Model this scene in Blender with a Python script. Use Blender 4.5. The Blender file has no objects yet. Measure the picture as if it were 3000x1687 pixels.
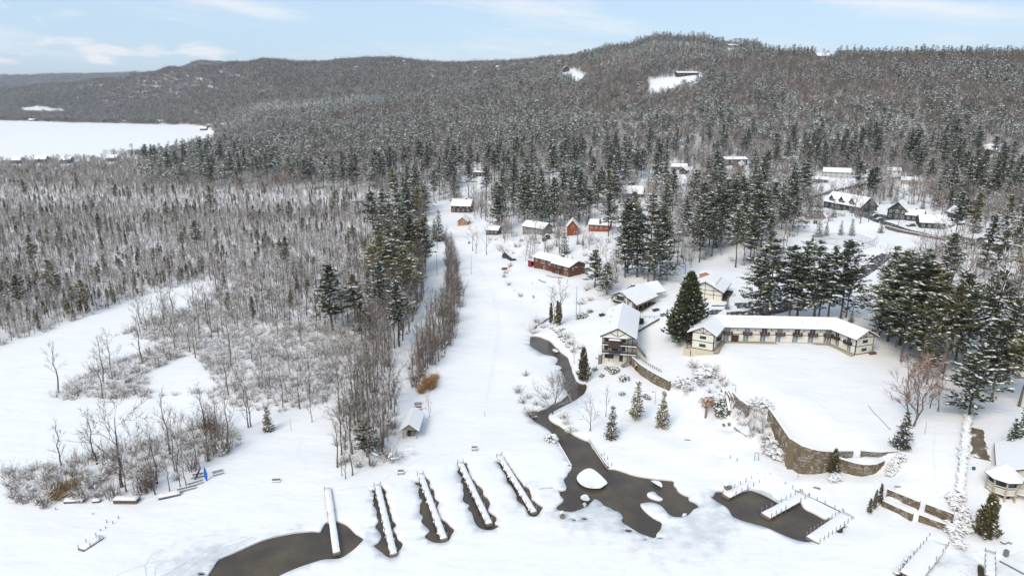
import bpy, bmesh, math, random
import numpy as np
from mathutils import Vector
from mathutils.bvhtree import BVHTree
from mathutils.geometry import delaunay_2d_cdt

# ------------------------------------------------------------------ camera, sky, sun, exposure
SC = bpy.context.scene
COL = SC.collection
F, CX, CY, H = 2000.0, 1500.0, 843.5, 78.0           # focal length and centre in photo pixels, camera height in m
PITCH = math.radians(15.6)
cP, sP = math.cos(PITCH), math.sin(PITCH)
cam_d = bpy.data.cameras.new('camera')
cam_d.sensor_width = 36.0
cam_d.lens = 36.0 * F / 3000.0
cam_d.clip_start = 1.0
cam_d.clip_end = 60000.0
cam = bpy.data.objects.new('camera', cam_d)
COL.objects.link(cam)
cam.location = (0, 0, H)
cam.rotation_euler = (math.pi / 2 - PITCH, 0, 0)
SC.camera = cam

SUN_EL, SUN_AZ = math.radians(44), math.radians(215)   # compass azimuth: 0 = +Y (view direction), clockwise
world = bpy.data.worlds.new('World')
SC.world = world
world.use_nodes = True
wn, wl = world.node_tree.nodes, world.node_tree.links
wn.clear()
w_out = wn.new('ShaderNodeOutputWorld')
w_bg = wn.new('ShaderNodeBackground')
w_sky = wn.new('ShaderNodeTexSky')
w_sky.sky_type = 'NISHITA'
w_sky.sun_disc = False
w_sky.sun_elevation = SUN_EL
w_sky.sun_rotation = SUN_AZ
w_sky.altitude = 100
w_sky.air_density = 1.0
w_sky.dust_density = 0.35
w_sky.ozone_density = 2.2
w_bg.inputs['Strength'].default_value = 0.13
# thin high cloud and small fair-weather clouds, laid out on the sky dome by direction
tc = wn.new('ShaderNodeTexCoord')
sep = wn.new('ShaderNodeSeparateXYZ')
wl.new(tc.outputs['Generated'], sep.inputs[0])
def wmath(op, a, b=None, c=None):
    n = wn.new('ShaderNodeMath'); n.operation = op
    for i, v in enumerate((a, b, c)):
        if v is None: continue
        if isinstance(v, (int, float)): n.inputs[i].default_value = v
        else: wl.new(v, n.inputs[i])
    return n.outputs[0]
az = wmath('ARCTAN2', sep.outputs[0], sep.outputs[1])
el = wmath('ARCSINE', sep.outputs[2])
def wcomb(sx, sy, ox=0.0, tilt=0.0):
    n = wn.new('ShaderNodeCombineXYZ')
    wl.new(wmath('MULTIPLY_ADD', az, sx, ox), n.inputs[0])
    e2 = wmath('MULTIPLY_ADD', az, tilt, el)
    wl.new(wmath('MULTIPLY', e2, sy), n.inputs[1])
    return n.outputs[0]
def wnoise(vec, scale, detail, rough, lo, hi, dist=0.0):
    n = wn.new('ShaderNodeTexNoise')
    n.inputs['Scale'].default_value = scale; n.inputs['Detail'].default_value = detail
    n.inputs['Roughness'].default_value = rough; n.inputs['Distortion'].default_value = dist
    wl.new(vec, n.inputs['Vector'])
    r = wn.new('ShaderNodeMapRange'); r.interpolation_type = 'SMOOTHSTEP'
    r.inputs['From Min'].default_value = lo; r.inputs['From Max'].default_value = hi
    wl.new(n.outputs['Fac'], r.inputs['Value'])
    return r.outputs[0]
cirrus = wnoise(wcomb(1.0, 7.0, 1.3, 0.10), 2.6, 5.0, 0.55, 0.45, 0.76, 0.35)
puffs = wnoise(wcomb(1.0, 3.2, 7.7), 9.0, 4.0, 0.5, 0.56, 0.66)
near_hor = wn.new('ShaderNodeMapRange'); near_hor.interpolation_type = 'SMOOTHSTEP'
near_hor.inputs['From Min'].default_value = 0.13; near_hor.inputs['From Max'].default_value = 0.02
wl.new(el, near_hor.inputs['Value'])
west = wn.new('ShaderNodeMapRange'); west.interpolation_type = 'SMOOTHSTEP'
west.inputs['From Min'].default_value = -0.22; west.inputs['From Max'].default_value = -0.42
wl.new(az, west.inputs['Value'])
puff_f = wmath('MULTIPLY', wmath('MULTIPLY', puffs, near_hor.outputs[0]), west.outputs[0])
cl = wmath('ADD', wmath('MULTIPLY', cirrus, 0.85), wmath('MULTIPLY', puff_f, 1.0))
clc = wn.new('ShaderNodeMath'); clc.operation = 'MINIMUM'; clc.inputs[1].default_value = 0.95
wl.new(cl, clc.inputs[0])
veil = wn.new('ShaderNodeMixRGB')                       # an even thin veil over the blue, everywhere
veil.inputs['Fac'].default_value = 0.72
veil.inputs['Color2'].default_value = (4.4, 5.75, 7.3, 1)
wl.new(w_sky.outputs[0], veil.inputs['Color1'])
mixc = wn.new('ShaderNodeMixRGB')
mixc.inputs['Color2'].default_value = (7.3, 7.35, 7.4, 1)
wl.new(clc.outputs[0], mixc.inputs['Fac'])
wl.new(veil.outputs[0], mixc.inputs['Color1'])
wl.new(mixc.outputs[0], w_bg.inputs['Color'])
wl.new(w_bg.outputs[0], w_out.inputs['Surface'])

sun_d = bpy.data.lights.new('sun', 'SUN')
sun_d.energy = 2.2
sun_d.angle = math.radians(28)
sun_d.color = (1.0, 0.90, 0.77)
sun = bpy.data.objects.new('sun', sun_d)
COL.objects.link(sun)
sdir = Vector((math.sin(SUN_AZ) * math.cos(SUN_EL), math.cos(SUN_AZ) * math.cos(SUN_EL), math.sin(SUN_EL)))
sun.rotation_euler = (-sdir).to_track_quat('-Z', 'Y').to_euler()
sun.location = sdir * 400
SC.view_settings.view_transform = 'Standard'
SC.view_settings.look = 'None'
SC.view_settings.gamma = 1.0
SC.view_settings.use_curve_mapping = False
SC.view_settings.exposure = 0.10
SC.cycles.max_bounces = 6
SC.cycles.diffuse_bounces = 4
SC.cycles.transparent_max_bounces = 8
SC.cycles.volume_bounces = 0

R = random.Random(7)
NPR = np.random.default_rng(11)

# ------------------------------------------------------------------ photo pixel <-> place
def ray(px, py):
    a = (px - CX) / F; b = -(py - CY) / F
    return a, cP + b * sP, -sP + b * cP
def P(px, py, z):
    d = ray(px, py); t = (z - H) / d[2]
    return Vector((d[0] * t, d[1] * t, z))
def proj(x, y, z):
    dz = z - H; f = y * cP - dz * sP; u = y * sP + dz * cP
    return CX + F * x / f, CY - F * u / f
def ztop(y, py):
    b = -(py - CY) / F
    return H + y * (-sP + b * cP) / (cP + b * sP)
def crop(x0, y0, k):
    return lambda pts: [(x0 + a / k, y0 + b / k) for a, b in pts]

def inpoly(x, y, poly):
    x = np.asarray(x); y = np.asarray(y)
    ins = np.zeros(x.shape, bool)
    n = len(poly)
    for i in range(n):
        x0, y0 = poly[i][0], poly[i][1]; x1, y1 = poly[(i + 1) % n][0], poly[(i + 1) % n][1]
        if y0 == y1: continue
        c = ((y0 > y) != (y1 > y)) & (x < (x1 - x0) * (y - y0) / (y1 - y0) + x0)
        ins ^= c
    return ins
def segdist(x, y, poly, closed=True):
    best = np.full(x.shape, 1e9); arg = np.zeros(x.shape, int)
    n = len(poly)
    for i in range(n if closed else n - 1):
        ax, ay = poly[i][0], poly[i][1]; bx, by = poly[(i + 1) % n][0], poly[(i + 1) % n][1]
        dx, dy = bx - ax, by - ay; L = dx * dx + dy * dy + 1e-9
        t = np.clip(((x - ax) * dx + (y - ay) * dy) / L, 0, 1)
        d = np.hypot(x - ax - t * dx, y - ay - t * dy)
        m = d < best
        best[m] = d[m]; arg[m] = i
    return best, arg
def sstep(t):
    t = np.clip(t, 0, 1); return t * t * (3 - 2 * t)
def fbm(x, y, s, seed=0):
    v = 0; a = 1.0
    r = random.Random(seed)
    for o in range(4):
        for k in range(3):
            an = r.uniform(0, 6.28); ph = r.uniform(0, 6.28)
            v = v + a * np.sin((x * math.cos(an) + y * math.sin(an)) / s * 6.28 * r.uniform(.7, 1.3) + ph) / 3
        a *= .5; s *= .5
    return v

# ------------------------------------------------------------------ the lie of the land
LAKE_FAR = [(-500, 350), (0, 355), (349, 363), (543, 368), (590, 376), (621, 388), (636, 405), (630, 425), (560, 440), (480, 462), (300, 472), (0, 480), (-500, 490)]
LAKE_FAR_W = [tuple(P(a, b, 0)[:2]) for a, b in LAKE_FAR]

CTRL = [  # photo x, photo y, height of the ground there (m above the lake)
 (-200,1687,0),(300,1687,0),(800,1687,0),(1300,1687,0),(1800,1687,0),(2300,1687,0),(2600,1687,0),(-200,1500,0),(200,1560,0),(600,1560,0),(900,1480,0.05),(1200,1560,0),(1600,1620,0),
 (1100,1430,.3),(1300,1380,.5),(1500,1400,.4),(1600,1450,.1),(1900,1480,0),(2000,1550,0),(2300,1580,0),(300,1530,.0),(100,1480,.2),(250,1420,.5),(450,1400,.7),(620,1340,.7),(750,1280,.6),(850,1300,.4),
 (100,1250,0),(300,1180,0),(100,1080,0),(350,1000,0),(550,900,0),(300,1000,0),(800,1150,.4),(700,1000,.4),(900,1000,.6),(1000,1250,.8),(1000,1100,.8),(1100,1100,1.4),(1180,1000,1.6),(1250,900,1.8),(1260,780,2),(1260,700,2.4),(1100,800,1.0),(1000,700,1),
 (1400,1250,.4),(1400,1100,.5),(1400,950,.8),(1390,850,1.2),(1380,760,2.0),(1340,690,3.2),(1340,650,4.2),(1500,1150,.4),(1550,1200,.4),(1500,1000,.5),
 (1450,800,2.8),(1500,880,1.6),(1580,900,1.6),(1560,1000,.2),(1650,1060,.4),(1700,1130,.3),(1640,1250,.2),(1600,930,2.0),(1650,870,3.2),(1700,900,4.4),(1730,950,4.6),(1735,1010,3.8),(1735,1080,2.4),
 (1760,1075,2.9),(1850,1090,2.7),(1820,1150,2.0),(1780,1240,1.1),(1900,1230,1.5),(1720,1300,.6),(2000,1290,1.3),(1850,1350,.6),(2000,1390,.3),(2100,1350,1.0),(2150,1420,.2),(2300,1400,.8),(2250,1440,.15),(2320,1455,.15),(2400,1490,.15),(2450,1520,.2),(1950,1180,2.2),(2060,1230,2.2),(2150,1260,2.2),(2200,1330,1.8),(2260,1370,1.5),(2400,1400,1.5),(2500,1405,1.6),(2470,1460,.6),(2560,1410,2.0),
 (2050,1130,5.6),(2110,1165,6.6),(2180,1195,6.8),(2225,1195,6.9),(2215,1240,4.6),(2150,1225,4.2),(2245,1225,5.2),(1800,900,8.2),(1900,900,8.8),(1990,900,9.2),(2000,960,8.6),(1750,870,6.5),(1850,960,7.5),(1780,840,7.2),
 (2060,1020,7),(2040,1060,6),(2250,1100,9),(2450,1100,9),(2300,940,9.8),(2200,905,10.4),(2350,890,10.5),(2450,840,11),(2100,850,10),(2550,900,10.4),(2600,1000,9.4),(2600,1150,8.4),(2640,1300,5.8),
 (2500,700,13),(2700,690,15),(2900,700,15),(2750,850,12.5),(2900,950,11),(2800,1050,9.5),(2750,1200,7.4),(2820,1280,6.4),(2800,1400,4.6),(2900,1400,4.6),(2960,1250,7),(2950,1480,3.2),(2700,1340,5.6),(2680,1420,4.4),(2880,1560,1.6),(2780,1540,1.0),(2650,1540,.8),(2560,1510,.9),(2520,1450,1.2),(2480,1530,.2),(2700,1640,0),(2850,1640,.2),(2980,1560,1.2),(3000,1687,.5),(3300,1600,2),(3300,1300,7),(3300,1000,11),
 (1600,800,5.6),(1680,815,5.6),(1700,770,7.5),(1550,770,5.2),(1490,770,4.4),(1480,830,3.2),(1580,850,3.6),(1650,840,4.4),(1900,800,9),(1900,720,10),(2050,720,11.5),(2100,800,10.5),
 (1600,690,8),(1450,690,6),(1500,640,8),(1350,620,5.5),(1200,600,4),(1700,660,10),(1850,640,12.5),(2000,640,13.5),(2200,640,14.5),(2400,640,15.5),(2600,640,16.5),(2800,640,17),(3000,640,18),(3300,640,20),(1000,620,1.4),(700,620,1.2),(300,620,1),(0,620,1),(-300,620,1),(300,780,.8),(0,800,.6),(-300,800,.6),(600,760,.8),
]
CP = np.array([(*P(a, b, z)[:2], z) for a, b, z in CTRL])
def uv(x, y):
    return x / (y + 20.0), np.log(np.maximum(y, 5) + 20.0) * 1.35
CU, CV = uv(CP[:, 0], CP[:, 1])
def z_near(x, y):
    u, v = uv(x, y)
    out = np.empty(x.shape)
    for i in range(0, len(x), 4000):
        d = (u[i:i+4000, None] - CU) ** 2 + (v[i:i+4000, None] - CV) ** 2
        w = 1.0 / (d + 3e-5) ** 2
        out[i:i+4000] = (w * CP[:, 2]).sum(1) / w.sum(1)
    return out
# far land: for some photo columns, the height profile going away: (distance, photo y of the ground) or (distance, ('z', height))
def zz(v): return ('z', v)
PROF = {
 -500: [(400,zz(1)),(2300,zz(1)),(2500,zz(6)),(3000,zz(30)),(4200,268),(5200,zz(60)),(7500,224),(9500,zz(60))],
 0:    [(400,zz(1)),(2300,zz(1)),(2500,zz(5)),(3000,zz(24)),(4000,264),(5200,zz(60)),(7500,227),(9500,zz(60))],
 150:  [(400,zz(1)),(2250,zz(1)),(2450,zz(5)),(2900,zz(26)),(3800,252),(5200,zz(70)),(7500,223),(9500,zz(60))],
 300:  [(400,zz(1)),(2200,zz(1)),(2400,zz(6)),(2900,zz(36)),(3600,237),(5000,zz(90)),(7500,221),(9500,zz(60))],
 410:  [(400,zz(1)),(2150,zz(1)),(2350,zz(8)),(2800,zz(55)),(3300,221),(4800,zz(110)),(7500,218),(9500,zz(60))],
 505:  [(400,zz(1)),(2050,zz(1)),(2200,zz(10)),(2700,zz(80)),(3100,203),(4000,zz(130)),(4600,220),(9500,zz(60))],
 590:  [(400,zz(1)),(1700,zz(2)),(2000,zz(12)),(2600,zz(110)),(2900,198),(3700,zz(140)),(4600,183),(9500,zz(60))],
 690:  [(400,zz(1)),(1000,zz(3)),(1500,zz(12)),(2400,zz(110)),(2800,190),(3700,zz(140)),(4600,190),(9500,zz(60))],
 776:  [(400,zz(1)),(900,zz(5)),(1200,zz(14)),(1700,zz(40)),(2650,181),(3600,zz(120)),(9500,zz(60))],
 930:  [(400,zz(1.5)),(800,zz(6)),(1150,zz(34)),(1700,zz(45)),(2600,187),(3600,zz(120)),(9500,zz(60))],
 1050: [(400,zz(3)),(750,zz(9)),(1200,zz(50)),(1700,zz(52)),(2600,178),(3600,zz(120)),(9500,zz(60))],
 1160: [(400,zz(5)),(750,zz(11)),(1250,zz(62)),(1750,zz(60)),(2600,178),(3600,zz(120)),(9500,zz(60))],
 1270: [(400,zz(7)),(750,zz(14)),(1300,zz(74)),(1750,zz(72)),(2550,189),(3600,zz(120)),(9500,zz(60))],
 1430: [(400,zz(9)),(720,zz(16)),(1350,zz(93)),(1800,zz(96)),(2450,189),(3600,zz(120)),(9500,zz(60))],
 1620: [(400,zz(11)),(700,zz(18)),(1400,zz(120)),(1700,zz(138)),(2300,176),(3600,zz(120)),(9500,zz(60))],
 1776: [(400,zz(13)),(680,zz(19)),(1100,zz(85)),(1850,146),(2600,zz(180)),(9500,zz(60))],
 1912: [(400,zz(14)),(670,zz(20)),(1100,zz(98)),(1650,115),(2400,zz(150)),(9500,zz(60))],
 2040: [(400,zz(14.5)),(660,zz(20)),(1050,zz(98)),(1600,121),(2300,zz(130)),(9500,zz(60))],
 2195: [(400,zz(15)),(660,zz(21)),(950,zz(82)),(1480,141),(2300,zz(110)),(9500,zz(60))],
 2330: [(400,zz(15.5)),(650,zz(21)),(900,zz(75)),(1300,164),(2300,zz(90)),(9500,zz(60))],
 2470: [(400,zz(16)),(640,zz(22)),(900,zz(82)),(1200,171),(2300,zz(90)),(9500,zz(60))],
 2740: [(400,zz(17)),(620,zz(22)),(900,zz(90)),(1150,174),(2300,zz(90)),(9500,zz(60))],
 3000: [(400,zz(18)),(600,zz(23)),(900,zz(95)),(1130,170),(2300,zz(90)),(9500,zz(60))],
 3500: [(400,zz(20)),(600,zz(26)),(900,zz(100)),(1130,165),(2300,zz(90)),(9500,zz(60))],
}
PK = sorted(PROF)
PU = np.array([(k - 1500) / 2086.0 for k in PK])
def prof(k):
    p = PROF[k]
    return np.array([a for a, _ in p], float), np.array([b[1] if isinstance(b, tuple) else ztop(a, b) for a, b in p])
PP = [prof(k) for k in PK]
def z_far(x, y):
    u = np.clip(x / np.maximum(y, 1), PU[0], PU[-1])
    j = np.clip(np.searchsorted(PU, u) - 1, 0, len(PU) - 2)
    t = (u - PU[j]) / (PU[j + 1] - PU[j])
    z = np.zeros(x.shape)
    for i in range(len(PU) - 1):
        m = j == i
        if not m.any(): continue
        a = np.interp(y[m], *PP[i]); b = np.interp(y[m], *PP[i + 1])
        z[m] = a + (b - a) * t[m]
    return z
def inside_sd(x, y, poly, ws):
    """signed blend 0..1: 1 well inside; each edge has its own blending width"""
    d, a = segdist(x, y, poly)
    w = np.array(ws)[a]
    ins = inpoly(x, y, poly)
    return np.where(ins, sstep(d / w), 0.0)
c6 = crop(1960, 1060, 3.68)
c8 = crop(2500, 1260, 3.394)
c7 = crop(1500, 900, 5.174)
def terr(pts_z):  # (photo x, photo y, z at the rim, blending width of the edge that starts here)
    return [tuple(P(a, b, z)[:2]) for a, b, z, w in pts_z], [w for *_, w in pts_z]
def cz(c, lst): return [(*c([(a, b)])[0], z, w) for a, b, z, w in lst]
S = 0.3
T_MOTEL = terr(cz(c6, [(1070,490,8.3,S),(1150,600,8.1,S),(1230,720,7.9,S),(1300,825,7.6,S),(1345,845,7.5,S),(1430,902,7.4,S),(1540,937,7.1,S),(1660,962,6.6,S),(1790,972,5.7,S),(1990,975,5.2,S),(2075,972,5.2,S),(2300,990,5.2,S),(2440,1000,5.2,8)])
               + [(2680,1330,6.0,14),(2760,1180,8,16),(2800,1000,9.5,16),(2700,880,11,16),(2400,880,10.6,10),(2140,900,10.2,6),(2020,985,8.8,4),(2022,1035,8.4,3),(2085,1045,8.6,4)]
               + cz(c6, [(560,100,8.6,5),(640,280,8.4,3),(680,325,8.4,S),(860,440,8.3,3)]))
T_LOW = terr(cz(c6, [(1700,975,4.6,S),(1790,992,4.6,S),(1990,1001,4.5,S),(2075,1000,4.5,S),(2300,1015,4.4,S),(2440,1030,4.4,1.5),(2330,1066,4.2,S),(2230,1104,4.2,S),(2100,1109,4.2,S),(2000,1090,4.3,S),(1880,1055,4.5,S)]))
T_CHAL = terr(cz(c7, [(1780,728,5.0,S),(1870,800,5.2,S),(1940,868,5.4,S),(2100,968,5.6,S),(2250,1050,5.7,S),(2400,1130,5.8,4)]) + [(2010,1090,6.2,5),(2050,1030,7.5,5),(2000,930,9,5),(1870,965,7,3),(1862,1000,6,1.2)])
GB = c8([(285, 697), (590, 832)]); GD = c8([(655, 838), (925, 935)])
GA = c8([(335, 582), (660, 712)]); GC = c8([(720, 730), (1000, 832)])
T_GB = terr([(*GB[0],2.3,S),(*GB[1],2.3,S),(*c8([(630,800)])[0],2.3,S),(*GD[0],2.3,S),(*GD[1],2.3,S),(*c8([(1040,960)])[0],2.3,3),(*c8([(1040,800)])[0],3,6),(*c8([(700,600)])[0],4,6),(*c8([(330,560)])[0],4,4),(*c8([(270,640)])[0],3,3)])
T_GA = terr([(*GA[0],3.8,S),(*GA[1],3.8,S),(*c8([(690,690)])[0],3.8,S),(*GC[0],3.8,S),(*GC[1],3.8,S),(*c8([(1040,845)])[0],3.8,3),(*c8([(1000,560)])[0],4.4,8),(*c8([(600,350)])[0],5.2,8),(*c8([(330,540)])[0],4,3)])
TERR = [(T_CHAL, None), (T_MOTEL, None), (T_LOW, 4.3), (T_GB, 2.3), (T_GA, 3.8)]
TZ = {}
def tz_motel(x, y):   # lawn slopes gently from the motel to the stone rampart
    zf = np.interp(x, [61, 64, 68, 72, 77], [7.45, 7.1, 6.4, 5.7, 5.2])
    return zf + np.clip((y - 131) / 52.0, 0, 1) * (9.05 - zf)
def tz_chal(x, y):
    return 4.7 + np.clip((y - 172) / 34.0, -.3, 1.2) * 3.4
def H0(x, y):
    x = np.atleast_1d(np.asarray(x, float)); y = np.atleast_1d(np.asarray(y, float))
    z = np.zeros(x.shape)
    nr = y < 640
    if nr.any(): z[nr] = z_near(x[nr], y[nr])
    fr = y > 330
    if fr.any():
        zf = z_far(x[fr], y[fr])
        zf += fbm(x[fr], y[fr], 420.0, 3) * np.clip((y[fr] - 700) / 900, 0, 1) * 5 * np.clip(zf / 60, 0, 1)
        b = sstep((y[fr] - 360) / 260.0)
        z[fr] = z[fr] * (1 - b) + zf * b
    lk = inpoly(x, y, LAKE_FAR_W)
    z = np.where(lk, 0.0, z)
    for (poly, ws), lev in TERR:
        xs = [p[0] for p in poly]; ys = [p[1] for p in poly]
        m = (x > min(xs)) & (x < max(xs)) & (y > min(ys)) & (y < max(ys))
        if not m.any(): continue
        k = inside_sd(x[m], y[m], poly, ws)
        t = lev if lev is not None else (tz_motel(x[m], y[m]) if poly is T_MOTEL[0] else tz_chal(x[m], y[m]))
        z[m] = z[m] * (1 - k) + t * k
    nz = (y < 700) & ~lk
    z[nz] += fbm(x[nz], y[nz], 26.0, 5)[()] * 0.09 * np.clip(z[nz] * .8, 0, 1)
    return z

# open water (holes in the snow-covered ice), photo outlines
c1 = crop(0, 1124, 2.574); c2 = crop(1000, 1124, 2.574); c3 = crop(1540, 1280, 4.53); c4 = crop(1060, 1300, 4.025); c5 = crop(2060, 1340, 5.152)
W_LEFT = c1([(1560,1449),(1600,1390),(1640,1320),(1700,1292),(1760,1270),(1900,1205),(2000,1165),(2080,1145),(2150,1130),(2220,1118),(2300,1110),(2370,1104),(2415,1112),(2430,1085),(2450,1050),(2478,1035)]) + [(990,1526),(1010,1532),(1025,1543),(1040,1560),(1054,1568),(1067,1577),(1056,1590),(1040,1606),(1023,1619),(1000,1635),(971,1637),(948,1637),(913,1647),(874,1660),(827,1680),(790,1700),(590,1712)]
W_D1 = c4([(165,535),(130,535),(118,560),(155,585),(130,610),(142,640),(124,665),(146,690),(130,725),(160,750),(180,800),(168,830),(185,880),(202,905),(170,945),(150,975),(200,1025),(235,1080),(215,1130),(185,1165),(130,1185),(165,1225),(250,1285),(290,1325),(350,1340),(390,1325),(425,1305),(430,1265),(470,1225),(485,1170),(470,1145),(420,1115),(410,1060),(360,1000),(410,960),(395,920),(355,890),(352,820),(325,790),(335,740),(300,690),(302,650),(275,610),(292,570),(280,545),(245,510),(220,500),(190,515)])
W_D2 = c4([(690,440),(640,442),(622,460),(640,485),(690,495),(665,540),(672,600),(680,640),(720,665),(680,710),(690,745),(675,800),(690,830),(728,850),(695,900),(720,940),(770,985),(805,1020),(760,1055),(735,1090),(780,1125),(850,1160),(930,1162),(1000,1148),(1040,1120),(1050,1080),(1095,1020),(1085,990),(1040,960),(1000,910),(930,878),(895,850),(908,820),(885,770),(890,740),(918,690),(905,665),(860,645),(858,590),(850,525),(790,505),(810,450),(790,420),(745,392),(735,410)])
W_D3 = c4([(1145,300),(1120,330),(1150,365),(1185,400),(1160,440),(1200,490),(1190,540),(1205,590),(1185,640),(1200,690),(1275,720),(1250,745),(1252,775),(1290,800),(1310,850),(1320,900),(1350,960),(1400,1000),(1470,1018),(1540,1015),(1600,985),(1625,950),(1560,940),(1590,900),(1590,860),(1560,830),(1500,800),(1490,770),(1520,700),(1500,660),(1475,620),(1430,595),(1435,540),(1400,500),(1355,470),(1335,430),(1280,400),(1265,370),(1270,310),(1240,265),(1250,220),(1210,215),(1180,225)])
W_D4 = c4([(1575,190),(1600,230),(1630,250),(1645,300),(1690,350),(1710,410),(1705,450),(1760,490),(1790,545),(1825,600),(1820,650),(1850,690),(1920,730),(1950,790),(1960,830),(2000,855),(2050,857),(2090,832),(2115,780),(2145,745),(2110,720),(2060,690),(2030,660),(2000,650),(2005,620),(1985,560),(1980,530),(1950,500),(1900,480),(1880,440),(1820,380),(1795,340),(1760,290),(1720,230),(1690,205),(1640,210)])
W_CREEK = (c7([(270,460),(300,438),(340,430),(420,440),(500,475),(560,495),(610,540),(650,590),(705,630),(725,665),(770,700),(820,735),(850,760),(870,830),(900,900),(920,990),(950,1050),(970,1110),(1050,1150),(1130,1150),(1135,1220),(1120,1270),(1080,1330),(1000,1375)])
  + c2([(1810,95),(1770,122),(1720,150),(1680,168),(1640,190),(1590,215),(1562,240),(1565,262),(1590,285),(1640,310),(1700,350),(1760,385),(1830,420),(1868,428),(1890,470),(1930,525),(1960,570),(1985,605),(2008,634),(2030,637),(2070,640),(2130,660),(2200,685),(2280,700),(2380,715),(2450,720),(2515,727)])
  + c3([(1960,630),(2000,660),(2010,700),(2080,755),(2180,785),(2155,825),(2250,865),(2290,900),(2300,930),(2225,960),(2190,1010),(2140,1045),(2050,1060),(1960,1055),(1895,1020),(1850,960),(1800,905),(1720,868),(1640,857),(1570,868),(1515,880),(1550,940),(1620,1010),(1720,1080),(1800,1112),(1812,1150),(1790,1230),(1740,1270),(1730,1332),(1680,1332),(1600,1302),(1520,1280),(1450,1235),(1400,1212),(1340,1168),(1285,1142),(1265,1085),(1290,1075),(1280,1030),(1230,985),(1160,970),(1130,940),(1040,915),(990,850),(920,815),(890,850),(850,885),(830,915),(750,950),(690,975),(620,995),(540,985),(480,990),(430,965),(400,945),(425,905),(470,870),(510,835),(480,800),(452,770),(455,735),(412,705),(530,700),(545,660),(510,600),(505,545),(555,510),(560,470),(600,440),(612,400)])
  + c2([(1740,625),(1690,540),(1625,430),(1592,378),(1560,345),(1500,310),(1445,280),(1418,225),(1425,205),(1480,198),(1540,185),(1575,165),(1600,145)])
  + c7([(740,1420),(780,1380),(855,1325),(840,1290),(795,1250),(800,1190),(780,1130),(800,1080),(790,1050),(770,990),(710,940),(742,930),(755,910),(720,885),(640,870),(690,815),(695,780),(640,745),(570,730),(500,720),(430,690),(370,650),(300,610),(265,570),(275,515)]))
W_SPUR = c7([(330,330),(350,345),(375,315),(395,280),(440,258),(475,245),(520,215),(560,180),(555,155),(500,185),(470,225),(430,248),(385,262),(345,290)])
W_RIGHT = c5([(110,580),(165,568),(178,518),(218,497),(310,505),(420,560),(560,520),(690,478),(720,474),(800,500),(900,540),(1000,590),(1080,640),(1150,680),(1300,640),(1470,655),(1500,730),(1560,780),(1680,830),(1780,890),(1850,925),(1900,905),(1990,900),(2020,960),(1800,1150),(1700,1262),(1560,1275),(1400,1240),(1200,1160),(1050,1090),(900,1040),(750,1000),(600,960),(480,910),(430,880),(390,790),(340,740),(300,720),(200,660),(130,610)])
W_R3 = c5([(2000,1110),(2050,1070),(2100,1050),(2150,1015),(2190,1030),(2140,1055),(2105,1080),(2115,1115),(2090,1140),(2030,1132)])
W_R4L = c8([(640,1185),(625,1215),(590,1235),(560,1280),(530,1300),(495,1340),(470,1375),(440,1420),(395,1449),(400,1480),(440,1490),(520,1400),(600,1290),(640,1230)])
W_R4R = c8([(830,1225),(805,1275),(765,1300),(740,1345),(700,1375),(720,1400),(680,1420),(640,1470),(610,1500),(580,1490),(640,1400),(720,1320),(780,1240)])
W_R5 = c8([(1235,1330),(1265,1315),(1300,1345),(1305,1400),(1300,1500),(1225,1500),(1240,1440),(1232,1380)])
ISL = [c3([(675,560),(690,525),(750,475),(820,447),(880,452),(940,490),(1010,550),(1060,600),(1090,635),(1040,665),(990,697),(900,697),(820,685),(740,650),(690,600)]),
       c3([(1650,590),(1720,585),(1780,600),(1810,640),(1815,680),(1780,670),(1700,625)]),
       c3([(1605,750),(1640,730),(1710,722),(1750,770),(1835,815),(1780,838),(1690,815),(1625,785)]),
       c3([(725,820),(735,780),(790,763),(825,780),(835,805),(855,830),(830,855),(770,850)]),
       c3([(750,885),(790,870),(810,890),(795,915),(760,905)]),
       c3([(2075,1035),(2090,1010),(2130,1005),(2140,1025),(2100,1050)]),
       c7([(610,665),(625,645),(660,640),(690,655),(712,660),(700,685),(670,702),(630,690)])]
def ell(cx, cy, rx, ry, n=14): return [(cx + rx * math.cos(6.2832 * i / n), cy + ry * math.sin(6.2832 * i / n)) for i in range(n)]
HOLES = [c3(ell(788,1077,40,20)), c3(ell(1372,1236,56,27)), c3(ell(1596,1350,18,13)), c3(ell(1790,1330,38,12)), c3([(590,1080),(655,1072),(680,1112),(640,1110)]), c1(ell(1522,1428,28,14)), c3(ell(2075,800,8,5))]
WATER_PX = [W_LEFT, W_D1, W_D2, W_D3, W_D4, W_CREEK, W_SPUR, W_RIGHT, W_R3, W_R4L, W_R4R, W_R5] + HOLES[:6]
def densify(poly, step, jit=0.0, rnd=random.Random(3)):
    out = []
    n = len(poly)
    for i in range(n):
        a, b = poly[i], poly[(i + 1) % n]
        L = math.hypot(b[0] - a[0], b[1] - a[1]); k = max(1, int(L / step))
        for j in range(k):
            t = j / k
            nx, ny = -(b[1] - a[1]) / (L + 1e-9), (b[0] - a[0]) / (L + 1e-9)
            o = rnd.uniform(-jit, jit) if j else 0
            out.append((a[0] + (b[0] - a[0]) * t + nx * o, a[1] + (b[1] - a[1]) * t + ny * o))
    return out
def smooth(poly):
    n = len(poly); out = []
    for i in range(n):
        a, b = poly[i], poly[(i + 1) % n]
        out += [(a[0] * .75 + b[0] * .25, a[1] * .75 + b[1] * .25), (a[0] * .25 + b[0] * .75, a[1] * .25 + b[1] * .75)]
    return out
WATER = [densify(smooth([tuple(P(a, b, 0.05)[:2]) for a, b in w]), 0.7, 0.07) for w in WATER_PX]
ISLW = [densify(smooth([tuple(P(a, b, 0.05)[:2]) for a, b in w]), 0.7, 0.04) for w in ISL]
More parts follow.
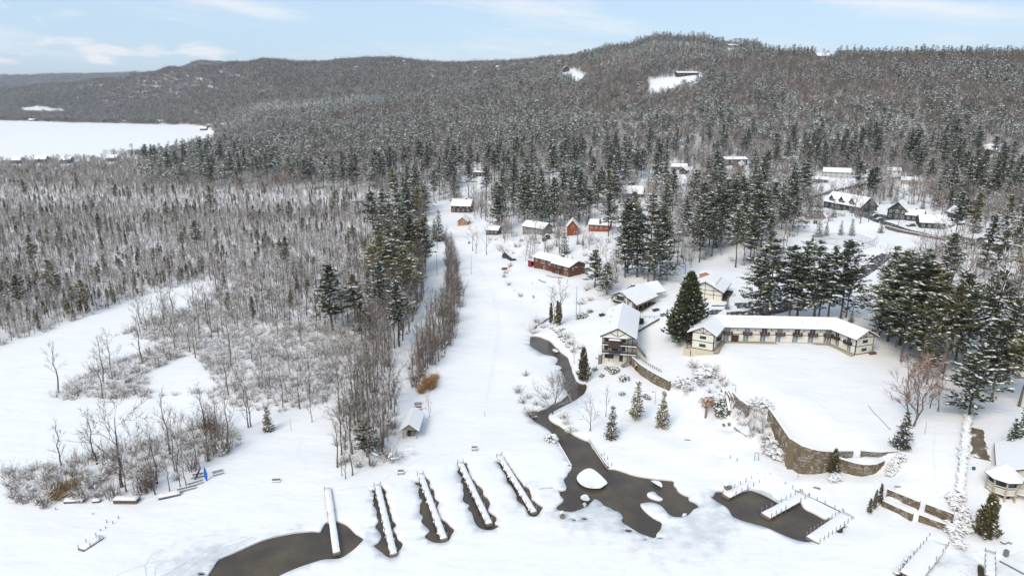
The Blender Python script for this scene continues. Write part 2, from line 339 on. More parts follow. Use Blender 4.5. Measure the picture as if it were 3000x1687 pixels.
# the frozen lake in the foreground, as a place: everything flat near the docks
LAKE_NEAR_PX = [(-900,1560),(150,1500),(300,1490),(520,1450),(660,1400),(800,1420),(900,1460),(1000,1420),(1150,1400),(1300,1360),(1450,1330),(1600,1330),(1700,1340),(1800,1380),(2000,1400),(2100,1410),(2260,1400),(2350,1445),(2480,1510),(2560,1540),(2650,1560),(2780,1570),(2860,1600),(3000,1640),(3400,1700),(3400,2600),(-900,2600)]
LAKE_NEAR_W = [tuple(P(a, b, 0)[:2]) for a, b in LAKE_NEAR_PX]

# ------------------------------------------------------------------ materials
def mat(name, col, rough=.8, var=0.0, vscale=3.0, bump=0.0, bscale=8.0, snow=None, rand=0.0, spec=.3, metal=0.0, col2=None, two_thr=(.45, .6), coord='Object', detail=3.0):
    """one procedural material: a base colour with noise variation, optional second colour in patches, optional snow lying on upward faces (lo, hi of normal z)"""
    m = bpy.data.materials.new(name); m.use_nodes = True
    nt = m.node_tree; n, l = nt.nodes, nt.links
    b = n['Principled BSDF']
    b.inputs['Roughness'].default_value = rough
    b.inputs['Specular IOR Level'].default_value = spec
    b.inputs['Metallic'].default_value = metal
    tcn = n.new('ShaderNodeTexCoord')
    geo = n.new('ShaderNodeNewGeometry')
    src = tcn.outputs['Object'] if coord == 'Object' else geo.outputs['Position']
    cur = n.new('ShaderNodeRGB'); cur.outputs[0].default_value = (*col, 1)
    cur = cur.outputs[0]
    def noise(sc, det=detail):
        t = n.new('ShaderNodeTexNoise'); t.inputs['Scale'].default_value = sc; t.inputs['Detail'].default_value = det
        l.new(src, t.inputs['Vector']); return t.outputs['Fac']
    def mixrgb(fac, a, bb, bt='MIX'):
        x = n.new('ShaderNodeMixRGB'); x.blend_type = bt
        for i, v in ((0, fac), (1, a), (2, bb)):
            if isinstance(v, (int, float)): x.inputs[i].default_value = v
            elif isinstance(v, tuple): x.inputs[i].default_value = (*v, 1)
            else: l.new(v, x.inputs[i])
        return x.outputs[0]
    def mrange(v, a, bb, c=0, d=1):
        r = n.new('ShaderNodeMapRange'); r.inputs[1].default_value = a; r.inputs[2].default_value = bb; r.inputs[3].default_value = c; r.inputs[4].default_value = d
        l.new(v, r.inputs[0]); return r.outputs[0]
    if col2:
        cur = mixrgb(mrange(noise(vscale), *two_thr), cur, col2)
    if rand:
        oi = n.new('ShaderNodeObjectInfo')
        hv = n.new('ShaderNodeHueSaturation')
        l.new(mrange(oi.outputs['Random'], 0, 1, 1 - rand, 1 + rand), hv.inputs['Value'])
        mm = n.new('ShaderNodeMath'); mm.operation = 'FRACT'
        m7 = n.new('ShaderNodeMath'); m7.operation = 'MULTIPLY'; m7.inputs[1].default_value = 7.31
        l.new(oi.outputs['Random'], m7.inputs[0]); l.new(m7.outputs[0], mm.inputs[0])
        l.new(mrange(mm.outputs[0], 0, 1, .488, .515), hv.inputs['Hue'])
        l.new(cur, hv.inputs['Color']); cur = hv.outputs[0]
    if var:
        f = mrange(noise(vscale), .3, .7, 1 - var, 1 + var)
        cm = n.new('ShaderNodeCombineXYZ')
        for i in range(3): l.new(f, cm.inputs[i])
        cur = mixrgb(1.0, cur, cm.outputs[0], 'MULTIPLY')
    if snow:
        sx = n.new('ShaderNodeSeparateXYZ'); l.new(geo.outputs['Normal'], sx.inputs[0])
        f = mrange(sx.outputs[2], snow[0], snow[1])
        if len(snow) > 2:
            mu = n.new('ShaderNodeMath'); mu.operation = 'MULTIPLY'
            l.new(f, mu.inputs[0]); l.new(mrange(noise(snow[3], 1.0), snow[2], snow[2] + .08), mu.inputs[1]); f = mu.outputs[0]
        cur = mixrgb(f, cur, (.87, .86, .85))
    l.new(cur, b.inputs['Base Color'])
    if bump:
        bp = n.new('ShaderNodeBump'); bp.inputs['Strength'].default_value = bump; bp.inputs['Distance'].default_value = .08
        l.new(noise(bscale), bp.inputs['Height']); l.new(bp.outputs[0], b.inputs['Normal'])
    m.diffuse_color = (*col, 1)
    return m
M = {}
M['snow'] = mat('snow', (.89, .872, .862), .75, var=.02, vscale=.12, bump=.25, bscale=.9, coord='W')
def drift(m):
    n, l = m.node_tree.nodes, m.node_tree.links
    b = n['Principled BSDF']; old = b.inputs['Normal'].links[0].from_node
    g = n.new('ShaderNodeNewGeometry'); mp = n.new('ShaderNodeMapping'); mp.inputs['Scale'].default_value = (.09, .22, .1); mp.inputs['Rotation'].default_value = (0, 0, .6)
    t = n.new('ShaderNodeTexNoise'); t.inputs['Scale'].default_value = 1.0; t.inputs['Detail'].default_value = 6; t.inputs['Roughness'].default_value = .55
    l.new(g.outputs['Position'], mp.inputs[0]); l.new(mp.outputs[0], t.inputs['Vector'])
    bp = n.new('ShaderNodeBump'); bp.inputs['Strength'].default_value = .55; bp.inputs['Distance'].default_value = .9
    l.new(t.outputs['Fac'], bp.inputs['Height']); l.new(bp.outputs[0], old.inputs['Normal'])
drift(M['snow'])
M['pack'] = mat('packed_snow', (.885, .867, .857), .8, var=.03, vscale=1.5, bump=.3, bscale=4)
M['roofsnow'] = mat('roof_snow', (.89, .872, .862), .75, var=.015, vscale=.5, bump=.12, bscale=1.2, coord='W')
M['bark'] = mat('bark', (.13, .10, .078), .9, var=.3, vscale=6, snow=(.35, .7), rand=.3)
M['barkgrey'] = mat('bark_grey', (.17, .135, .11), .9, var=.25, vscale=5, snow=(.3, .65, .40, 1.2), rand=.3)
M['twig'] = mat('twig', (.175, .132, .103), .9, var=.2, vscale=2, snow=(.4, .8, .46, .8), rand=.35)
M['twigsnow'] = mat('twig_snowy', (.23, .17, .13), .9, var=.2, vscale=2, snow=(.1, .45, .33, .8), rand=.3)
M['twigbrown'] = mat('twig_brown', (.18, .135, .10), .9, var=.25, vscale=2, snow=(.5, .85, .48, .8), rand=.3)
M['twigred'] = mat('twig_reddish', (.26, .15, .10), .9, var=.25, vscale=2, snow=(.3, .7, .45, .8), rand=.2)
M['needle'] = mat('needle', (.098, .104, .045), .8, var=.45, vscale=1.2, rand=.35)
M['needle_ol'] = mat('needle_olive', (.18, .15, .06), .85, var=.35, vscale=1.3, rand=.35)
M['needle_br'] = mat('needle_brown', (.17, .12, .062), .85, var=.35, vscale=1.3, rand=.25)
M['clump'] = mat('bough_snow', (.88, .87, .86), .8, var=.03, vscale=2)
M['reed'] = mat('reed', (.36, .21, .085), .9, var=.3, vscale=3, rand=.2)
M['leaf'] = mat('dead_leaf', (.34, .16, .045), .9, var=.35, vscale=3)
M['ivy'] = mat('ivy', (.05, .042, .02), .8, var=.4, vscale=2)
M['stone'] = mat('stone', (.17, .14, .10), .9, var=.5, vscale=2.2, bump=.6, bscale=9, col2=(.11, .092, .072), two_thr=(.42, .62), coord='W', snow=(.8, .97))
M['stone2'] = mat('rampart_stone', (.28, .21, .125), .9, var=.5, vscale=2.1, bump=.7, bscale=9, col2=(.085, .068, .048), two_thr=(.44, .64), coord='W', snow=(.7, .9, .5, .9))
M['mortar'] = mat('mortar', (.14, .112, .08), .95, var=.3, vscale=3, coord='W')
M['rock'] = mat('rock', (.13, .12, .105), .9, var=.35, vscale=2, bump=.5, bscale=5, snow=(.45, .75))
M['wood'] = mat('weathered_wood', (.22, .19, .155), .85, var=.3, vscale=5)
M['wooddark'] = mat('dark_wood', (.055, .042, .035), .8, var=.3, vscale=5)
M['woodpale'] = mat('pale_wood', (.45, .36, .26), .85, var=.2, vscale=5)
M['post'] = mat('dock_post', (.24, .225, .20), .85, var=.3, vscale=4, snow=(.8, .95))
M['cream'] = mat('cream_stucco', (.74, .70, .60), .85, var=.05, vscale=.7, bump=.1, bscale=20)
M['beige'] = mat('beige_siding', (.60, .53, .40), .8, var=.08, vscale=1)
M['trim'] = mat('dark_trim', (.045, .038, .034), .7, var=.15, vscale=4)
M['white'] = mat('white_paint', (.78, .78, .76), .6, var=.04, vscale=2)
M['glass'] = mat('window_glass', (.035, .045, .05), .08, var=.5, vscale=.6, spec=.6)
M['curtain'] = mat('curtained_glass', (.20, .25, .25), .12, var=.35, vscale=1.4, spec=.6)
M['brown'] = mat('brown_siding', (.15, .058, .028), .75, var=.2, vscale=2.5)
M['redbrown'] = mat('red_cedar_siding', (.27, .075, .032), .75, var=.2, vscale=2.5)
M['cedar'] = mat('cedar_siding', (.42, .23, .125), .75, var=.18, vscale=2.5)
M['darkbrown'] = mat('dark_brown_siding', (.07, .038, .027), .8, var=.25, vscale=2.5)
M['greysiding'] = mat('grey_siding', (.22, .20, .19), .8, var=.15, vscale=2)
M['greensiding'] = mat('green_siding', (.042, .060, .056), .8, var=.2, vscale=2)
M['palegrey'] = mat('pale_grey_siding', (.48, .48, .46), .8, var=.08, vscale=2)
M['bluesiding'] = mat('slate_blue_siding', (.065, .075, .10), .8, var=.2, vscale=2)
M['black'] = mat('black_sheet', (.025, .027, .035), .45, var=.2, vscale=2)
M['magenta'] = mat('magenta_door', (.30, .03, .07), .7, var=.1)
M['brick'] = mat('chimney_brick', (.16, .09, .07), .9, var=.3, vscale=5)
M['redroof'] = mat('red_metal_roof', (.30, .03, .03), .6)
M['brownroof'] = mat('brown_shingle', (.19, .15, .135), .9, var=.2, vscale=2)
M['blue'] = mat('blue_plastic', (.02, .13, .55), .35)
M['maroon'] = mat('maroon_plastic', (.10, .02, .05), .4)
M['navy'] = mat('navy_hull', (.045, .055, .16), .4, var=.2)
M['grey'] = mat('grey_metal', (.20, .21, .22), .5, metal=.4)
M['steel'] = mat('galvanized', (.42, .44, .46), .5, metal=.5)
M['orange'] = mat('orange_cloth', (.55, .16, .04), .8)
M['yellow'] = mat('yellow_cloth', (.65, .36, .03), .8)
M['teal'] = mat('teal_plastic', (.03, .13, .15), .6)
M['carpaint'] = mat('car_paint', (.10, .11, .13), .3, snow=(.6, .8))
M['asphalt'] = mat('wet_asphalt', (.055, .048, .05), .7, var=.25, vscale=1.2, col2=(.80, .81, .83), two_thr=(.58, .66), coord='W', detail=5.0)
M['mud'] = mat('muddy_gravel', (.17, .13, .09), .9, var=.3, vscale=.6, col2=(.8, .8, .8), two_thr=(.56, .7), coord='W', detail=4.0)
M['thinice'] = mat('thin_ice', (.60, .66, .62), .35, var=.12, vscale=.35, coord='W')
M['greyice'] = mat('grey_ice', (.55, .58, .61), .4, var=.2, vscale=.35, coord='W')
M['track2'] = mat('trodden_snow', (.85, .838, .83), .8, var=.08, vscale=2.5, bump=.6, bscale=5, coord='W')
M['track'] = mat('icy_track', (.58, .62, .63), .5, var=.15, vscale=1.2, coord='W')

def water_mat():
    m = bpy.data.materials.new('lake_water'); m.use_nodes = True
    n, l = m.node_tree.nodes, m.node_tree.links
    b = n['Principled BSDF']
    b.inputs['Roughness'].default_value = .12; b.inputs['IOR'].default_value = 1.33
    g = n.new('ShaderNodeNewGeometry')
    t = n.new('ShaderNodeTexNoise'); t.inputs['Scale'].default_value = .13; t.inputs['Detail'].default_value = 3
    l.new(g.outputs['Position'], t.inputs['Vector'])
    cr = n.new('ShaderNodeValToRGB')
    cr.color_ramp.elements[0].position = .38; cr.color_ramp.elements[0].color = (.066, .051, .041, 1)
    cr.color_ramp.elements[1].position = .66; cr.color_ramp.elements[1].color = (.112, .088, .056, 1)
    l.new(t.outputs['Fac'], cr.inputs[0])
    t2 = n.new('ShaderNodeTexNoise'); t2.inputs['Scale'].default_value = 4.5; t2.inputs['Detail'].default_value = 3
    l.new(g.outputs['Position'], t2.inputs['Vector'])
    mr = n.new('ShaderNodeMapRange'); mr.inputs[1].default_value = .3; mr.inputs[2].default_value = .7; mr.inputs[3].default_value = .8; mr.inputs[4].default_value = 1.25
    l.new(t2.outputs['Fac'], mr.inputs[0])
    cm = n.new('ShaderNodeCombineXYZ')
    for i in range(3): l.new(mr.outputs[0], cm.inputs[i])
    mx = n.new('ShaderNodeMixRGB'); mx.blend_type = 'MULTIPLY'; mx.inputs[0].default_value = 1
    l.new(cr.outputs[0], mx.inputs[1]); l.new(cm.outputs[0], mx.inputs[2])
    l.new(mx.outputs[0], b.inputs['Base Color'])
    w = n.new('ShaderNodeTexNoise'); w.inputs['Scale'].default_value = 2.2; w.inputs['Detail'].default_value = 4
    mp = n.new('ShaderNodeMapping'); mp.inputs['Scale'].default_value = (.6, 1.6, 1); mp.inputs['Rotation'].default_value = (0, 0, .5)
    l.new(g.outputs['Position'], mp.inputs[0]); l.new(mp.outputs[0], w.inputs['Vector'])
    bp = n.new('ShaderNodeBump'); bp.inputs['Strength'].default_value = .5; bp.inputs['Distance'].default_value = .06
    l.new(w.outputs['Fac'], bp.inputs['Height']); l.new(bp.outputs[0], b.inputs['Normal'])
    return m
M['water'] = water_mat()
def ice_snow_mat():
    """snow on lake ice; the vertex attribute 'wet' marks where slush and bare ice show through"""
    m = mat('lake_snow', (.89, .872, .862), .7, var=.015, vscale=.1, bump=.2, bscale=.8, coord='W')
    n, l = m.node_tree.nodes, m.node_tree.links
    b = n['Principled BSDF']
    old = b.inputs['Base Color'].links[0].from_socket
    at = n.new('ShaderNodeAttribute'); at.attribute_name = 'wet'
    g = n.new('ShaderNodeNewGeometry')
    t = n.new('ShaderNodeTexNoise'); t.inputs['Scale'].default_value = .33; t.inputs['Detail'].default_value = 5; t.inputs['Roughness'].default_value = .6
    l.new(g.outputs['Position'], t.inputs['Vector'])
    a = n.new('ShaderNodeMath'); a.operation = 'MULTIPLY_ADD'; a.inputs[1].default_value = 1.6; a.inputs[2].default_value = -.8
    l.new(t.outputs['Fac'], a.inputs[0])
    ad = n.new('ShaderNodeMath'); ad.operation = 'ADD'
    l.new(at.outputs['Fac'], ad.inputs[0]); l.new(a.outputs[0], ad.inputs[1])
    mr = n.new('ShaderNodeMapRange'); mr.interpolation_type = 'SMOOTHSTEP'; mr.inputs[1].default_value = .25; mr.inputs[2].default_value = .95
    l.new(ad.outputs[0], mr.inputs[0])
    x = n.new('ShaderNodeMixRGB'); x.inputs[2].default_value = (.62, .64, .645, 1)
    l.new(mr.outputs[0], x.inputs[0]); l.new(old, x.inputs[1]); l.new(x.outputs[0], b.inputs['Base Color'])
    return m
M['lakesnow'] = ice_snow_mat(); drift(M['lakesnow'])
def wire_mat():
    m = bpy.data.materials.new('chain_link'); m.use_nodes = True
    n, l = m.node_tree.nodes, m.node_tree.links
    b = n['Principled BSDF']; b.inputs['Base Color'].default_value = (.35, .37, .4, 1)
    tr = n.new('ShaderNodeBsdfTransparent'); mx = n.new('ShaderNodeMixShader'); mx.inputs[0].default_value = .22
    l.new(tr.outputs[0], mx.inputs[1]); l.new(b.outputs[0], mx.inputs[2]); l.new(mx.outputs[0], n['Material Output'].inputs['Surface'])
    return m
M['wire'] = wire_mat()

# ------------------------------------------------------------------ object helpers
def tag(o, label=None, cat=None, group=None, kind=None):
    if label: o['label'] = label
    if cat: o['category'] = cat
    if group: o['group'] = group
    if kind: o['kind'] = kind
    return o
def empty(name, loc, label, cat, group=None):
    o = bpy.data.objects.new(name, None); o.location = loc; o.empty_display_size = .5
    COL.objects.link(o)
    return tag(o, label, cat, group)
class MB:
    def __init__(s): s.v = []; s.f = []; s.m = []
    def add(s, vs, fs, mi=0):
        b = len(s.v); s.v += [tuple(v) for v in vs]
        for f in fs: s.f.append(tuple(b + i for i in f)); s.m.append(mi)
    def hexa(s, b4, t4, mi=0):
        s.add(list(b4) + list(t4), [(3, 2, 1, 0), (4, 5, 6, 7), (0, 1, 5, 4), (1, 2, 6, 5), (2, 3, 7, 6), (3, 0, 4, 7)], mi)
    def box(s, c, sz, yaw=0.0, mi=0):
        hx, hy, hz = sz[0] / 2, sz[1] / 2, sz[2] / 2; k, q = math.cos(yaw), math.sin(yaw)
        p = [(c[0] + k * a - q * b, c[1] + q * a + k * b) for a, b in ((-hx, -hy), (hx, -hy), (hx, hy), (-hx, hy))]
        s.hexa([(x, y, c[2] - hz) for x, y in p], [(x, y, c[2] + hz) for x, y in p], mi)
    def beam(s, a, b, w, h, mi=0):
        a, b = Vector(a), Vector(b); d = (b - a).normalized()
        up = Vector((0, 0, 1)) if abs(d.z) < .95 else Vector((0, 1, 0))
        sd = d.cross(up).normalized() * (w / 2); u = sd.cross(d).normalized() * (h / 2)
        s.hexa([a - sd - u, a + sd - u, b + sd - u, b - sd - u], [a - sd + u, a + sd + u, b + sd + u, b - sd + u], mi)
    def prism(s, poly, z0, z1, mi=0):
        n = len(poly); vs = [(p[0], p[1], z0) for p in poly] + [(p[0], p[1], z1) for p in poly]
        fs = [tuple(range(n - 1, -1, -1)), tuple(range(n, 2 * n))] + [(i, (i + 1) % n, n + (i + 1) % n, n + i) for i in range(n)]
        s.add(vs, fs, mi)
    def slab(s, q, t, mi=0):
        q = [Vector(p) for p in q]
        s.hexa(q, [p + Vector((0, 0, t)) for p in q], mi)
    def tube(s, pts, rad, n=6, mi=0, cap=True):
        pts = [Vector(p) for p in pts]; b = len(s.v)
        for i, p in enumerate(pts):
            d = (pts[min(i + 1, len(pts) - 1)] - pts[max(i - 1, 0)]).normalized()
            up = Vector((0, 0, 1)) if abs(d.z) < .9 else Vector((1, 0, 0))
            x = d.cross(up).normalized(); y = x.cross(d)
            r = rad[i] if isinstance(rad, (list, tuple)) else rad
            for j in range(n):
                a = 6.28318 * j / n
                s.v.append(tuple(p + x * (math.cos(a) * r) + y * (math.sin(a) * r)))
        for i in range(len(pts) - 1):
            for j in range(n):
                k = (j + 1) % n
                s.f.append((b + i * n + j, b + i * n + k, b + (i + 1) * n + k, b + (i + 1) * n + j)); s.m.append(mi)
        if cap:
            e = b + (len(pts) - 1) * n
            s.f.append(tuple(range(e, e + n))); s.m.append(mi)
            s.f.append(tuple(range(b + n - 1, b - 1, -1))); s.m.append(mi)
    def mesh(s, name, mats, off=(0, 0, 0)):
        me = bpy.data.meshes.new(name)
        me.from_pydata([(a - off[0], b - off[1], c - off[2]) for a, b, c in s.v], [], s.f)
        for q in mats: me.materials.append(M[q] if isinstance(q, str) else q)
        if len(mats) > 1: me.polygons.foreach_set('material_index', s.m)
        me.update()
        return me
    def build(s, name, mats, parent=None, smooth=False, label=None, cat=None, group=None, kind=None):
        if isinstance(mats, str): mats = [mats]
        base = Vector((0, 0, 0))
        p = parent
        while p is not None: base = base + p.location; p = p.parent
        if parent is None and s.v:
            xs = np.array(s.v); base = Vector((float(xs[:, 0].mean()), float(xs[:, 1].mean()), float(xs[:, 2].min())))
        me = s.mesh(name, mats, base)
        if smooth: me.polygons.foreach_set('use_smooth', [True] * len(me.polygons))
        o = bpy.data.objects.new(name, me)
        if parent is None: o.location = base
        else: o.parent = parent
        COL.objects.link(o)
        return tag(o, label, cat, group, kind)

# ------------------------------------------------------------------ the ground sheet, the frozen lake, the open water
def ground():
    pts = []
    # fine points round the docks, coarser with distance, reaching past the horizon hills and behind the camera
    xs, ys = np.meshgrid(np.arange(-62, 82, 1.7), np.arange(84, 146, 1.7))
    a = np.stack([xs.ravel(), ys.ravel()], 1) + NPR.uniform(-.4, .4, (xs.size, 2)); pts.append(a)
    y = 146.0
    while y < 330:
        st = 2.6 * (y / 146) ** 1.0
        x = np.arange(-(.95 * y + 20), .95 * y + 20, st)
        pts.append(np.stack([x + NPR.uniform(-.3, .3, x.size) * st, y + NPR.uniform(-.3, .3, x.size) * st], 1)); y += st
    while y < 11000:
        st = y * .021
        u = np.arange(-1.15, 1.16, .021)
        pts.append(np.stack([u * y + NPR.uniform(-.2, .2, u.size) * st, y + NPR.uniform(-.2, .2, u.size) * st], 1)); y += st
    for yy in np.arange(-260, 146, 14):
        x = np.arange(-300, 300, 14)
        m = ~((x > -64) & (x < 84) & (yy > 80) & (yy < 148))
        pts.append(np.stack([x[m] + .7 * NPR.random(m.sum()), yy + .7 * NPR.random(m.sum())], 1))
    for x0 in (-9000., -5000., -2500., -1200., -600., 600., 1200., 2500., 5000., 9000.):
        for y0 in (-900., -500., 0., 90.): pts.append(np.array([[x0 + y0 * .01, y0]]))
    for x0 in (-300., -100., 100., 300.): pts.append(np.array([[x0, -900.], [x0 + 1, -500.]]))
    for (poly, ws), _ in TERR:       # both sides of every step in the ground
        n = len(poly)
        for i in range(n):
            if ws[i] > 1.6: continue
            ax, ay = poly[i]; bx, by = poly[(i + 1) % n]; L = math.hypot(bx - ax, by - ay); k = max(2, int(L / .6))
            for j in range(k):
                t = j / k; nx, ny = -(by - ay) / L, (bx - ax) / L
                for o in (-.05, -.7, .4, 1.2): pts.append(np.array([[ax + (bx - ax) * t + nx * o, ay + (by - ay) * t + ny * o]]))
    pts = np.concatenate(pts)
    rings = WATER + ISLW
    keep = np.ones(len(pts), bool)
    for rg in rings:
        q = np.array(rg); m = (pts[:, 0] > q[:, 0].min() - 1) & (pts[:, 0] < q[:, 0].max() + 1) & (pts[:, 1] > q[:, 1].min() - 1) & (pts[:, 1] < q[:, 1].max() + 1)
        d, _ = segdist(pts[m, 0], pts[m, 1], rg); idx = np.where(m)[0]; keep[idx[d < .3]] = False
    pts = pts[keep]
    V = [Vector((float(a), float(b))) for a, b in pts]; E = []
    for rg in rings:
        b = len(V); V += [Vector(p) for p in rg]; n = len(rg)
        E += [(b + i, b + (i + 1) % n) for i in range(n)]
    vo, eo, fo, *_ = delaunay_2d_cdt(V, E, [], 0, 1e-4)
    vx = np.array([(v[0], v[1]) for v in vo]); fa = np.array([f for f in fo if len(f) == 3])
    cen = vx[fa].mean(1)
    wet = np.zeros(len(fa), bool)
    for rg in WATER: wet |= inpoly(cen[:, 0], cen[:, 1], rg)
    for rg in ISLW: wet &= ~inpoly(cen[:, 0], cen[:, 1], rg)
    fa = fa[~wet]; cen = cen[~wet]
    z = H0(vx[:, 0], vx[:, 1])
    m = (vx[:, 1] < 260) & (np.abs(vx[:, 0]) < 130)
    dmin = np.full(m.sum(), 1e9)
    for rg in WATER: dmin = np.minimum(dmin, segdist(vx[m, 0], vx[m, 1], rg)[0])
    z[m] = np.minimum(z[m], .10 + .22 * np.maximum(dmin - .3, 0))
    z[(vx[:, 1] < 84)] = np.clip(z[(vx[:, 1] < 84)], -.02, .02)
    lake = inpoly(cen[:, 0], cen[:, 1], LAKE_NEAR_W) | inpoly(cen[:, 0], cen[:, 1], LAKE_FAR_W) | (cen[:, 1] < 80)
    objs = []
    for nm, sel, mt in (('snowy_ground', ~lake, 'snow'), ('frozen_lake', lake, 'lakesnow')):
        ff = fa[sel]; used, inv = np.unique(ff, return_inverse=True)
        me = bpy.data.meshes.new(nm)
        me.from_pydata([(float(vx[i, 0]), float(vx[i, 1]), float(z[i])) for i in used], [], inv.reshape(-1, 3).tolist())
        me.materials.append(M[mt])
        if nm == 'frozen_lake':
            px, py = vx[used, 0], vx[used, 1]
            w = np.zeros(len(used))
            for a, b, rr, amp in [(1730,1500,8,.9),(1800,1520,7,.8),(1690,1480,5,.8),(1980,1590,9,.55),(2050,1560,9,.7),(2080,1500,7,.75),(2130,1470,5,.8),(1900,1585,8,.6),(1640,1500,4,.6),(1500,1490,3,.5),(1090,1570,4,.7),(1205,1425,3,.5),(1345,1405,3,.5),(600,1640,9,.75),(690,1600,5,.5),(540,1670,8,.7),(500,1640,7,.45),(800,1572,3,.6),(870,1555,3,.6),(2140,1590,8,.35),(2200,1610,8,.3),(2780,1630,5,.6),(2830,1625,4,.5),(1600,1450,2.2,.6),(1560,1415,2,.8),(1650,1515,3,.8),(2100,1530,5,.7),(1760,1545,7,.45),(1850,1610,8,.35)]:
                c = P(a, b, 0); w = np.maximum(w, amp * np.exp(-((px - c.x) ** 2 + (py - c.y) ** 2) / (2 * (rr * .75) ** 2)))
            at = me.attributes.new('wet', 'FLOAT', 'POINT'); at.data.foreach_set('value', w.astype(np.float32))
        me.polygons.foreach_set('use_smooth', [True] * len(me.polygons))
        bm = bmesh.new(); bm.from_mesh(me)         # the broken edge of the ice: turn it down into the water
        ed = []; rim = [[], [], []]
        for e in bm.edges:
            if len(e.link_faces) == 1:
                c = (e.verts[0].co + e.verts[1].co) / 2
                if abs(c.x) < 110 and 60 < c.y < 260 and c.z < .16 and e.calc_length() < 1.6: rim[0].append(e); rim[1].append(c.x); rim[2].append(c.y)
        if rim[0]:
            ex, ey, dm = np.array(rim[1]), np.array(rim[2]), np.full(len(rim[0]), 1e9)
            for rg in WATER + ISLW: dm = np.minimum(dm, segdist(ex, ey, rg)[0])
            ed = [e for e, d in zip(rim[0], dm) if d < .02]
        if ed:
            r = bmesh.ops.extrude_edge_only(bm, edges=ed)
            for g in r['geom']:
                if isinstance(g, bmesh.types.BMVert): g.co.z = -.45
                elif isinstance(g, bmesh.types.BMFace): g.smooth = False
        bm.to_mesh(me); bm.free(); me.update()
        o = bpy.data.objects.new(nm, me); COL.objects.link(o)
        objs.append(o)
    tag(objs[0], 'snow covered shore, lawns, village ground and hills', kind='structure')
    tag(objs[1], 'snow covered ice of the frozen lake', kind='structure')
    del objs[0]['label']; del objs[1]['label']
    mb = MB()
    mb.add([(-75, 40, -.24), (95, 40, -.24), (95, 240, -.24), (-75, 240, -.24)], [(0, 1, 2, 3)])
    w = mb.build('open_water', 'water', kind='structure')
    w.location.z = -.24
    tri = [tuple(int(i) for i in t) for t in fa]
    return BVHTree.FromPolygons([(float(a), float(b), float(c)) for (a, b), c in zip(vx, z)], tri)
BVH = ground()
def gz(x, y):
    h = BVH.ray_cast(Vector((x, y, 2000)), Vector((0, 0, -1)))[0]
    return h.z if h else 0.0
def G(px, py):
    d = Vector(ray(px, py)).normalized()
    h = BVH.ray_cast(Vector((0, 0, H)), d)[0]
    return h if h else G(px, py + 2)

# ------------------------------------------------------------------ trees: trunk and crown meshes of each kind
def rvec(r, s=1.0): return Vector((r.uniform(-s, s), r.uniform(-s, s), r.uniform(-s, s)))
def bare_tree(seed, h, spread=.42, limbs=8, subs=4, twigs=8, tw=.05, tl=1.5, clear=.25, lean=0.0, stems=1):
    """trunk MB, crown MB (limbs, branches, twigs)"""
    r = random.Random(seed); tk, cr = MB(), MB()
    for st in range(stems):
        a0 = r.uniform(0, 6.28)
        base = Vector((0, 0, -.4)) if stems == 1 else Vector((math.cos(a0) * .35, math.sin(a0) * .35, -.4))
        top = Vector((math.cos(a0) * lean * h, math.sin(a0) * lean * h, h * r.uniform(.72, .85)))
        if stems > 1: top = Vector((math.cos(a0) * h * .16, math.sin(a0) * h * .16, h * r.uniform(.6, .85)))
        n = 6; sp = []
        for i in range(n + 1):
            t = i / n; p = base.lerp(top, t); p += Vector((r.uniform(-1, 1), r.uniform(-1, 1), 0)) * (.022 * h * math.sin(t * 3.14))
            sp.append(p)
        r0 = .0135 * h / (stems ** .5)
        rad = [r0 * (1.25 if i == 0 else 1) * (1 - .82 * i / n) for i in range(n + 1)]
        tk.tube(sp, rad, 5, 0)
        def branch(p, d, L, rr, dep):
            segs = 3 if dep == 0 else 2
            q = [p]; dd = d.copy()
            for i in range(segs):
                dd = (dd + rvec(r, .22) + Vector((0, 0, .16))).normalized(); q.append(q[-1] + dd * (L / segs))
            cr.tube(q, [rr * (1 - .75 * i / segs) for i in range(segs + 1)], 3, 0, False)
            if dep == 0:
                for k in range(subs):
                    t = .3 + .7 * (k + r.random()) / subs
                    i = min(int(t * segs), segs - 1); pp = q[i].lerp(q[i + 1], t * segs - i)
                    nd = (dd + rvec(r, .85)).normalized()
                    branch(pp, nd, L * r.uniform(.38, .6), rr * .5, 1)
            else:
                for k in range(twigs):
                    t = .15 + .85 * r.random()
                    i = min(int(t * segs), segs - 1); pp = q[i].lerp(q[i + 1], t * segs - i)
                    nd = (dd + rvec(r, .9) + Vector((0, 0, .15))).normalized(); e = pp + nd * tl * r.uniform(.5, 1.2)
                    s = nd.cross(rvec(r)).normalized() * tw
                    cr.add([pp - s * .5, pp + s * .5, e], [(0, 1, 2)], 1)
        for k in range(limbs):
            t = clear + (1 - clear) * ((k + .6 * r.random()) / limbs)
            i = min(int(t * n), n - 1); p = sp[i].lerp(sp[i + 1], t * n - i)
            a = k * 2.4 + r.uniform(-.5, .5)
            up = .55 + .9 * t
            d = Vector((math.cos(a), math.sin(a), up)).normalized()
            L = h * spread * (1.05 - .62 * t) * r.uniform(.75, 1.2)
            branch(p, d, L, max(.02, r0 * .5 * (1.15 - t)), 0)
    return tk, cr
def tuft(mb, r, c, d, sz, n, mi, flat=.35):
    for k in range(n):
        o = Vector((r.gauss(0, .38) * sz, r.gauss(0, .38) * sz, r.gauss(0, .2) * sz))
        a = r.uniform(0, 6.28)
        u = Vector((math.cos(a), math.sin(a), r.uniform(-flat, flat) - .12)) * sz * r.uniform(.45, .9)
        w = Vector((-math.sin(a), math.cos(a), r.uniform(-flat, flat))) * sz * r.uniform(.2, .42)
        p = c + o
        mb.add([p - u * .4 - w, p - u * .4 + w, p + u], [(0, 1, 2)], mi)
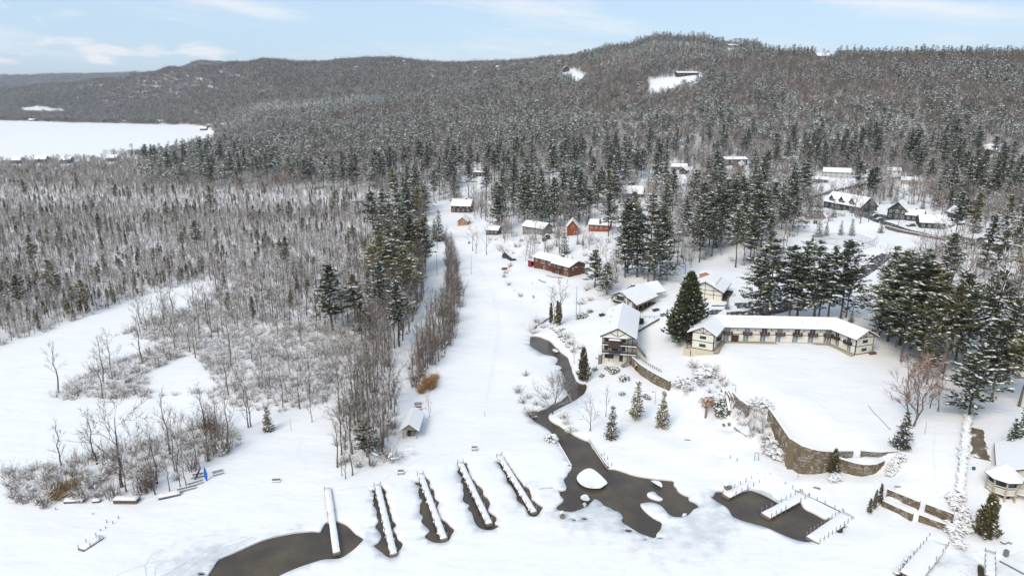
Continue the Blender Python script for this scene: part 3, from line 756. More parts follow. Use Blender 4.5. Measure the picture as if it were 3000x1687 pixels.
def pad(mb, r, c, d, sz, mi):
    """a lump of snow lying on a bough: a low irregular cap"""
    n = 6; a0 = r.uniform(0, 6.28); ax = Vector((d.x, d.y, 0)).normalized() if (d.x or d.y) else Vector((1, 0, 0)); ay = Vector((-ax.y, ax.x, 0))
    ring = []
    for i in range(n):
        a = a0 + 6.283 * i / n; k = r.uniform(.7, 1.15)
        p = c + ax * math.cos(a) * sz * 1.3 * k + ay * math.sin(a) * sz * .5 * k; p.z += (d.z * math.cos(a) * sz * .9) - .04
        ring.append(p)
    top = c + Vector((r.uniform(-.1, .1) * sz, r.uniform(-.1, .1) * sz, sz * .30))
    mb.add(ring + [top], [(i, (i + 1) % n, n) for i in range(n)], mi)
def pine(seed, h, kind='white', lod=1.0, snow=.5, clear=.25, width=.2, lean=0):
    """white: irregular flat boughs on a bare lower trunk; spruce: a full cone"""
    r = random.Random(seed); tk, cr = MB(), MB()
    tr = h * (.0125 if kind == 'white' else .012); aw = r.uniform(0, 6.28)
    n = 5; sp = [Vector((r.uniform(-1, 1) * .012 * h * math.sin(3.14 * i / n) + lean * h * i / n, r.uniform(-1, 1) * .012 * h * math.sin(3.14 * i / n), -.4 + (h * .97 + .4) * i / n)) for i in range(n + 1)]
    tk.tube(sp, [tr * (1.2 if i == 0 else 1) * (1 - .9 * i / n) for i in range(n + 1)], 6 if lod > .5 else 4, 0)
    def at(t):
        i = min(int(t * n), n - 1); return sp[i].lerp(sp[i + 1], t * n - i)
    if kind == 'white':
        wh = int((12 + h * .34) * (lod ** .5)); per = 5 if lod > .5 else 4
        for k in range(wh):
            t = clear + (1 - clear) * ((k + r.uniform(0, .8)) / wh) ** .95
            if t > .985: t = .985
            rel = (t - clear) / (1 - clear)
            Lm = h * width * (.42 + .58 * math.sin(math.pi * min(1, rel * .8 + .2))) * (1 - rel ** 3.2 * .72) * r.uniform(.55, 1.15)
            a0 = r.uniform(0, 6.28)
            for b in range(per):
                if r.random() < .2: continue
                a = a0 + 6.283 * b / per + r.uniform(-.5, .5); L = Lm * r.uniform(.45, 1.3) * (1 + .3 * math.cos(a - aw))
                d = Vector((math.cos(a), math.sin(a), .10 + .5 * rel - (.18 if r.random() < .4 else 0))).normalized()
                p0 = at(t)
                p1 = p0 + d * L
                if lod > .5: cr.tube([p0, p0.lerp(p1, .6) + Vector((0, 0, -.03 * L)), p1], [.05 * h / 20, .03 * h / 20, .01], 3, 2, False)
                m = max(2, int((L / .95 + .8) * lod ** .4))
                for j in range(m):
                    f = .28 + .72 * (j + .5 * r.random()) / m
                    c = p0.lerp(p1, f) + Vector((-d.y, d.x, 0)) * r.uniform(-.3, .3) * L * .35 + Vector((0, 0, r.uniform(-.1, .25)))
                    sz = (.95 if lod > .5 else 1.5) * r.uniform(.7, 1.25) * (h / 22) ** .5
                    tuft(cr, r, c, d, sz, 7 if lod > .5 else 3, 0)
                    if r.random() < snow * .75: pad(cr, r, c + Vector((0, 0, .14 * sz)), d, sz * r.uniform(.45, .85), 1)
    else:
        lv = int((h * 1.35 + 5) * lod ** .6)
        for k in range(lv):
            t = clear + (1 - clear) * (k + r.random() * .5) / lv
            rel = (t - clear) / (1 - clear)
            L0 = h * width * (1.0 - rel) ** .82 * (1 if rel > .06 else .8) + .12
            nb = max(4, int((7 if lod > .5 else 5) * (1 - .45 * rel)))
            a0 = r.uniform(0, 6.28)
            for b in range(nb):
                a = a0 + 6.283 * b / nb + r.uniform(-.25, .25); L = L0 * r.uniform(.7, 1.18)
                d = Vector((math.cos(a), math.sin(a), -.28 + .5 * rel)).normalized(); p0 = at(min(t, .99)); p1 = p0 + d * L
                m = max(1, int((L / .7 + .7) * lod ** .4))
                for j in range(m):
                    f = .35 + .65 * (j + .6 * r.random()) / m
                    c = p0.lerp(p1, f); sz = (.62 if lod > .5 else 1.0) * r.uniform(.75, 1.2) * (h / 12) ** .35
                    tuft(cr, r, c, d, sz, 4 if lod > .5 else 3, 0, .3)
                    if r.random() < snow * .6: pad(cr, r, c + Vector((0, 0, .13 * sz)), d, sz * r.uniform(.4, .8), 1)
        tuft(cr, r, at(.99), Vector((0, 0, 1)), .35, 4, 0, 1.0)
    return tk, cr
def cedar(seed, h, w=.16, snow=.2, clear=.06, dens=170):
    """dense narrow cedar: foliage sprays over an egg-shaped shell"""
    r = random.Random(seed); tk, cr = MB(), MB()
    tk.tube([(0, 0, -.3), (0, 0, h * .5), (0, 0, h * .93)], [.014 * h, .009 * h, .002 * h], 5, 0)
    for k in range(int(dens * (h / 6) ** 1.2)):
        t = r.random() ** .85; z = h * (clear + (1 - clear) * t)
        a = r.uniform(0, 6.28); lump = 1 + .22 * math.sin(3 * a + t * 9 + seed) + .16 * math.sin(5 * a - t * 17 + seed)
        rad = h * w * (math.sin(min(1, (t + .16) / .36) * 1.57)) * (1 - t) ** .62 * r.uniform(.45, 1.12) * lump
        c = Vector((math.cos(a) * rad, math.sin(a) * rad, z))
        sz = .55 * r.uniform(.7, 1.3) * (min(h, 12) / 8) ** .4
        for q in range(5):
            aa = a + r.uniform(-.9, .9); up = r.uniform(-.2, 1.0)
            u = Vector((math.cos(aa) * .7, math.sin(aa) * .7, up)) * sz; w2 = Vector((-math.sin(aa), math.cos(aa), r.uniform(-.4, .4))) * sz * .42
            p = c + rvec(r, .3 * sz); cr.add([p - u * .4 - w2, p - u * .4 + w2, p + u], [(0, 1, 2)], 0)
        if r.random() < snow: pad(cr, r, c + Vector((0, 0, .25 * sz)), Vector((math.cos(a), math.sin(a), 0)), sz * r.uniform(.4, .7), 1)
    return tk, cr
def shrub(seed, h, n=26, spread=.9, snow=.0, tw=.05, twn=4):
    r = random.Random(seed); tk, cr = MB(), MB()
    for k in range(n):
        a = r.uniform(0, 6.28); tilt = r.uniform(.1, spread)
        d = Vector((math.cos(a) * tilt, math.sin(a) * tilt, 1)).normalized(); L = h * r.uniform(.5, 1.05)
        p = Vector((math.cos(a) * r.random() * .25 * h, math.sin(a) * r.random() * .25 * h, -.15)); q = [p]
        for i in range(3):
            d = (d + rvec(r, .25)).normalized(); q.append(q[-1] + d * L / 3)
        tk.tube(q, [.02 * h * .5 + .006, .014 * h * .5, .008, .004], 3, 0, False)
        for j in range(twn):
            i = r.randint(0, 2); pp = q[i].lerp(q[i + 1], r.random()); nd = (d + rvec(r, 1)).normalized(); e = pp + nd * h * r.uniform(.2, .45)
            s = nd.cross(rvec(r)).normalized() * tw
            cr.add([pp - s * .5, pp + s * .5, e], [(0, 1, 2)], 0)
            if r.random() < snow: pad(cr, r, pp.lerp(e, .6), nd, h * r.uniform(.07, .15), 1)
    return tk, cr
def evergreen_bush(seed, h, snow=.7, big=1.0):
    r = random.Random(seed); tk, cr = MB(), MB()
    for k in range(5):
        a = k * 1.26; tk.tube([(0, 0, -.1), (math.cos(a) * .4 * h, math.sin(a) * .4 * h, h * .55)], [.03 * h, .012 * h], 4, 0, False)
    for k in range(46):
        a = r.uniform(0, 6.28); t = r.random(); ph = r.uniform(.05, 1)
        c = Vector((math.cos(a) * h * .75 * math.sqrt(1 - ph * ph * .8), math.sin(a) * h * .75 * math.sqrt(1 - ph * ph * .8), h * .85 * ph)) * r.uniform(.75, 1.02)
        tuft(cr, r, c, Vector((math.cos(a), math.sin(a), .3)), .42 * h ** .6, 4, 0, .8)
        if r.random() < snow: pad(cr, r, c + Vector((0, 0, .1)), Vector((math.cos(a), math.sin(a), -.15)), .3 * big * h ** .6 * r.uniform(.7, 1.3), 1)
    return tk, cr

KIND = {}      # kind -> list of (trunk mesh, crown mesh, joined mesh or None)
def reg(kind, variants, tmats, cmats):
    out = []
    for tk, cr in variants:
        j = MB(); j.v = list(tk.v); j.f = list(tk.f); j.m = [len(cmats)] * len(tk.f)
        b = len(j.v); j.v += cr.v; j.f += [tuple(b + i for i in f) for f in cr.f]; j.m += cr.m
        out.append((tk.mesh('trunk', tmats), cr.mesh('crown', cmats), j.mesh(kind, cmats + tmats)))
    KIND[kind] = out
reg('white_pine', [pine(10 + i, 25, 'white', 1, s, c, w) for i, (s, c, w) in enumerate([(.75, .18, .27), (.65, .32, .25), (1.0, .12, .29), (.5, .22, .27), (.75, .42, .24)])], ['bark'], ['needle', 'clump', 'bark'])
reg('olive_pine', [pine(30 + i, 23, 'white', 1, s, c, w) for i, (s, c, w) in enumerate([(.45, .3, .25), (.3, .2, .27), (.55, .4, .23)])], ['bark'], ['needle_ol', 'clump', 'bark'])
reg('spruce', [pine(20 + i, 14, 'spruce', 1, s, .05, w) for i, (s, w) in enumerate([(.6, .2), (.4, .17), (.8, .22), (.25, .19)])], ['bark'], ['needle', 'clump', 'bark'])
reg('young_spruce', [pine(26 + i, 8.5, 'spruce', 1, s, c, w) for i, (s, w, c) in enumerate([(.25, .21, .1), (.2, .19, .16), (.35, .2, .08)])], ['bark'], ['needle_ol', 'clump', 'bark'])
reg('cedar', [cedar(240 + i, 9, w, s, c, d) for i, (w, s, c, d) in enumerate(((.15, .15, .1, 150), (.11, .3, .2, 80), (.19, .35, .1, 95), (.13, .4, .3, 70), (.2, .25, .15, 75)))], ['bark'], ['needle_ol', 'clump'])
reg('evergreen', [cedar(47 + i, 20, .23, s, .04, 520) for i, s in enumerate((.12, .16))], ['bark'], ['needle', 'clump'])
reg('broad_cedar', [cedar(54, 10, .22, .12, .03, 330)], ['bark'], ['needle_ol', 'clump'])
reg('brown_cedar', [cedar(250 + i, 9, w, s, c, d) for i, (w, s, c, d) in enumerate(((.13, .25, .15, 80), (.16, .3, .25, 65), (.1, .2, .1, 70)))], ['bark'], ['needle_br', 'clump'])
reg('bare_tree', [bare_tree(50 + i, 18, s, 9, 4, 9, .05, 1.5, c) for i, (s, c) in enumerate([(.36, .3), (.42, .25), (.32, .4), (.45, .2), (.38, .45)])], ['barkgrey'], ['barkgrey', 'twig'])
reg('slender_tree', [bare_tree(60 + i, 15, .22, 9, 3, 7, .045, 1.3, c, .02) for i, c in enumerate([.25, .35, .2, .45])], ['bark'], ['bark', 'twig'])
reg('spreading_tree', [bare_tree(70 + i, 15, .52, 10, 5, 10, .05, 1.6, .2, 0, s) for i, s in enumerate((1, 3, 2))], ['bark'], ['bark', 'twig'])
reg('snowy_tree', [bare_tree(80 + i, 13, .42, 9, 4, 9, .07, 1.3, .2) for i in range(4)], ['barkgrey'], ['barkgrey', 'twigsnow'])
reg('russet_tree', [bare_tree(90 + i, 16, .36, 10, 5, 16, .06, 1.4, .15, 0, 2) for i in range(2)], ['barkgrey'], ['barkgrey', 'twigred'])
reg('thicket', [shrub(100 + i, 5, 16, .5, .0, .06, 9) for i in range(3)], ['twig'], ['twigsnow', 'clump'])
reg('hedge_thicket', [shrub(104 + i, 6.5, 22, .3, .0, .06, 12) for i in range(3)], ['twigbrown'], ['twigbrown', 'clump'])
reg('shrub', [shrub(110 + i, 2.0, 24, 1.1, .25, .05, 7) for i in range(4)], ['twigsnow'], ['twigsnow', 'clump'])
reg('brown_shrub', [shrub(120 + i, 2.4, 34, .8, .05, .045, 5) for i in range(3)], ['twig'], ['twig', 'clump'])
reg('snow_bush', [evergreen_bush(130 + i, 1.6, .9) for i in range(3)], ['bark'], ['needle', 'clump'])
reg('white_bush', [evergreen_bush(136 + i, 1.6, 1.0, 1.25) for i in range(3)], ['twigsnow'], ['twigsnow', 'clump'])
reg('reeds', [shrub(140 + i, 1.9, 60, .35, .0, .05, 2) for i in range(2)], ['reed'], ['reed', 'clump'])
# lighter versions for the far woods
reg('far_pine', [pine(150 + i, 19, 'white', .3, s, .15, .27) for i, s in enumerate((.75, .5, 1.0, .35))], ['bark'], ['needle', 'clump', 'bark'])
reg('far_spruce', [pine(160 + i, 17, 'spruce', .25, s, .03, .17) for i, s in enumerate((.7, .4, .95))], ['bark'], ['needle', 'clump', 'bark'])
reg('far_bare', [bare_tree(170 + i, 12, .56, 8, 4, 13, .11, 1.8, .2) for i in range(4)], ['twig'], ['twig', 'twig'])
reg('far_snowy', [bare_tree(176 + i, 12, .54, 8, 4, 12, .12, 1.7, .2) for i in range(2)], ['twig'], ['twig', 'twigsnow'])
def clump_of(seed, n, rad, mix):
    r = random.Random(seed); out = MB()
    for k in range(n):
        kd = r.choices([m[0] for m in mix], [m[1] for m in mix])[0]
        tk, cr = FAR_SRC[kd][r.randrange(len(FAR_SRC[kd]))]
        a = r.uniform(0, 6.28); d = rad * math.sqrt(r.random()); ox, oy = math.cos(a) * d, math.sin(a) * d; s = r.uniform(.75, 1.2); ph = r.uniform(0, 6.28); ck, sk = math.cos(ph) * s, math.sin(ph) * s
        for mbx, off in ((tk, None), (cr, 1)):
            b = len(out.v); out.v += [(x * ck - y * sk + ox, x * sk + y * ck + oy, z * s) for x, y, z in mbx.v]
            out.f += [tuple(b + i for i in f) for f in mbx.f]
            out.m += [{'fp': (0, 1, 2), 'fb': (2, 2, 2), 'fs': (3, 3, 3)}[kd][m] if off else 2 for m in mbx.m]
    return out
FAR_SRC = {'fp': [pine(180 + i, 18, 'spruce' if i % 2 else 'white', .12, .6, .08, .2 if i % 2 else .25) for i in range(4)],
           'fb': [bare_tree(190 + i, 11, .58, 6, 3, 9, .32, 2.6, .2) for i in range(3)],
           'fs': [bare_tree(196 + i, 11, .56, 6, 3, 9, .30, 2.4, .2) for i in range(2)]}
KIND['wood_clump'] = [(None, None, clump_of(200 + i, 12, 13, [('fp', .35 + .2 * (i % 3)), ('fb', .42), ('fs', .20)]).mesh('wood_clump', ['needle', 'clump', 'twig', 'twigsnow'])) for i in range(6)]

N_PARTS = 0
def plant(kind, x, y, h=None, label=None, cat='tree', group=None, var=None, z=None, name=None, rot=None, sx=1.0):
    """one tree standing at (x, y): an Empty with its trunk and crown"""
    v = KIND[kind]; i = var % len(v) if var is not None else R.randrange(len(v)); tk, cr, _ = v[i]
    h0 = HEIGHT[kind]
    s = (h / h0) if h else R.uniform(.8, 1.15)
    if z is None: z = gz(x, y)
    o = empty(name or kind, (x, y, z), label, cat, group)
    o.rotation_euler = (R.gauss(0, .025), R.gauss(0, .025), R.uniform(0, 6.28) if rot is None else rot); o.scale = (s * sx, s * sx, s)
    for me, nm in ((tk, 'trunk'), (cr, 'crown')):
        c = bpy.data.objects.new(nm, me); c.parent = o; COL.objects.link(c)
    return o
HEIGHT = {'white_pine': 25, 'olive_pine': 23, 'spruce': 14, 'young_spruce': 8.5, 'cedar': 9, 'brown_cedar': 9, 'evergreen': 20, 'broad_cedar': 10, 'white_bush': 1.6, 'bare_tree': 18, 'slender_tree': 15, 'spreading_tree': 15, 'snowy_tree': 13, 'russet_tree': 16, 'thicket': 5, 'hedge_thicket': 6.5, 'shrub': 2.0, 'brown_shrub': 2.4, 'snow_bush': 1.6, 'reeds': 1.9, 'far_pine': 19, 'far_spruce': 17, 'far_bare': 12, 'far_snowy': 12, 'wood_clump': 15}

# ------------------------------------------------------------------ woods as stuff: one object, tree meshes set on points
def proto_objects(kinds):
    return [(k, i, bpy.data.objects.new('source_' + k, v[2])) for k in kinds for i, v in enumerate(KIND[k])]
def stuff_wood(name, label, cat, items):
    """items: (kind, variant, x, y, z, rot, scale)"""
    kinds = sorted({(i[0], i[1]) for i in items})
    src = {kv: bpy.data.objects.new('source_' + kv[0], KIND[kv[0]][kv[1]][2]) for kv in kinds}
    idx = {kv: n for n, kv in enumerate(kinds)}
    me = bpy.data.meshes.new(name)
    a = np.array([(i[2], i[3], i[4]) for i in items], np.float32)
    me.vertices.add(len(items)); me.vertices.foreach_set('co', a.ravel())
    for nm, ty, vals in (('pid', 'INT', [idx[(i[0], i[1])] for i in items]), ('rot', 'FLOAT', [i[5] for i in items]), ('siz', 'FLOAT', [i[6] for i in items])):
        at = me.attributes.new(nm, ty, 'POINT'); at.data.foreach_set('value', np.array(vals, np.int32 if ty == 'INT' else np.float32))
    o = bpy.data.objects.new(name, me); COL.objects.link(o)
    ng = bpy.data.node_groups.new(name, 'GeometryNodeTree')
    ng.interface.new_socket('Geometry', in_out='INPUT', socket_type='NodeSocketGeometry'); ng.interface.new_socket('Geometry', in_out='OUTPUT', socket_type='NodeSocketGeometry')
    n, l = ng.nodes, ng.links
    gi, go = n.new('NodeGroupInput'), n.new('NodeGroupOutput')
    iop = n.new('GeometryNodeInstanceOnPoints'); l.new(gi.outputs[0], iop.inputs['Points'])
    jn = n.new('GeometryNodeJoinGeometry')
    for kv in reversed(kinds):
        oi = n.new('GeometryNodeObjectInfo'); oi.inputs['Object'].default_value = src[kv]; oi.inputs['As Instance'].default_value = True
        l.new(oi.outputs['Geometry'], jn.inputs[0])
    l.new(jn.outputs[0], iop.inputs['Instance']); iop.inputs['Pick Instance'].default_value = True
    def named(nm, ty):
        q = n.new('GeometryNodeInputNamedAttribute'); q.data_type = ty; q.inputs['Name'].default_value = nm; return q.outputs['Attribute']
    l.new(named('pid', 'INT'), iop.inputs['Instance Index'])
    cx = n.new('ShaderNodeCombineXYZ'); l.new(named('rot', 'FLOAT'), cx.inputs[2])
    e2r = n.new('FunctionNodeEulerToRotation'); l.new(cx.outputs[0], e2r.inputs[0]); l.new(e2r.outputs[0], iop.inputs['Rotation'])
    l.new(named('siz', 'FLOAT'), iop.inputs['Scale'])
    l.new(iop.outputs[0], go.inputs[0])
    md = o.modifiers.new('trees', 'NODES'); md.node_group = ng
    return tag(o, label, cat, kind='stuff')

# regions of the photo (where the trees stand on the ground)
POLY = {
 'swamp': [(-500,470),(430,470),(650,470),(1060,500),(1130,600),(1180,700),(1080,740),(960,780),(850,815),(700,850),(640,820),(540,840),(440,860),(330,900),(220,940),(100,985),(-500,1150)],
 'brush': [(640,830),(860,815),(1080,740),(1230,720),(1245,800),(1235,870),(1200,950),(1110,1060),(1010,1130),(960,1170),(920,1200),(760,1210),(660,1180),(560,1150),(420,1170),(160,1170),(150,1150),(300,1075),(470,1010),(380,985),(330,985),(430,940),(560,900),(620,860)],
 'brush_gap': [(430,1090),(560,1040),(640,1130),(560,1150),(480,1160),(440,1140)],
 'row_west': [(1110,700),(1242,705),(1248,800),(1240,880),(1200,980),(1130,1090),(1060,1180),(1000,1250),(985,1380),(1080,1390),(1130,1310),(1160,1230),(1060,1150)],
 'point': [(985,1200),(1060,1120),(1160,1150),(1165,1220),(1150,1290),(1120,1340),(1070,1385),(1010,1400),(985,1330)],
 'row_east': [(1300,700),(1316,700),(1345,800),(1352,880),(1330,980),(1295,1060),(1240,1120),(1190,1150),(1200,1080),(1260,960),(1305,860),(1305,780)],
 'shore': [(15,1420),(20,1380),(200,1350),(330,1310),(480,1290),(600,1240),(720,1270),(690,1320),(590,1380),(500,1420),(440,1460),(330,1470),(200,1475),(140,1495),(30,1490)],
 'village': [(1060,500),(1900,440),(2000,440),(2010,800),(1960,830),(1860,845),(1780,840),(1760,790),(1700,740),(1560,760),(1480,745),(1420,720),(1370,690),(1330,660),(1240,690),(1180,700)],
 'rows_mid': [(1400,590),(1720,600),(1720,690),(1700,715),(1600,740),(1480,740),(1440,715),(1400,700)],
 'upper': [(1900,440),(3300,430),(3300,640),(2980,640),(2860,690),(2560,650),(2000,660)],
 'east': [(2560,930),(2620,780),(2700,720),(3300,700),(3300,1080),(2960,1100),(2840,1060),(2780,1080),(2730,1060),(2640,1060),(2590,1020)],
 'behind': [(1900,700),(2080,640),(2400,640),(2340,720),(2200,830),(2180,800),(2100,760),(1990,800)],
}
CLEAR = {
 'hill_meadow': [(1897,235),(1990,224),(2072,226),(2062,246),(2000,262),(1950,285),(1900,290)],
 'ridge_house': [(2386,165),(2432,160),(2452,178),(2390,180)],
 'top_house': [(2128,119),(2190,116),(2195,130),(2130,132)],
 'barn': [(1636,212),(1670,204),(1720,225),(1700,260),(1640,225)],
 'west_field': [(58,318),(110,312),(200,325),(198,334),(90,334),(60,326)],
 'drive': [(1260,600),(1330,590),(1360,650),(1290,690),(1240,690)],
 'lane': [(1244,690),(1300,690),(1310,780),(1308,880),(1270,960),(1190,1085),(1120,1180),(1080,1180),(1180,1040),(1238,930),(1250,830)],
 'corridor': [(1290,640),(1380,640),(1440,720),(1480,760),(1560,760),(1600,820),(1560,940),(1500,1290),(1200,1290),(1180,1190),(1290,1080),(1352,930),(1356,820),(1310,700)],
 'tennis': [(2340,690),(2560,670),(2700,710),(2640,800),(2500,840),(2440,860),(2380,900),(2150,900),(2210,830),(2330,740)],
 'lot': [(2500,600),(2700,600),(2860,690),(2800,720),(2560,680)],
 'gap1': [(1355,512),(1425,505),(1440,570),(1380,580),(1340,560)],
 'gap2': [(1905,510),(2040,500),(2060,530),(1960,550),(1890,540)],
 'gap3': [(2380,510),(2600,520),(2520,580),(2380,590)],
 'gap4': [(2080,490),(2200,480),(2200,500),(2080,510)],
}
HBOX = []      # houses in the photo: x, half width, y of the roof, distance; trees that would hide them are mostly left out
BUILT = []     # footprints (x, y, radius) kept free of scattered trees; filled by the builders below

# ------------------------------------------------------------------ stone walls, roads, docks
class Fr:
    """a local frame: origin at the front left corner, ex along the front, ey going back"""
    def __init__(s, o, ex, W=0, D=0, z=0):
        s.o = Vector((o[0], o[1], 0)); s.ex = Vector((ex[0], ex[1], 0)).normalized(); s.ey = Vector((-s.ex.y, s.ex.x, 0)); s.W = W; s.D = D; s.z = z
    def w(s, x, y, z): return s.o + s.ex * x + s.ey * y + Vector((0, 0, s.z + z))
    def box(s, mb, x0, x1, y0, y1, z0, z1, mi=0):
        q = [(x0, y0), (x1, y0), (x1, y1), (x0, y1)]
        mb.hexa([s.w(a, b, z0) for a, b in q], [s.w(a, b, z1) for a, b in q], mi)
    def face(s, mb, f, u0, u1, z0, z1, d0, d1, mi=0):
        m = {'f': lambda u, d: (u, -d), 'b': lambda u, d: (u, s.D + d), 'r': lambda u, d: (s.W + d, u), 'l': lambda u, d: (-d, u)}[f]
        q = [m(u0, d0), m(u1, d0), m(u1, d1), m(u0, d1)]
        mb.hexa([s.w(a, b, z0) for a, b in q], [s.w(a, b, z1) for a, b in q], mi)
    def fpt(s, f, u, d, z):
        m = {'f': (u, -d), 'b': (u, s.D + d), 'r': (s.W + d, u), 'l': (-d, u)}[f]
        return s.w(m[0], m[1], z)

def stone_wall(name, label, line, tops, mat_='stone', thick=.55, sw=.5, sh=.34, cap=.14, depth=.6, group=None):
    """line: ground points of the outer face (x, y); tops: height of the wall top at each point. Individual stones stand proud of a mortar core."""
    r = random.Random(len(name) + int(line[0][0] * 10))
    base = Vector((line[0][0], line[0][1], gz(*line[0])))
    o = empty(name, base, label, 'wall', group)
    core, st, cp = MB(), MB(), MB()
    n = len(line)
    nrm = []
    for i in range(n):
        a = Vector(line[max(i - 1, 0)]); b = Vector(line[min(i + 1, n - 1)]); d = (b - a).normalized(); q = Vector((d.y, -d.x))
        nrm.append(q)
    mid = n // 2       # outward = towards the lake / camera
    if nrm[mid].dot(-Vector(line[mid])) < 0: nrm = [-q for q in nrm]
    for i in range(n - 1):
        a, b = Vector(line[i]), Vector(line[i + 1]); L = (b - a).length
        ai, bi = a - nrm[i] * thick, b - nrm[i + 1] * thick
        za, zb_ = min(gz(*(a + nrm[i] * .6)), tops[i] - .3) - depth, min(gz(*(b + nrm[i + 1] * .6)), tops[i + 1] - .3) - depth
        a2, b2 = a - nrm[i] * .06, b - nrm[i + 1] * .06
        core.hexa([(a2.x, a2.y, za), (b2.x, b2.y, zb_), (bi.x, bi.y, zb_), (ai.x, ai.y, za)], [(a2.x, a2.y, tops[i] - .03), (b2.x, b2.y, tops[i + 1] - .03), (bi.x, bi.y, tops[i + 1] - .03), (ai.x, ai.y, tops[i] - .03)])
        if cap:
            ao, bo = a + nrm[i] * .04, b + nrm[i + 1] * .04
            cp.hexa([(ao.x, ao.y, tops[i] + .0), (bo.x, bo.y, tops[i + 1] + .0), (bi.x, bi.y, tops[i + 1]), (ai.x, ai.y, tops[i])], [(ao.x - nrm[i].x * .1, ao.y - nrm[i].y * .1, tops[i] + cap), (bo.x - nrm[i + 1].x * .1, bo.y - nrm[i + 1].y * .1, tops[i + 1] + cap), (bi.x, bi.y, tops[i + 1] + cap), (ai.x, ai.y, tops[i] + cap)])
        nv = ((nrm[i] + nrm[i + 1]) / 2).normalized(); dv = (b - a) / L
        zt, z = max(tops[i], tops[i + 1]), min(za, zb_) + depth * .4
        while z < zt:
            hh = sh * r.uniform(.55, 1.5); u = -r.random() * sw
            while u < L:
                ww = sw * r.uniform(.4, 1.7); u0, u1 = max(u, 0), min(u + ww - .04, L); u += ww
                if u1 - u0 < .1: continue
                t = (u0 + u1) / 2 / L; top_here = tops[i] + (tops[i + 1] - tops[i]) * t
                z1 = min(z + hh * r.uniform(.82, 1.12) - .03, top_here - .02)
                if z1 - z < .08: continue
                pr = r.uniform(.015, .10); p0, p1 = a + dv * u0, a + dv * u1; q0, q1 = p0 - nv * .1, p1 - nv * .1
                f0, f1 = p0 + nv * (pr - .04) + dv * .03, p1 + nv * (pr - .04) - dv * .03; e = .035
                st.add([(q0.x, q0.y, z), (q1.x, q1.y, z), (q1.x, q1.y, z1), (q0.x, q0.y, z1), (f0.x, f0.y, z + e + r.uniform(-.02, .02)), (f1.x, f1.y, z + e + r.uniform(-.02, .02)), (f1.x, f1.y, z1 - e), (f0.x, f0.y, z1 - e + r.uniform(-.03, .03))], [(4, 5, 6, 7), (0, 1, 5, 4), (1, 2, 6, 5), (2, 3, 7, 6), (3, 0, 4, 7)])
            z += hh
    core.build('wall_core', 'mortar', o)
    tag(st.build('stones', mat_, o), kind='stuff')
    if cap: cp.build('snow_cap', 'pack', o)
    return o
def px_line(c, tops, zt, k=1.0):
    """rim points of a wall seen in the photo, all at about height zt -> (x, y)"""
    return [tuple(P(*q, z)[:2]) for q, z in zip(c(tops), zt if isinstance(zt, list) else [zt] * len(tops))]
def resample(line, tops, step=1.6):
    L, T = [line[0]], [tops[0]]
    for i in range(len(line) - 1):
        d = math.hypot(line[i + 1][0] - line[i][0], line[i + 1][1] - line[i][1]); k = max(1, round(d / step))
        for j in range(1, k + 1):
            t = j / k; L.append((line[i][0] + (line[i + 1][0] - line[i][0]) * t, line[i][1] + (line[i + 1][1] - line[i][1]) * t)); T.append(tops[i] + (tops[i + 1] - tops[i]) * t)
    return L, T
zt = [8.35, 8.2, 8.0, 7.75, 7.7]
ln = px_line(c6, [(1070,492), (1150,603), (1230,722), (1300,825), (1330,838)], zt)
stone_wall('rampart_wall', 'long curved stone rampart wall climbing beside the snowy motel lawn', *resample(ln, zt), 'stone2')
zt = [7.75, 7.5, 7.3, 7.05, 6.75, 5.9]
ln = px_line(c6, [(1330,840), (1430,902), (1540,937), (1600,952), (1660,962), (1795,972)], zt)
stone_wall('bastion_wall', 'tall rounded stone bastion wall below the motel lawn corner', *resample(ln, zt), 'stone2')
mb = MB()   # a buttress where the two meet
p = P(*c6([(1318, 835)])[0], 7.7); mb.prism([(p.x - .55, p.y - 1.0), (p.x + .55, p.y - .95), (p.x + .6, p.y + .3), (p.x - .6, p.y + .3)], 0.5, 7.55)
mb.build('buttress', 'stone2', None, label='square stone buttress where the rampart meets the bastion', cat='buttress')
zt = [5.2, 4.75, 4.65, 4.55, 4.5, 4.4]
ln = px_line(c6, [(1700,990), (1780,1022), (1880,1052), (2000,1088), (2100,1107), (2230,1103)], zt)
ln += [tuple(P(*c6([(2330, 1063)])[0], 4.3)[:2])]; zt += [4.3]
stone_wall('lower_terrace_wall', 'snow-streaked stone wall holding the half-round lower terrace', *resample(ln, zt), 'stone2')
for nm, lab, pts in (('parapet_wall', 'low brown stone parapet left of the lawn gap', [(1800,962), (1900,964), (1992,962)]), ('parapet_wall', 'low dark stone parapet right of the lawn gap by the pine', [(2075,960), (2180,972), (2300,976), (2400,968), (2490,962)])):
    q = [P(*e, 5.5) for e in c6(pts)]; ln, tp = resample([(e.x, e.y) for e in q], [5.6] * len(q))
    stone_wall(nm, lab, ln, tp, 'stone', .45, .45, .28, .06)
zt = [5.3, 5.5, 5.7, 5.9, 6.0, 6.0]
ln = px_line(c7, [(1780,728), (1870,800), (1940,868), (2100,968), (2250,1050), (2385,1122)], zt)
stone_wall('retaining_wall', 'straight tan stone retaining wall running down from the chalet', *resample(ln, zt), 'stone2')
for nm, lab, g, z in (('garden_wall', 'upper left stone garden wall beside the steps', GA, 3.95), ('garden_wall', 'lower left stone garden wall next to the arborvitae', GB, 2.45), ('garden_wall', 'upper right stone garden wall near the snowy hedge', GC, 3.95), ('garden_wall', 'lower right stone garden wall ending at the snowy bushes', GD, 2.45)):
    q = [P(*e, z) for e in g]; ln, tp = resample([(e.x, e.y) for e in q], [z, z], 1.5)
    o = stone_wall(nm, lab, ln, tp, 'stone2', .5, .42, .26, .08)
q = [P(*e, 8.3) for e in c6([(560,270), (620,350), (650,410)])]
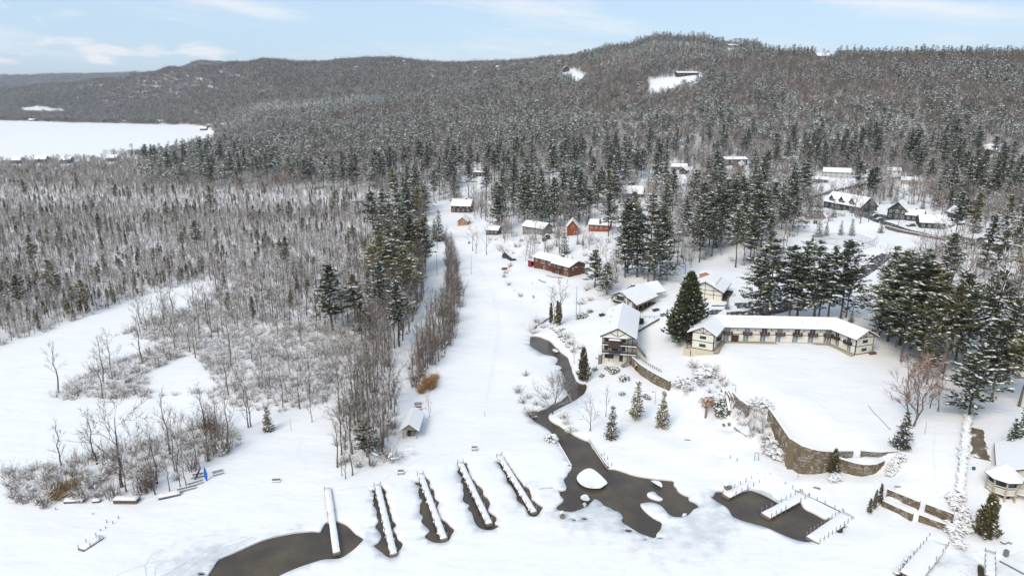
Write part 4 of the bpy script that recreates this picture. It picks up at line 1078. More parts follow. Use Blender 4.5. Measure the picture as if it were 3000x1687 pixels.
stone_wall('stair_wall', 'short dark stone wall left of the curving garden stair', *resample([(e.x, e.y) for e in q], [8.2, 7.2, 5.6], 1.2), 'stone')
q = [P(*e, 8.3) for e in c6([(680,325), (760,400), (855,455)])]
stone_wall('stair_wall', 'brown stone wall right of the curving garden stair', *resample([(e.x, e.y) for e in q], [8.4, 8.2, 8.0], 1.2), 'stone')
# the curving garden stair: two snow-capped kerbs and snowed treads
o = empty('garden_stair', P(*c6([(620, 720)])[0], 2.3), 'curving snow-covered garden stair with white curbs through the bushes', 'stair')
L_ = [(610,310), (655,380), (668,430), (640,530), (600,620), (585,710)]; R_ = [(640,310), (690,390), (710,440), (690,520), (650,600), (645,700)]
zs = [8.3, 7.2, 6.3, 4.9, 3.6, 2.5]
for nm, pl in (('curb', L_), ('curb', R_)):
    k, s2 = MB(), MB()
    w = [P(*c6([a])[0], z) for a, z in zip(pl, zs)]
    for a, b in zip(w, w[1:]):
        k.beam(a + Vector((0, 0, -.2)), b + Vector((0, 0, -.2)), .3, 1.0); s2.beam(a + Vector((0, 0, .38)), b + Vector((0, 0, .38)), .34, .14)
    e = w[-1]; k.box((e.x, e.y, e.z + .2), (.55, .55, 1.6))
    kk = k.build(nm, 'wood', o); s2.build('snow_cap', 'pack', kk)
lw = [P(*c6([a])[0], z) for a, z in zip(L_, zs)]; rw = [P(*c6([a])[0], z) for a, z in zip(R_, zs)]
for i in range(len(lw) - 1):
    for j in range(5):
        t = MB(); a, b = lw[i].lerp(lw[i + 1], j / 5), rw[i].lerp(rw[i + 1], j / 5); a2, b2 = lw[i].lerp(lw[i + 1], (j + 1) / 5), rw[i].lerp(rw[i + 1], (j + 1) / 5)
        z0 = a.z - .35; t.hexa([(a.x, a.y, z0 - .6), (b.x, b.y, z0 - .6), (b2.x, b2.y, z0 - .6), (a2.x, a2.y, z0 - .6)], [(a.x, a.y, z0), (b.x, b.y, z0), (b2.x, b2.y, z0), (a2.x, a2.y, z0)])
        t.build('tread', 'pack', o)

def strip(name, pts, width, mt, lift=.05, step=2.5, kind='structure', jit=.25):
    """a road or track laid on the ground along photo points"""
    w = [G(*p) for p in pts]; q = [w[0]]
    for a, b in zip(w, w[1:]):
        k = max(1, int((b - a).length / step)); q += [a.lerp(b, (j + 1) / k) for j in range(k)]
    mb = MB(); rr = random.Random(5); n = len(q); nw = 5
    wd = width if isinstance(width, (list, tuple)) else (width, width)
    for i, p in enumerate(q):
        d = (q[min(i + 1, n - 1)] - q[max(i - 1, 0)]); d.z = 0; d.normalize(); s = Vector((-d.y, d.x, 0)); ww = wd[0] + (wd[1] - wd[0]) * i / max(1, n - 1)
        for j in range(nw):
            t = (j / (nw - 1) - .5) * ww + (rr.uniform(-jit, jit) if j in (0, nw - 1) else 0); x, y = p.x + s.x * t, p.y + s.y * t
            mb.v.append((x, y, gz(x, y) + lift))
    for i in range(n - 1):
        for j in range(nw - 1): mb.f.append((i * nw + j, i * nw + j + 1, (i + 1) * nw + j + 1, (i + 1) * nw + j)); mb.m.append(0)
    o = mb.build(name, mt, None)
    if kind: o['kind'] = kind
    return o
strip('motel_drive', [(2075,912), (2130,925), (2200,921), (2270,905), (2340,892), (2400,868), (2470,832), (2560,775), (2600,745)], 5.5, 'asphalt')
strip('motel_drive', [(2155,894), (2210,897), (2260,900), (2330,893)], 6.5, 'asphalt', .07)
strip('motel_drive', [(2085,896), (2120,896), (2160,894)], 1.2, 'asphalt', .06)
strip('village_road', [(2520,628), (2580,650), (2640,672), (2720,690), (2790,702), (2880,722), (2960,730)], 6.5, 'asphalt')
strip('parking_lot', [(2510,618), (2560,632), (2610,645)], (12, 16), 'asphalt', .06, jit=1.5)
strip('parking_lot', [(2370,604), (2420,606), (2480,616)], (7, 9), 'asphalt', .06, jit=1.0)
strip('upper_road', [(2330,592), (2380,578), (2440,560), (2500,548), (2560,535), (2640,520)], 4.5, 'asphalt', jit=.6)
strip('upper_road', [(1905,527), (1950,522), (1990,525)], 6.0, 'mud', jit=.8)
strip('muddy_turnout', [(2770,690), (2830,702), (2880,712)], (9, 7), 'mud', .08, jit=1.2)
strip('muddy_drive', [(2860,1255), (2868,1300), (2875,1345)], (2.2, 3.2), 'mud', .05, step=.8, jit=.3)
strip('side_lane', [(2610,940), (2700,955), (2800,945), (2900,930)], 4, 'asphalt', .05, jit=.8)
# tracks left in the snow
for pts, w in (([(1512,1130), (1525,1050), (1535,960), (1530,900)], .35), ([(1490,1180), (1515,1100), (1528,1020), (1527,930)], .35), ([(1250,1245), (1246,1275), (1238,1296)], .25), ([(1237,1240), (1242,1270), (1232,1300)], .25), ([(1290,760), (1278,700)], .4), ([(1330,720), (1400,760), (1460,800)], .3), ([(1335,712), (1420,745), (1475,778)], .3),
               ([(330,1690), (400,1660), (470,1640)], .12), ([(430,1690), (425,1655), (445,1625), (480,1605)], .14), ([(455,1687), (455,1660), (475,1645), (520,1640)], .1), ([(470,1690), (540,1652), (580,1625)], .22), ([(520,1687), (590,1640), (640,1612)], .2), ([(560,1655), (640,1605), (700,1590), (740,1572)], .16), ([(600,1618), (660,1590), (720,1570)], .12), ([(485,1670), (520,1660), (570,1632)], .18)):
    strip('snow_track', pts, w, 'track' if pts[0][1] > 1600 else 'pack', .012, 1.2, jit=.02)
# thin clear ice between the right piers, grey ice near the last pier
def sheet(name, pts, mt, z):
    w = smooth([tuple(P(a, b, z)[:2]) for a, b in pts]); mb = MB(); mb.add([(x, y, z) for x, y in w], [tuple(range(len(w)))])
    o = mb.build(name, mt, None); o['kind'] = 'structure'; return o
sheet('thin_ice', c5([(715,468),(830,476),(950,498),(1050,520),(1150,540),(1240,575),(1310,605),(1255,650),(1200,672),(1130,688),(1060,632),(980,585),(860,528),(760,488)]), 'thinice', .135)
sheet('grey_ice', c8([(860,1210),(940,1235),(1060,1262),(1150,1290),(1225,1315),(1200,1320),(1090,1285),(960,1262),(850,1228)]), 'greyice', .05)
sheet('grey_ice', c3([(140,660),(180,640),(260,632),(330,640),(368,672),(360,685),(300,682),(230,690),(170,690)]), 'greyice', .12)

# ---- docks
R_d = random.Random(77)
POST = {}
def post_mesh(h, r, m='post'):
    key = (round(h, 1), round(r, 2), m)
    if key not in POST:
        mb = MB(); mb.tube([(0, 0, -1.2), (0, 0, key[0])], [key[1], key[1] * .92], 7); POST[key] = mb.mesh('post', [m])
    return POST[key]
def put_post(parent, x, y, z, h=.9, r=.07, m='post'):
    o = bpy.data.objects.new('post', post_mesh(h, r, m)); o.parent = parent; o.location = Vector((x, y, z)) - parent.location; o.rotation_euler = (R_d.uniform(-.03, .03), R_d.uniform(-.03, .03), R_d.uniform(0, 3)); COL.objects.link(o)
def snow_slab(mb, a, b, w, z, t, r, seg=1.1):
    """a soft uneven strip of snow lying along a deck from a to b"""
    d = Vector((b.x - a.x, b.y - a.y, 0)); L = d.length; d.normalize(); s = Vector((-d.y, d.x, 0)); n = max(2, int(L / seg)); base = len(mb.v)
    prof = [(-.5, 0), (-.5, .55), (-.42, .92), (0, 1.0), (.42, .92), (.5, .55), (.5, 0)]
    for i in range(n + 1):
        c = a.lerp(b, i / n); k = r.uniform(.88, 1.12); wo = w * r.uniform(.97, 1.05)
        for u, v in prof: q = c + s * (u * wo); mb.v.append((q.x, q.y, z + v * t * k))
    m = len(prof)
    for i in range(n):
        for j in range(m - 1):
            mb.f.append((base + i * m + j, base + i * m + j + 1, base + (i + 1) * m + j + 1, base + (i + 1) * m + j)); mb.m.append(0)
    mb.f.append(tuple(range(base + m - 1, base - 1, -1))); mb.f.append(tuple(base + n * m + j for j in range(m))); mb.m += [0, 0]
def dock(label, near, far, width, posts_l=(), posts_r=(), z=.55, lumps=0, name='dock', group=None, ph=.9, endbox=True):
    """near / far: photo points of the middle of the two ends; posts_*: fractions along each side"""
    a, b = P(*far, z), P(*near, z); d = (b - a); d.z = 0; L = d.length; d.normalize(); s = Vector((-d.y, d.x, 0))
    o = empty(name, (a + b) / 2 - Vector((0, 0, z)), label, 'dock', group)
    k = MB()
    for e in (-.5, .5): k.beam(a + s * (e * (width - .12)) - Vector((0, 0, .16)), b + s * (e * (width - .12)) - Vector((0, 0, .16)), .1, .3)
    n = max(2, int(L / 2.4))
    for i in range(n + 1):
        c = a.lerp(b, i / n); k.beam(c + s * (-.5 * width + .1) - Vector((0, 0, .2)), c + s * (.5 * width - .1) - Vector((0, 0, .2)), .12, .2)
    k.build('frame', 'wooddark', o)
    pl = MB(); npk = int(L / .3)
    for i in range(npk):
        c = a.lerp(b, (i + .5) / npk); pl.beam(c - s * (width / 2), c + s * (width / 2), L / npk - .02, .05)
    tag(pl.build('planks', 'wood', o), kind='stuff')
    sn = MB(); snow_slab(sn, a, b - d * .02, width * 1.06, z - .1, .3, R_d)
    for i in range(lumps):
        c = a.lerp(b, R_d.uniform(.08, .95)) + s * (R_d.choice((-1, -1, 1)) * (width / 2 + .12)); rr = R_d.uniform(.1, .2)
        sn.tube([c + Vector((0, 0, -.32)), c + Vector((0, 0, -.2)), c + Vector((0, 0, -.08))], [rr, rr, rr * .4], 6)
    sn.build('snow_cover', 'pack', o, True)
    if endbox:
        eb = MB(); c = b + d * .12; eb.beam(c - s * (width * .55) - Vector((0, 0, .18)), c + s * (width * .55) - Vector((0, 0, .18)), .14, .2); eb.beam(c - s * (width * .5) - Vector((0, 0, .45)), c + s * (width * .5) - Vector((0, 0, .45)), .2, .12)
        eb.build('bumper', 'wood', o)
    for side, fr in ((1, posts_r), (-1, posts_l)):
        for t in fr:
            c = a.lerp(b, t) + s * (side * (width / 2 + .07)); put_post(o, c.x, c.y, z, ph * R_d.uniform(.85, 1.12))
    for i in range(n):   # pilings under the deck
        c = a.lerp(b, (i + .5) / n)
        for e in (-.45, .45): put_post(o, c.x + s.x * e * width, c.y + s.y * e * width, z - .35, .1, .08, 'wooddark')
    return o
lin = lambda n, a=0.0, b=1.0: [a + (b - a) * i / (n - 1) for i in range(n)]
dock('narrow snow-covered dock without posts standing in the big left pool', (986,1617), (960,1430), 1.15, [.02, .45], [.4], z=.6, lumps=1)
dock('leftmost of the four long docks with posts, its far end wide open', *[c4([q])[0] for q in ((375,1293), (182,484))], 1.15, lin(11, .0, .99), lin(10, .0, .98), lumps=9, group=None)
dock('second of the four long posted docks, ringed by scalloped water', *[c4([q])[0] for q in ((968,1112), (690,352))], 1.15, lin(10, .0, .98), lin(10, .0, .99), lumps=8)
dock('third of the four long posted docks, with lumpy snow at its end', *[c4([q])[0] for q in ((1503,935), (1162,222))], 1.15, lin(10, .0, .97), lin(10, .0, .98), lumps=11)
dock('rightmost of the four long posted docks, nearest the creek mouth', *[c4([q])[0] for q in ((2030,800), (1616,130))], 1.15, lin(10, .02, .98), lin(10, .0, .98), lumps=8)
dock('left arm of the right-hand pier, beside a box', *[c5([q])[0] for q in ((347,572), (958,276))], 1.7, lin(8, .02, .99), lin(7, .0, .86), ph=1.0, name='pier', z=.3)
dock('middle arm of the right-hand pier between two dark pools', *[c5([q])[0] for q in ((945,870), (1535,555))], 1.9, lin(9, .02, .99), [.0, .12, .24, .62, .74, .86, .98], ph=1.0, name='pier', z=.3)
dock('broad right arm of the right-hand pier with two rows of posts', *[c5([q])[0] for q in ((1655,1240), (2193,860))], 2.4, lin(11, .0, .99), lin(9, .1, .99), ph=1.0, name='pier', z=.3)
def bulkhead(label, pts, z, posts, ph=.8, c=c5):
    w = [P(*q, z) for q in c(pts)]
    o = empty('bulkhead', Vector((w[0].x, w[0].y, 0)), label, 'bulkhead')
    k, sn = MB(), MB()
    for a, b in zip(w, w[1:]):
        k.beam(a - Vector((0, 0, .2)), b - Vector((0, 0, .2)), .14, .5); sn.beam(a + Vector((0, .14, .05)), b + Vector((0, .14, .05)), .3, .1)
    k.build('beam', 'wooddark', o); sn.build('snow_cover', 'pack', o)
    for q in posts:
        e = P(*c([q])[0], z); put_post(o, e.x, e.y, z, ph)
    return o
bulkhead('snow-topped timber bulkhead between left and middle pier arms', [(1005,305), (1235,415), (1480,530)], .42, [(1003,300), (1235,412), (1347,465), (1470,520), (1497,525)])
bulkhead('snow-topped timber bulkhead between middle and right pier arms', [(1590,582), (1838,692), (2110,828)], .42, [(1592,580), (1717,640), (1838,690), (1982,765), (2118,825)])
bulkhead('dark timber bulkhead with paired posts on the right creek bank', [(1868,415), (1930,505), (1985,590), (2012,625)], .42, [(1960,545), (1985,578), (2010,612), (2038,615), (1980,535), (2007,565)], .75, c2)
bulkhead('plank edge of the left creek bank with a small float', [(1628,434), (1690,540), (1735,620)], .16, [], .6, c2)
dock('broad lowermost pier at the bottom right, cut by the frame', *[c8([q])[0] for q in ((560,1449), (850,1105))], 3.0, lin(10, .0, .99), [.02, .12, .22, .45, .7], ph=1.0, name='pier', endbox=False)
dock('small dock with ladder rails at the bottom right shore', *[c8([q])[0] for q in ((1362,1449), (1360,1205))], 1.3, lin(5, .05, .95), lin(5, .05, .95), ph=.7, name='dock', endbox=False)
dock('short snow-covered float frozen in at the lower left', (238,1607), (296,1570), 1.3, [.1, .6, 1.0], [.2, .7], z=.35, lumps=0, name='float', ph=.8)
dock('little snow-covered float moored on the left creek bank', (1664,1362), (1652,1348), .9, [], [], z=.3, name='float')
for (a, b) in ((273,1508), (331,1535), (347,1520), (310,1548), (294,1555), (313,1532), (164,1495)):
    g = P(a, b, 0); mb = MB(); mb.tube([(g.x, g.y, -.6), (g.x + .03, g.y, R_d.uniform(.5, .8))], [.09, .08], 7)
    mb.build('mooring_post', 'post', None, label='lone mooring post rising from the ice at the lower left', cat='post', group='mooring posts in the lower left ice')

# ------------------------------------------------------------------ buildings
def window(fr, parent, f, u, z, w, h, frame='white', pane='glass', mull=1, name='window', bar=.09):
    mb = MB()
    fr.face(mb, f, u - w / 2, u + w / 2, z, z + bar, 0, .08); fr.face(mb, f, u - w / 2, u + w / 2, z + h - bar, z + h, 0, .08)
    fr.face(mb, f, u - w / 2, u - w / 2 + bar, z + bar, z + h - bar, 0, .08); fr.face(mb, f, u + w / 2 - bar, u + w / 2, z + bar, z + h - bar, 0, .08)
    for i in range(mull):
        c = u - w / 2 + w * (i + 1) / (mull + 1); fr.face(mb, f, c - bar * .4, c + bar * .4, z + bar, z + h - bar, 0, .075)
    o = mb.build(name, frame, parent)
    p = MB(); fr.face(p, f, u - w / 2 + bar * .5, u + w / 2 - bar * .5, z + bar * .5, z + h - bar * .5, .004, .04)
    p.build('pane', pane, o)
    return o
def gable_roof(fr, parent, x0, x1, y0, y1, ze, rise, ridge, roofm='trim', snowm='roofsnow', over=.6, snow=True, th=.16, st=.24):
    """roof over the rectangle (local), ridge along 'x' or 'y'"""
    mb, sn = MB(), MB()
    if ridge == 'x':
        m = (y0 + y1) / 2; k = rise / (m - y0); X0, X1 = x0 - over, x1 + over
        sl = [[(X0, y0 - over, ze - k * over), (X1, y0 - over, ze - k * over), (X1, m, ze + rise), (X0, m, ze + rise)], [(X0, m, ze + rise), (X1, m, ze + rise), (X1, y1 + over, ze - k * over), (X0, y1 + over, ze - k * over)]]
    else:
        m = (x0 + x1) / 2; k = rise / (m - x0); Y0, Y1 = y0 - over, y1 + over
        sl = [[(x0 - over, Y0, ze - k * over), (m, Y0, ze + rise), (m, Y1, ze + rise), (x0 - over, Y1, ze - k * over)], [(m, Y0, ze + rise), (x1 + over, Y0, ze - k * over), (x1 + over, Y1, ze - k * over), (m, Y1, ze + rise)]]
    for q in sl:
        mb.slab([fr.w(*p) for p in q], th)
        c = Vector((sum(p[0] for p in q) / 4, sum(p[1] for p in q) / 4, sum(p[2] for p in q) / 4))
        sn.slab([fr.w(*(c + (Vector(p) - c) * .985 + Vector((0, 0, th + .01)))) for p in q], st)
    r = mb.build('roof', roofm, parent)
    if snow: sn.build('roof_snow', snowm, r)
    return r
def gable_walls(fr, parent, x0, x1, y0, y1, z0, ze, rise, ridge, wallm, name='wall'):
    mb = MB()
    if ridge == 'x':
        m = (y0 + y1) / 2; prof = [(y0, z0), (y1, z0), (y1, ze), (m, ze + rise), (y0, ze)]; n = 5
        vs = [fr.w(x0, a, b) for a, b in prof] + [fr.w(x1, a, b) for a, b in prof]
    else:
        m = (x0 + x1) / 2; prof = [(x0, z0), (x1, z0), (x1, ze), (m, ze + rise), (x0, ze)]; n = 5
        vs = [fr.w(a, y1, b) for a, b in prof] + [fr.w(a, y0, b) for a, b in prof]
    mb.add(vs, [tuple(range(n)), tuple(range(2 * n - 1, n - 1, -1))] + [(i, n + i, n + (i + 1) % n, (i + 1) % n) for i in range(n)])
    return mb.build(name, wallm, parent)
def chimney(fr, parent, x, y, z0, z1, s=.8, m='brick'):
    mb = MB(); fr.box(mb, x - s / 2, x + s / 2, y - s / 2, y + s / 2, z0, z1); fr.box(mb, x - s / 2 - .07, x + s / 2 + .07, y - s / 2 - .07, y + s / 2 + .07, z1, z1 + .12)
    c = mb.build('chimney', m, parent)
    sn = MB(); fr.box(sn, x - s / 2, x + s / 2, y - s / 2, y + s / 2, z1 + .12, z1 + .3); sn.build('snow_cap', 'pack', c)
def frame_of(A, B, zoff=0.0, za=None):
    """A, B: photo points of the visible front base edge"""
    if za is None and A[1] < 490:      # far away: take one ground point, front square to the view
        c = G((A[0] + B[0]) / 2, (A[1] + B[1]) / 2); hw = (B[0] - A[0]) / 2 * (c.y * cP - (c.z - H) * sP) / F
        a, b = c - Vector((hw, 0, 0)), c + Vector((hw, .12 * hw, 0))
    else: a, b = (G(*A), G(*B)) if za is None else (P(*A, za), P(*B, za))
    z = ((a.z + b.z) / 2 if za is None else za) + zoff
    return Fr(a, b - a, (Vector((b.x, b.y)) - Vector((a.x, a.y))).length, 0, z)
def house(label, A, B, D, wh, rise, ridge='x', wallm='brown', roofm='trim', wins=(), name='house', cat='house', chim=None, over=.6, frame='white', snow=True, za=None, group=None, clear=True, ex=None, W=None):
    fr = frame_of(A, B, 0, za) if not isinstance(A, Fr) else A
    fr.D = D
    o = empty(name, fr.w(fr.W / 2, D / 2, 0), label, cat, group)
    gable_walls(fr, o, 0, fr.W, 0, D, -1.6, wh, rise, ridge, wallm)
    gable_roof(fr, o, 0, fr.W, 0, D, wh, rise, ridge, roofm, over=over, snow=snow)
    for w in wins: window(fr, o, w[0], w[1] * (fr.W if w[0] in 'fb' else D), w[2], w[3], w[4], frame, mull=w[5] if len(w) > 5 else 1, name=w[6] if len(w) > 6 else 'window')
    if chim: chimney(fr, o, chim[0] * fr.W, chim[1] * D, wh, wh + rise + chim[2])
    q = fr.w(fr.W / 2, D / 2, wh); qx, qy = proj(q.x, q.y, q.z); HBOX.append((qx, F * max(fr.W, D * .5) / 2 / q.y, qy, q.y))
    if clear:
        nb = max(1, round(max(fr.W, D) / 6))
        c = fr.w(fr.W / 2, D / 2, 0); BUILT.append((c.x, c.y, max(fr.W, D) * .62 + 2))
        c = fr.w(fr.W / 2, -6, 0); BUILT.append((c.x, c.y, max(fr.W * .5, 5) + 1))
    return o, fr
def railing(fr, mb, f, u0, u1, z, d0, d1, h=.95, n=None, sides=True, post=.05):
    """balusters and rails of a balcony on face f, projecting from d0 to d1"""
    segs = [((u0, d1), (u1, d1))] + ([((u0, d0), (u0, d1)), ((u1, d0), (u1, d1))] if sides else [])
    for (a, b), (c, d) in segs:
        p, q = fr.fpt(f, a, b, z), fr.fpt(f, c, d, z); L = (q - p).length; k = n or max(2, int(L / .16))
        for hh in (.12, h): mb.beam(p + Vector((0, 0, hh)), q + Vector((0, 0, hh)), .07, .07)
        for i in range(k + 1):
            e = p.lerp(q, i / k); mb.beam(e, e + Vector((0, 0, h)), post, post)

# ---- the motel: a long block with a wing bent forward at each end
def motel():
    zb = 9.05
    FP = [Vector((56.7, 180.6)), Vector((61.3, 188.8)), Vector((92.3, 186.6)), Vector((95.3, 177.9))]
    def off(d, ext=0.0):
        n = len(FP); out = []
        for i in range(n):
            ns = []
            if i > 0: e = (FP[i] - FP[i - 1]).normalized(); ns.append(Vector((-e.y, e.x)))
            if i < n - 1: e = (FP[i + 1] - FP[i]).normalized(); ns.append(Vector((-e.y, e.x)))
            m = sum(ns, Vector((0, 0))) / len(ns); m = m / m.length_squared
            p = FP[i] + m * d
            if i == 0: p = p - (FP[1] - FP[0]).normalized() * ext
            if i == n - 1: p = p + (FP[-1] - FP[-2]).normalized() * ext
            out.append(p)
        return out
    DEP, WH, RZ = 6.2, 4.75, 6.75
    o = empty('motel', Vector((76.5, 190.5, zb)), 'long cream two-storey motel with dark trim and bent snow-roofed wings', 'motel')
    fw, rw, mid = off(0), off(DEP), off(DEP / 2)
    w = MB()
    for i in range(3):
        a, b, c, d = fw[i], fw[i + 1], rw[i + 1], rw[i]
        w.hexa([(p.x, p.y, zb - 1.2) for p in (a, b, c, d)], [(p.x, p.y, zb + WH) for p in (a, b, c, d)])
    for i in (0, 3):   # gable ends
        a, c, m = fw[i], rw[i], mid[i]; e = (FP[1] - FP[0]).normalized() * .3 if i == 0 else (FP[2] - FP[3]).normalized() * .3
        vs = [(a.x, a.y, zb + WH), (c.x, c.y, zb + WH), (m.x, m.y, zb + RZ - .12)]; w.add(vs + [(x + e.x, y + e.y, z) for x, y, z in vs], [(0, 1, 2), (5, 4, 3), (0, 3, 4, 1), (1, 4, 5, 2), (2, 5, 3, 0)])
    w.build('wall', 'cream', o)
    fe, re, ri = off(-.95, .8), off(DEP + 1.3, .8), off(DEP / 2, .8)
    ze, th = zb + WH - .25, .16
    rf, sn = MB(), MB()
    for i in range(3):
        for q, zs in (((fe[i], fe[i + 1], ri[i + 1], ri[i]), (ze, ze, zb + RZ, zb + RZ)), ((ri[i], ri[i + 1], re[i + 1], re[i]), (zb + RZ, zb + RZ, ze - .1, ze - .1))):
            rf.slab([(p.x, p.y, z) for p, z in zip(q, zs)], th); sn.slab([(p.x, p.y, z + th + .01) for p, z in zip(q, zs)], .24)
    r = rf.build('roof', 'trim', o); sn.build('roof_snow', 'roofsnow', r)
    for u, d in ((.12, .55), (.30, .45), (.52, .4), (.73, .45), (.86, .5)):
        p = fe[1].lerp(fe[2], u).lerp(ri[1].lerp(ri[2], u), d); z = ze + (zb + RZ - ze) * d
        mb = MB(); mb.tube([(p.x, p.y, z), (p.x, p.y, z + .75)], .07, 6); mb.build('vent_pipe', 'grey', r)
    # frames of the three fronts
    fm = Fr(fw[1], fw[2] - fw[1], (fw[2] - fw[1]).length, DEP, zb); fr_ = Fr(fw[2], fw[3] - fw[2], (fw[3] - fw[2]).length, DEP, zb); fl = Fr(fw[0], fw[1] - fw[0], (fw[1] - fw[0]).length, DEP, zb)
    fe_l = Fr(rw[0], fw[0] - rw[0], (fw[0] - rw[0]).length, 5, zb); fe_r = Fr(fw[3], rw[3] - fw[3], (rw[3] - fw[3]).length, 5, zb)
    tr = MB()
    for f in (fm, fr_, fl, fe_l, fe_r):
        f.face(tr, 'f', 0, f.W, 2.28, 2.46, 0, .05); f.face(tr, 'f', 0, f.W, -.05, .14, 0, .05)
        for u in (.08, f.W - .08): f.face(tr, 'f', u - .09, u + .09, .14, WH - .2, 0, .052)
    for f in (fe_l, fe_r):
        f.face(tr, 'f', -.05, f.W + .05, WH - .12, WH + .06, 0, .06)
        c = f.W / 2
        tr.beam(f.fpt('f', c, .04, WH), f.fpt('f', c, .04, RZ - .15), .14, .08)
        for s in (-1, 1):
            tr.beam(f.fpt('f', c, .04, WH + .05), f.fpt('f', c + s * 1.45, .04, WH + 1.05), .08, .14)
            tr.beam(f.fpt('f', c, .42, RZ + .02), f.fpt('f', c + s * (f.W / 2 + 1.0), .42, WH - .22), .1, .22)
    tr.build('trim', 'trim', o)
    L = fm.W
    sx = lambda c: (c - 480) / 1375 * L
    for c in (540, 790, 1005, 1197, 1412, 1606, 1803): window(fm, o, 'f', sx(c), .14, 1.75, 1.95, 'white', 'curtain', 1, 'sliding_door', .1)
    for c in (555, 803, 1020, 1213, 1430, 1622, 1815):
        window(fm, o, 'f', sx(c), 2.5, 1.7, 1.95, 'white', 'curtain' if c % 2 else 'glass', 1, 'sliding_door', .08)
        b = MB(); u = sx(c); fm.face(b, 'f', u - 1.2, u + 1.2, 2.30, 2.44, .055, .95); railing(fm, b, 'f', u - 1.2, u + 1.2, 2.42, .1, .92, .85, post=.085)
        for e in (-1.15, 1.15): fm.face(b, 'f', u + e - .13, u + e + .13, 2.35, 3.5, .82, .98)
        bb = b.build('balcony', 'darkbrown', o); s2 = MB(); fm.face(s2, 'f', u - 1.1, u + 1.1, 2.445, 2.6, .1, .85); s2.build('snow', 'pack', bb)
    for c in (680, 905, 1110, 1315, 1515, 1715):
        l = MB(); fm.face(l, 'f', sx(c) - .12, sx(c) + .12, 3.55, 3.85, .0, .16); l.build('wall_lamp', 'trim', o)
    p = MB(); fm.face(p, 'f', sx(655) - .95, sx(655) + .95, -.0, 2.1, .012, .05); p.build('passage_back', 'darkbrown', o)
    p = MB(); c = sx(655)
    for a, b in ((c - 1.05, c - .9), (c + .9, c + 1.05)): fm.face(p, 'f', a, b, 0, 2.28, 0, .1)
    p.build('passage_frame', 'trim', o)
    for u in (.29, .76):
        window(fr_, o, 'f', u * fr_.W, .14, 1.5, 1.95, 'white', 'curtain', 1, 'sliding_door', .1); window(fr_, o, 'f', u * fr_.W - .3, 2.5, 1.5, 1.95, 'white', 'glass', 1, 'sliding_door', .08)
        b = MB(); v = u * fr_.W - .3; fr_.face(b, 'f', v - 1.2, v + 1.2, 2.30, 2.44, .055, .95); railing(fr_, b, 'f', v - 1.2, v + 1.2, 2.42, .1, .92, .85, post=.085); b.build('balcony', 'darkbrown', o)
    v = fl.W * .42; b = MB(); fl.face(b, 'f', v - 1.4, v + 1.4, 2.30, 2.44, .055, .95); railing(fl, b, 'f', v - 1.4, v + 1.4, 2.42, .1, .92, .85, post=.085); b.build('balcony', 'darkbrown', o)
    window(fl, o, 'f', v, 2.5, 1.6, 1.95, 'white', 'glass', 1, 'sliding_door'); window(fl, o, 'f', v, .14, 1.6, 1.95, 'white', 'glass', 1, 'sliding_door')
    for f in (fe_l, fe_r):
        window(f, o, 'f', f.W * .5, .75, 1.75, .85, 'trim', 'glass', 1); window(f, o, 'f', f.W * .5, 3.15, 1.75, .85, 'trim', 'glass', 1)
    # walkway and posts along the rear of the left wing, and its tall foundation
    k = MB(); fb = Fr(rw[1], rw[0] - rw[1], (rw[0] - rw[1]).length, 5, zb)
    fb.face(k, 'f', 0.5, fb.W, 2.28, 2.44, .02, 1.3); railing(fb, k, 'f', .6, fb.W - .05, 2.44, .05, 1.25, .9)
    for u in (1, 4, 7, fb.W - .1): fb.face(k, 'f', u - .07, u + .07, -1.5, WH - .2, 1.15, 1.29)
    k.build('walkway', 'darkbrown', o)
    k = MB(); fe_l.face(k, 'f', .1, fe_l.W - .1, -3.6, -.06, -.3, .02); fe_l.face(k, 'f', -2.2, -.15, -3.6, -.6, -2.6, .01); k.build('foundation', 'beige', o)
    k = MB()
    for a, b in zip(off(-.75)[:-1], off(-.75)[1:]): k.beam((a.x, a.y, zb - .12), (b.x, b.y, zb - .12), 1.3, .3)
    k.build('walk', 'woodpale', o)
    for x, y, rr in ((57, 184, 7), (66, 190, 8), (77, 190, 9), (88, 190, 8), (97, 183, 8), (76, 178, 16), (66, 170, 12), (86, 170, 14), (60, 176, 7)): BUILT.append((x, y, rr))
motel()
HBOX.append((2290, 290, 990, 186)); HBOX.append((1780, 70, 990, 189)); HBOX.append((1860, 90, 880, 215)); HBOX.append((2090, 60, 830, 225)); HBOX.append((1620, 80, 770, 280)); HBOX.append((1487, 25, 755, 300)); HBOX.append((2500, 130, 715, 300))

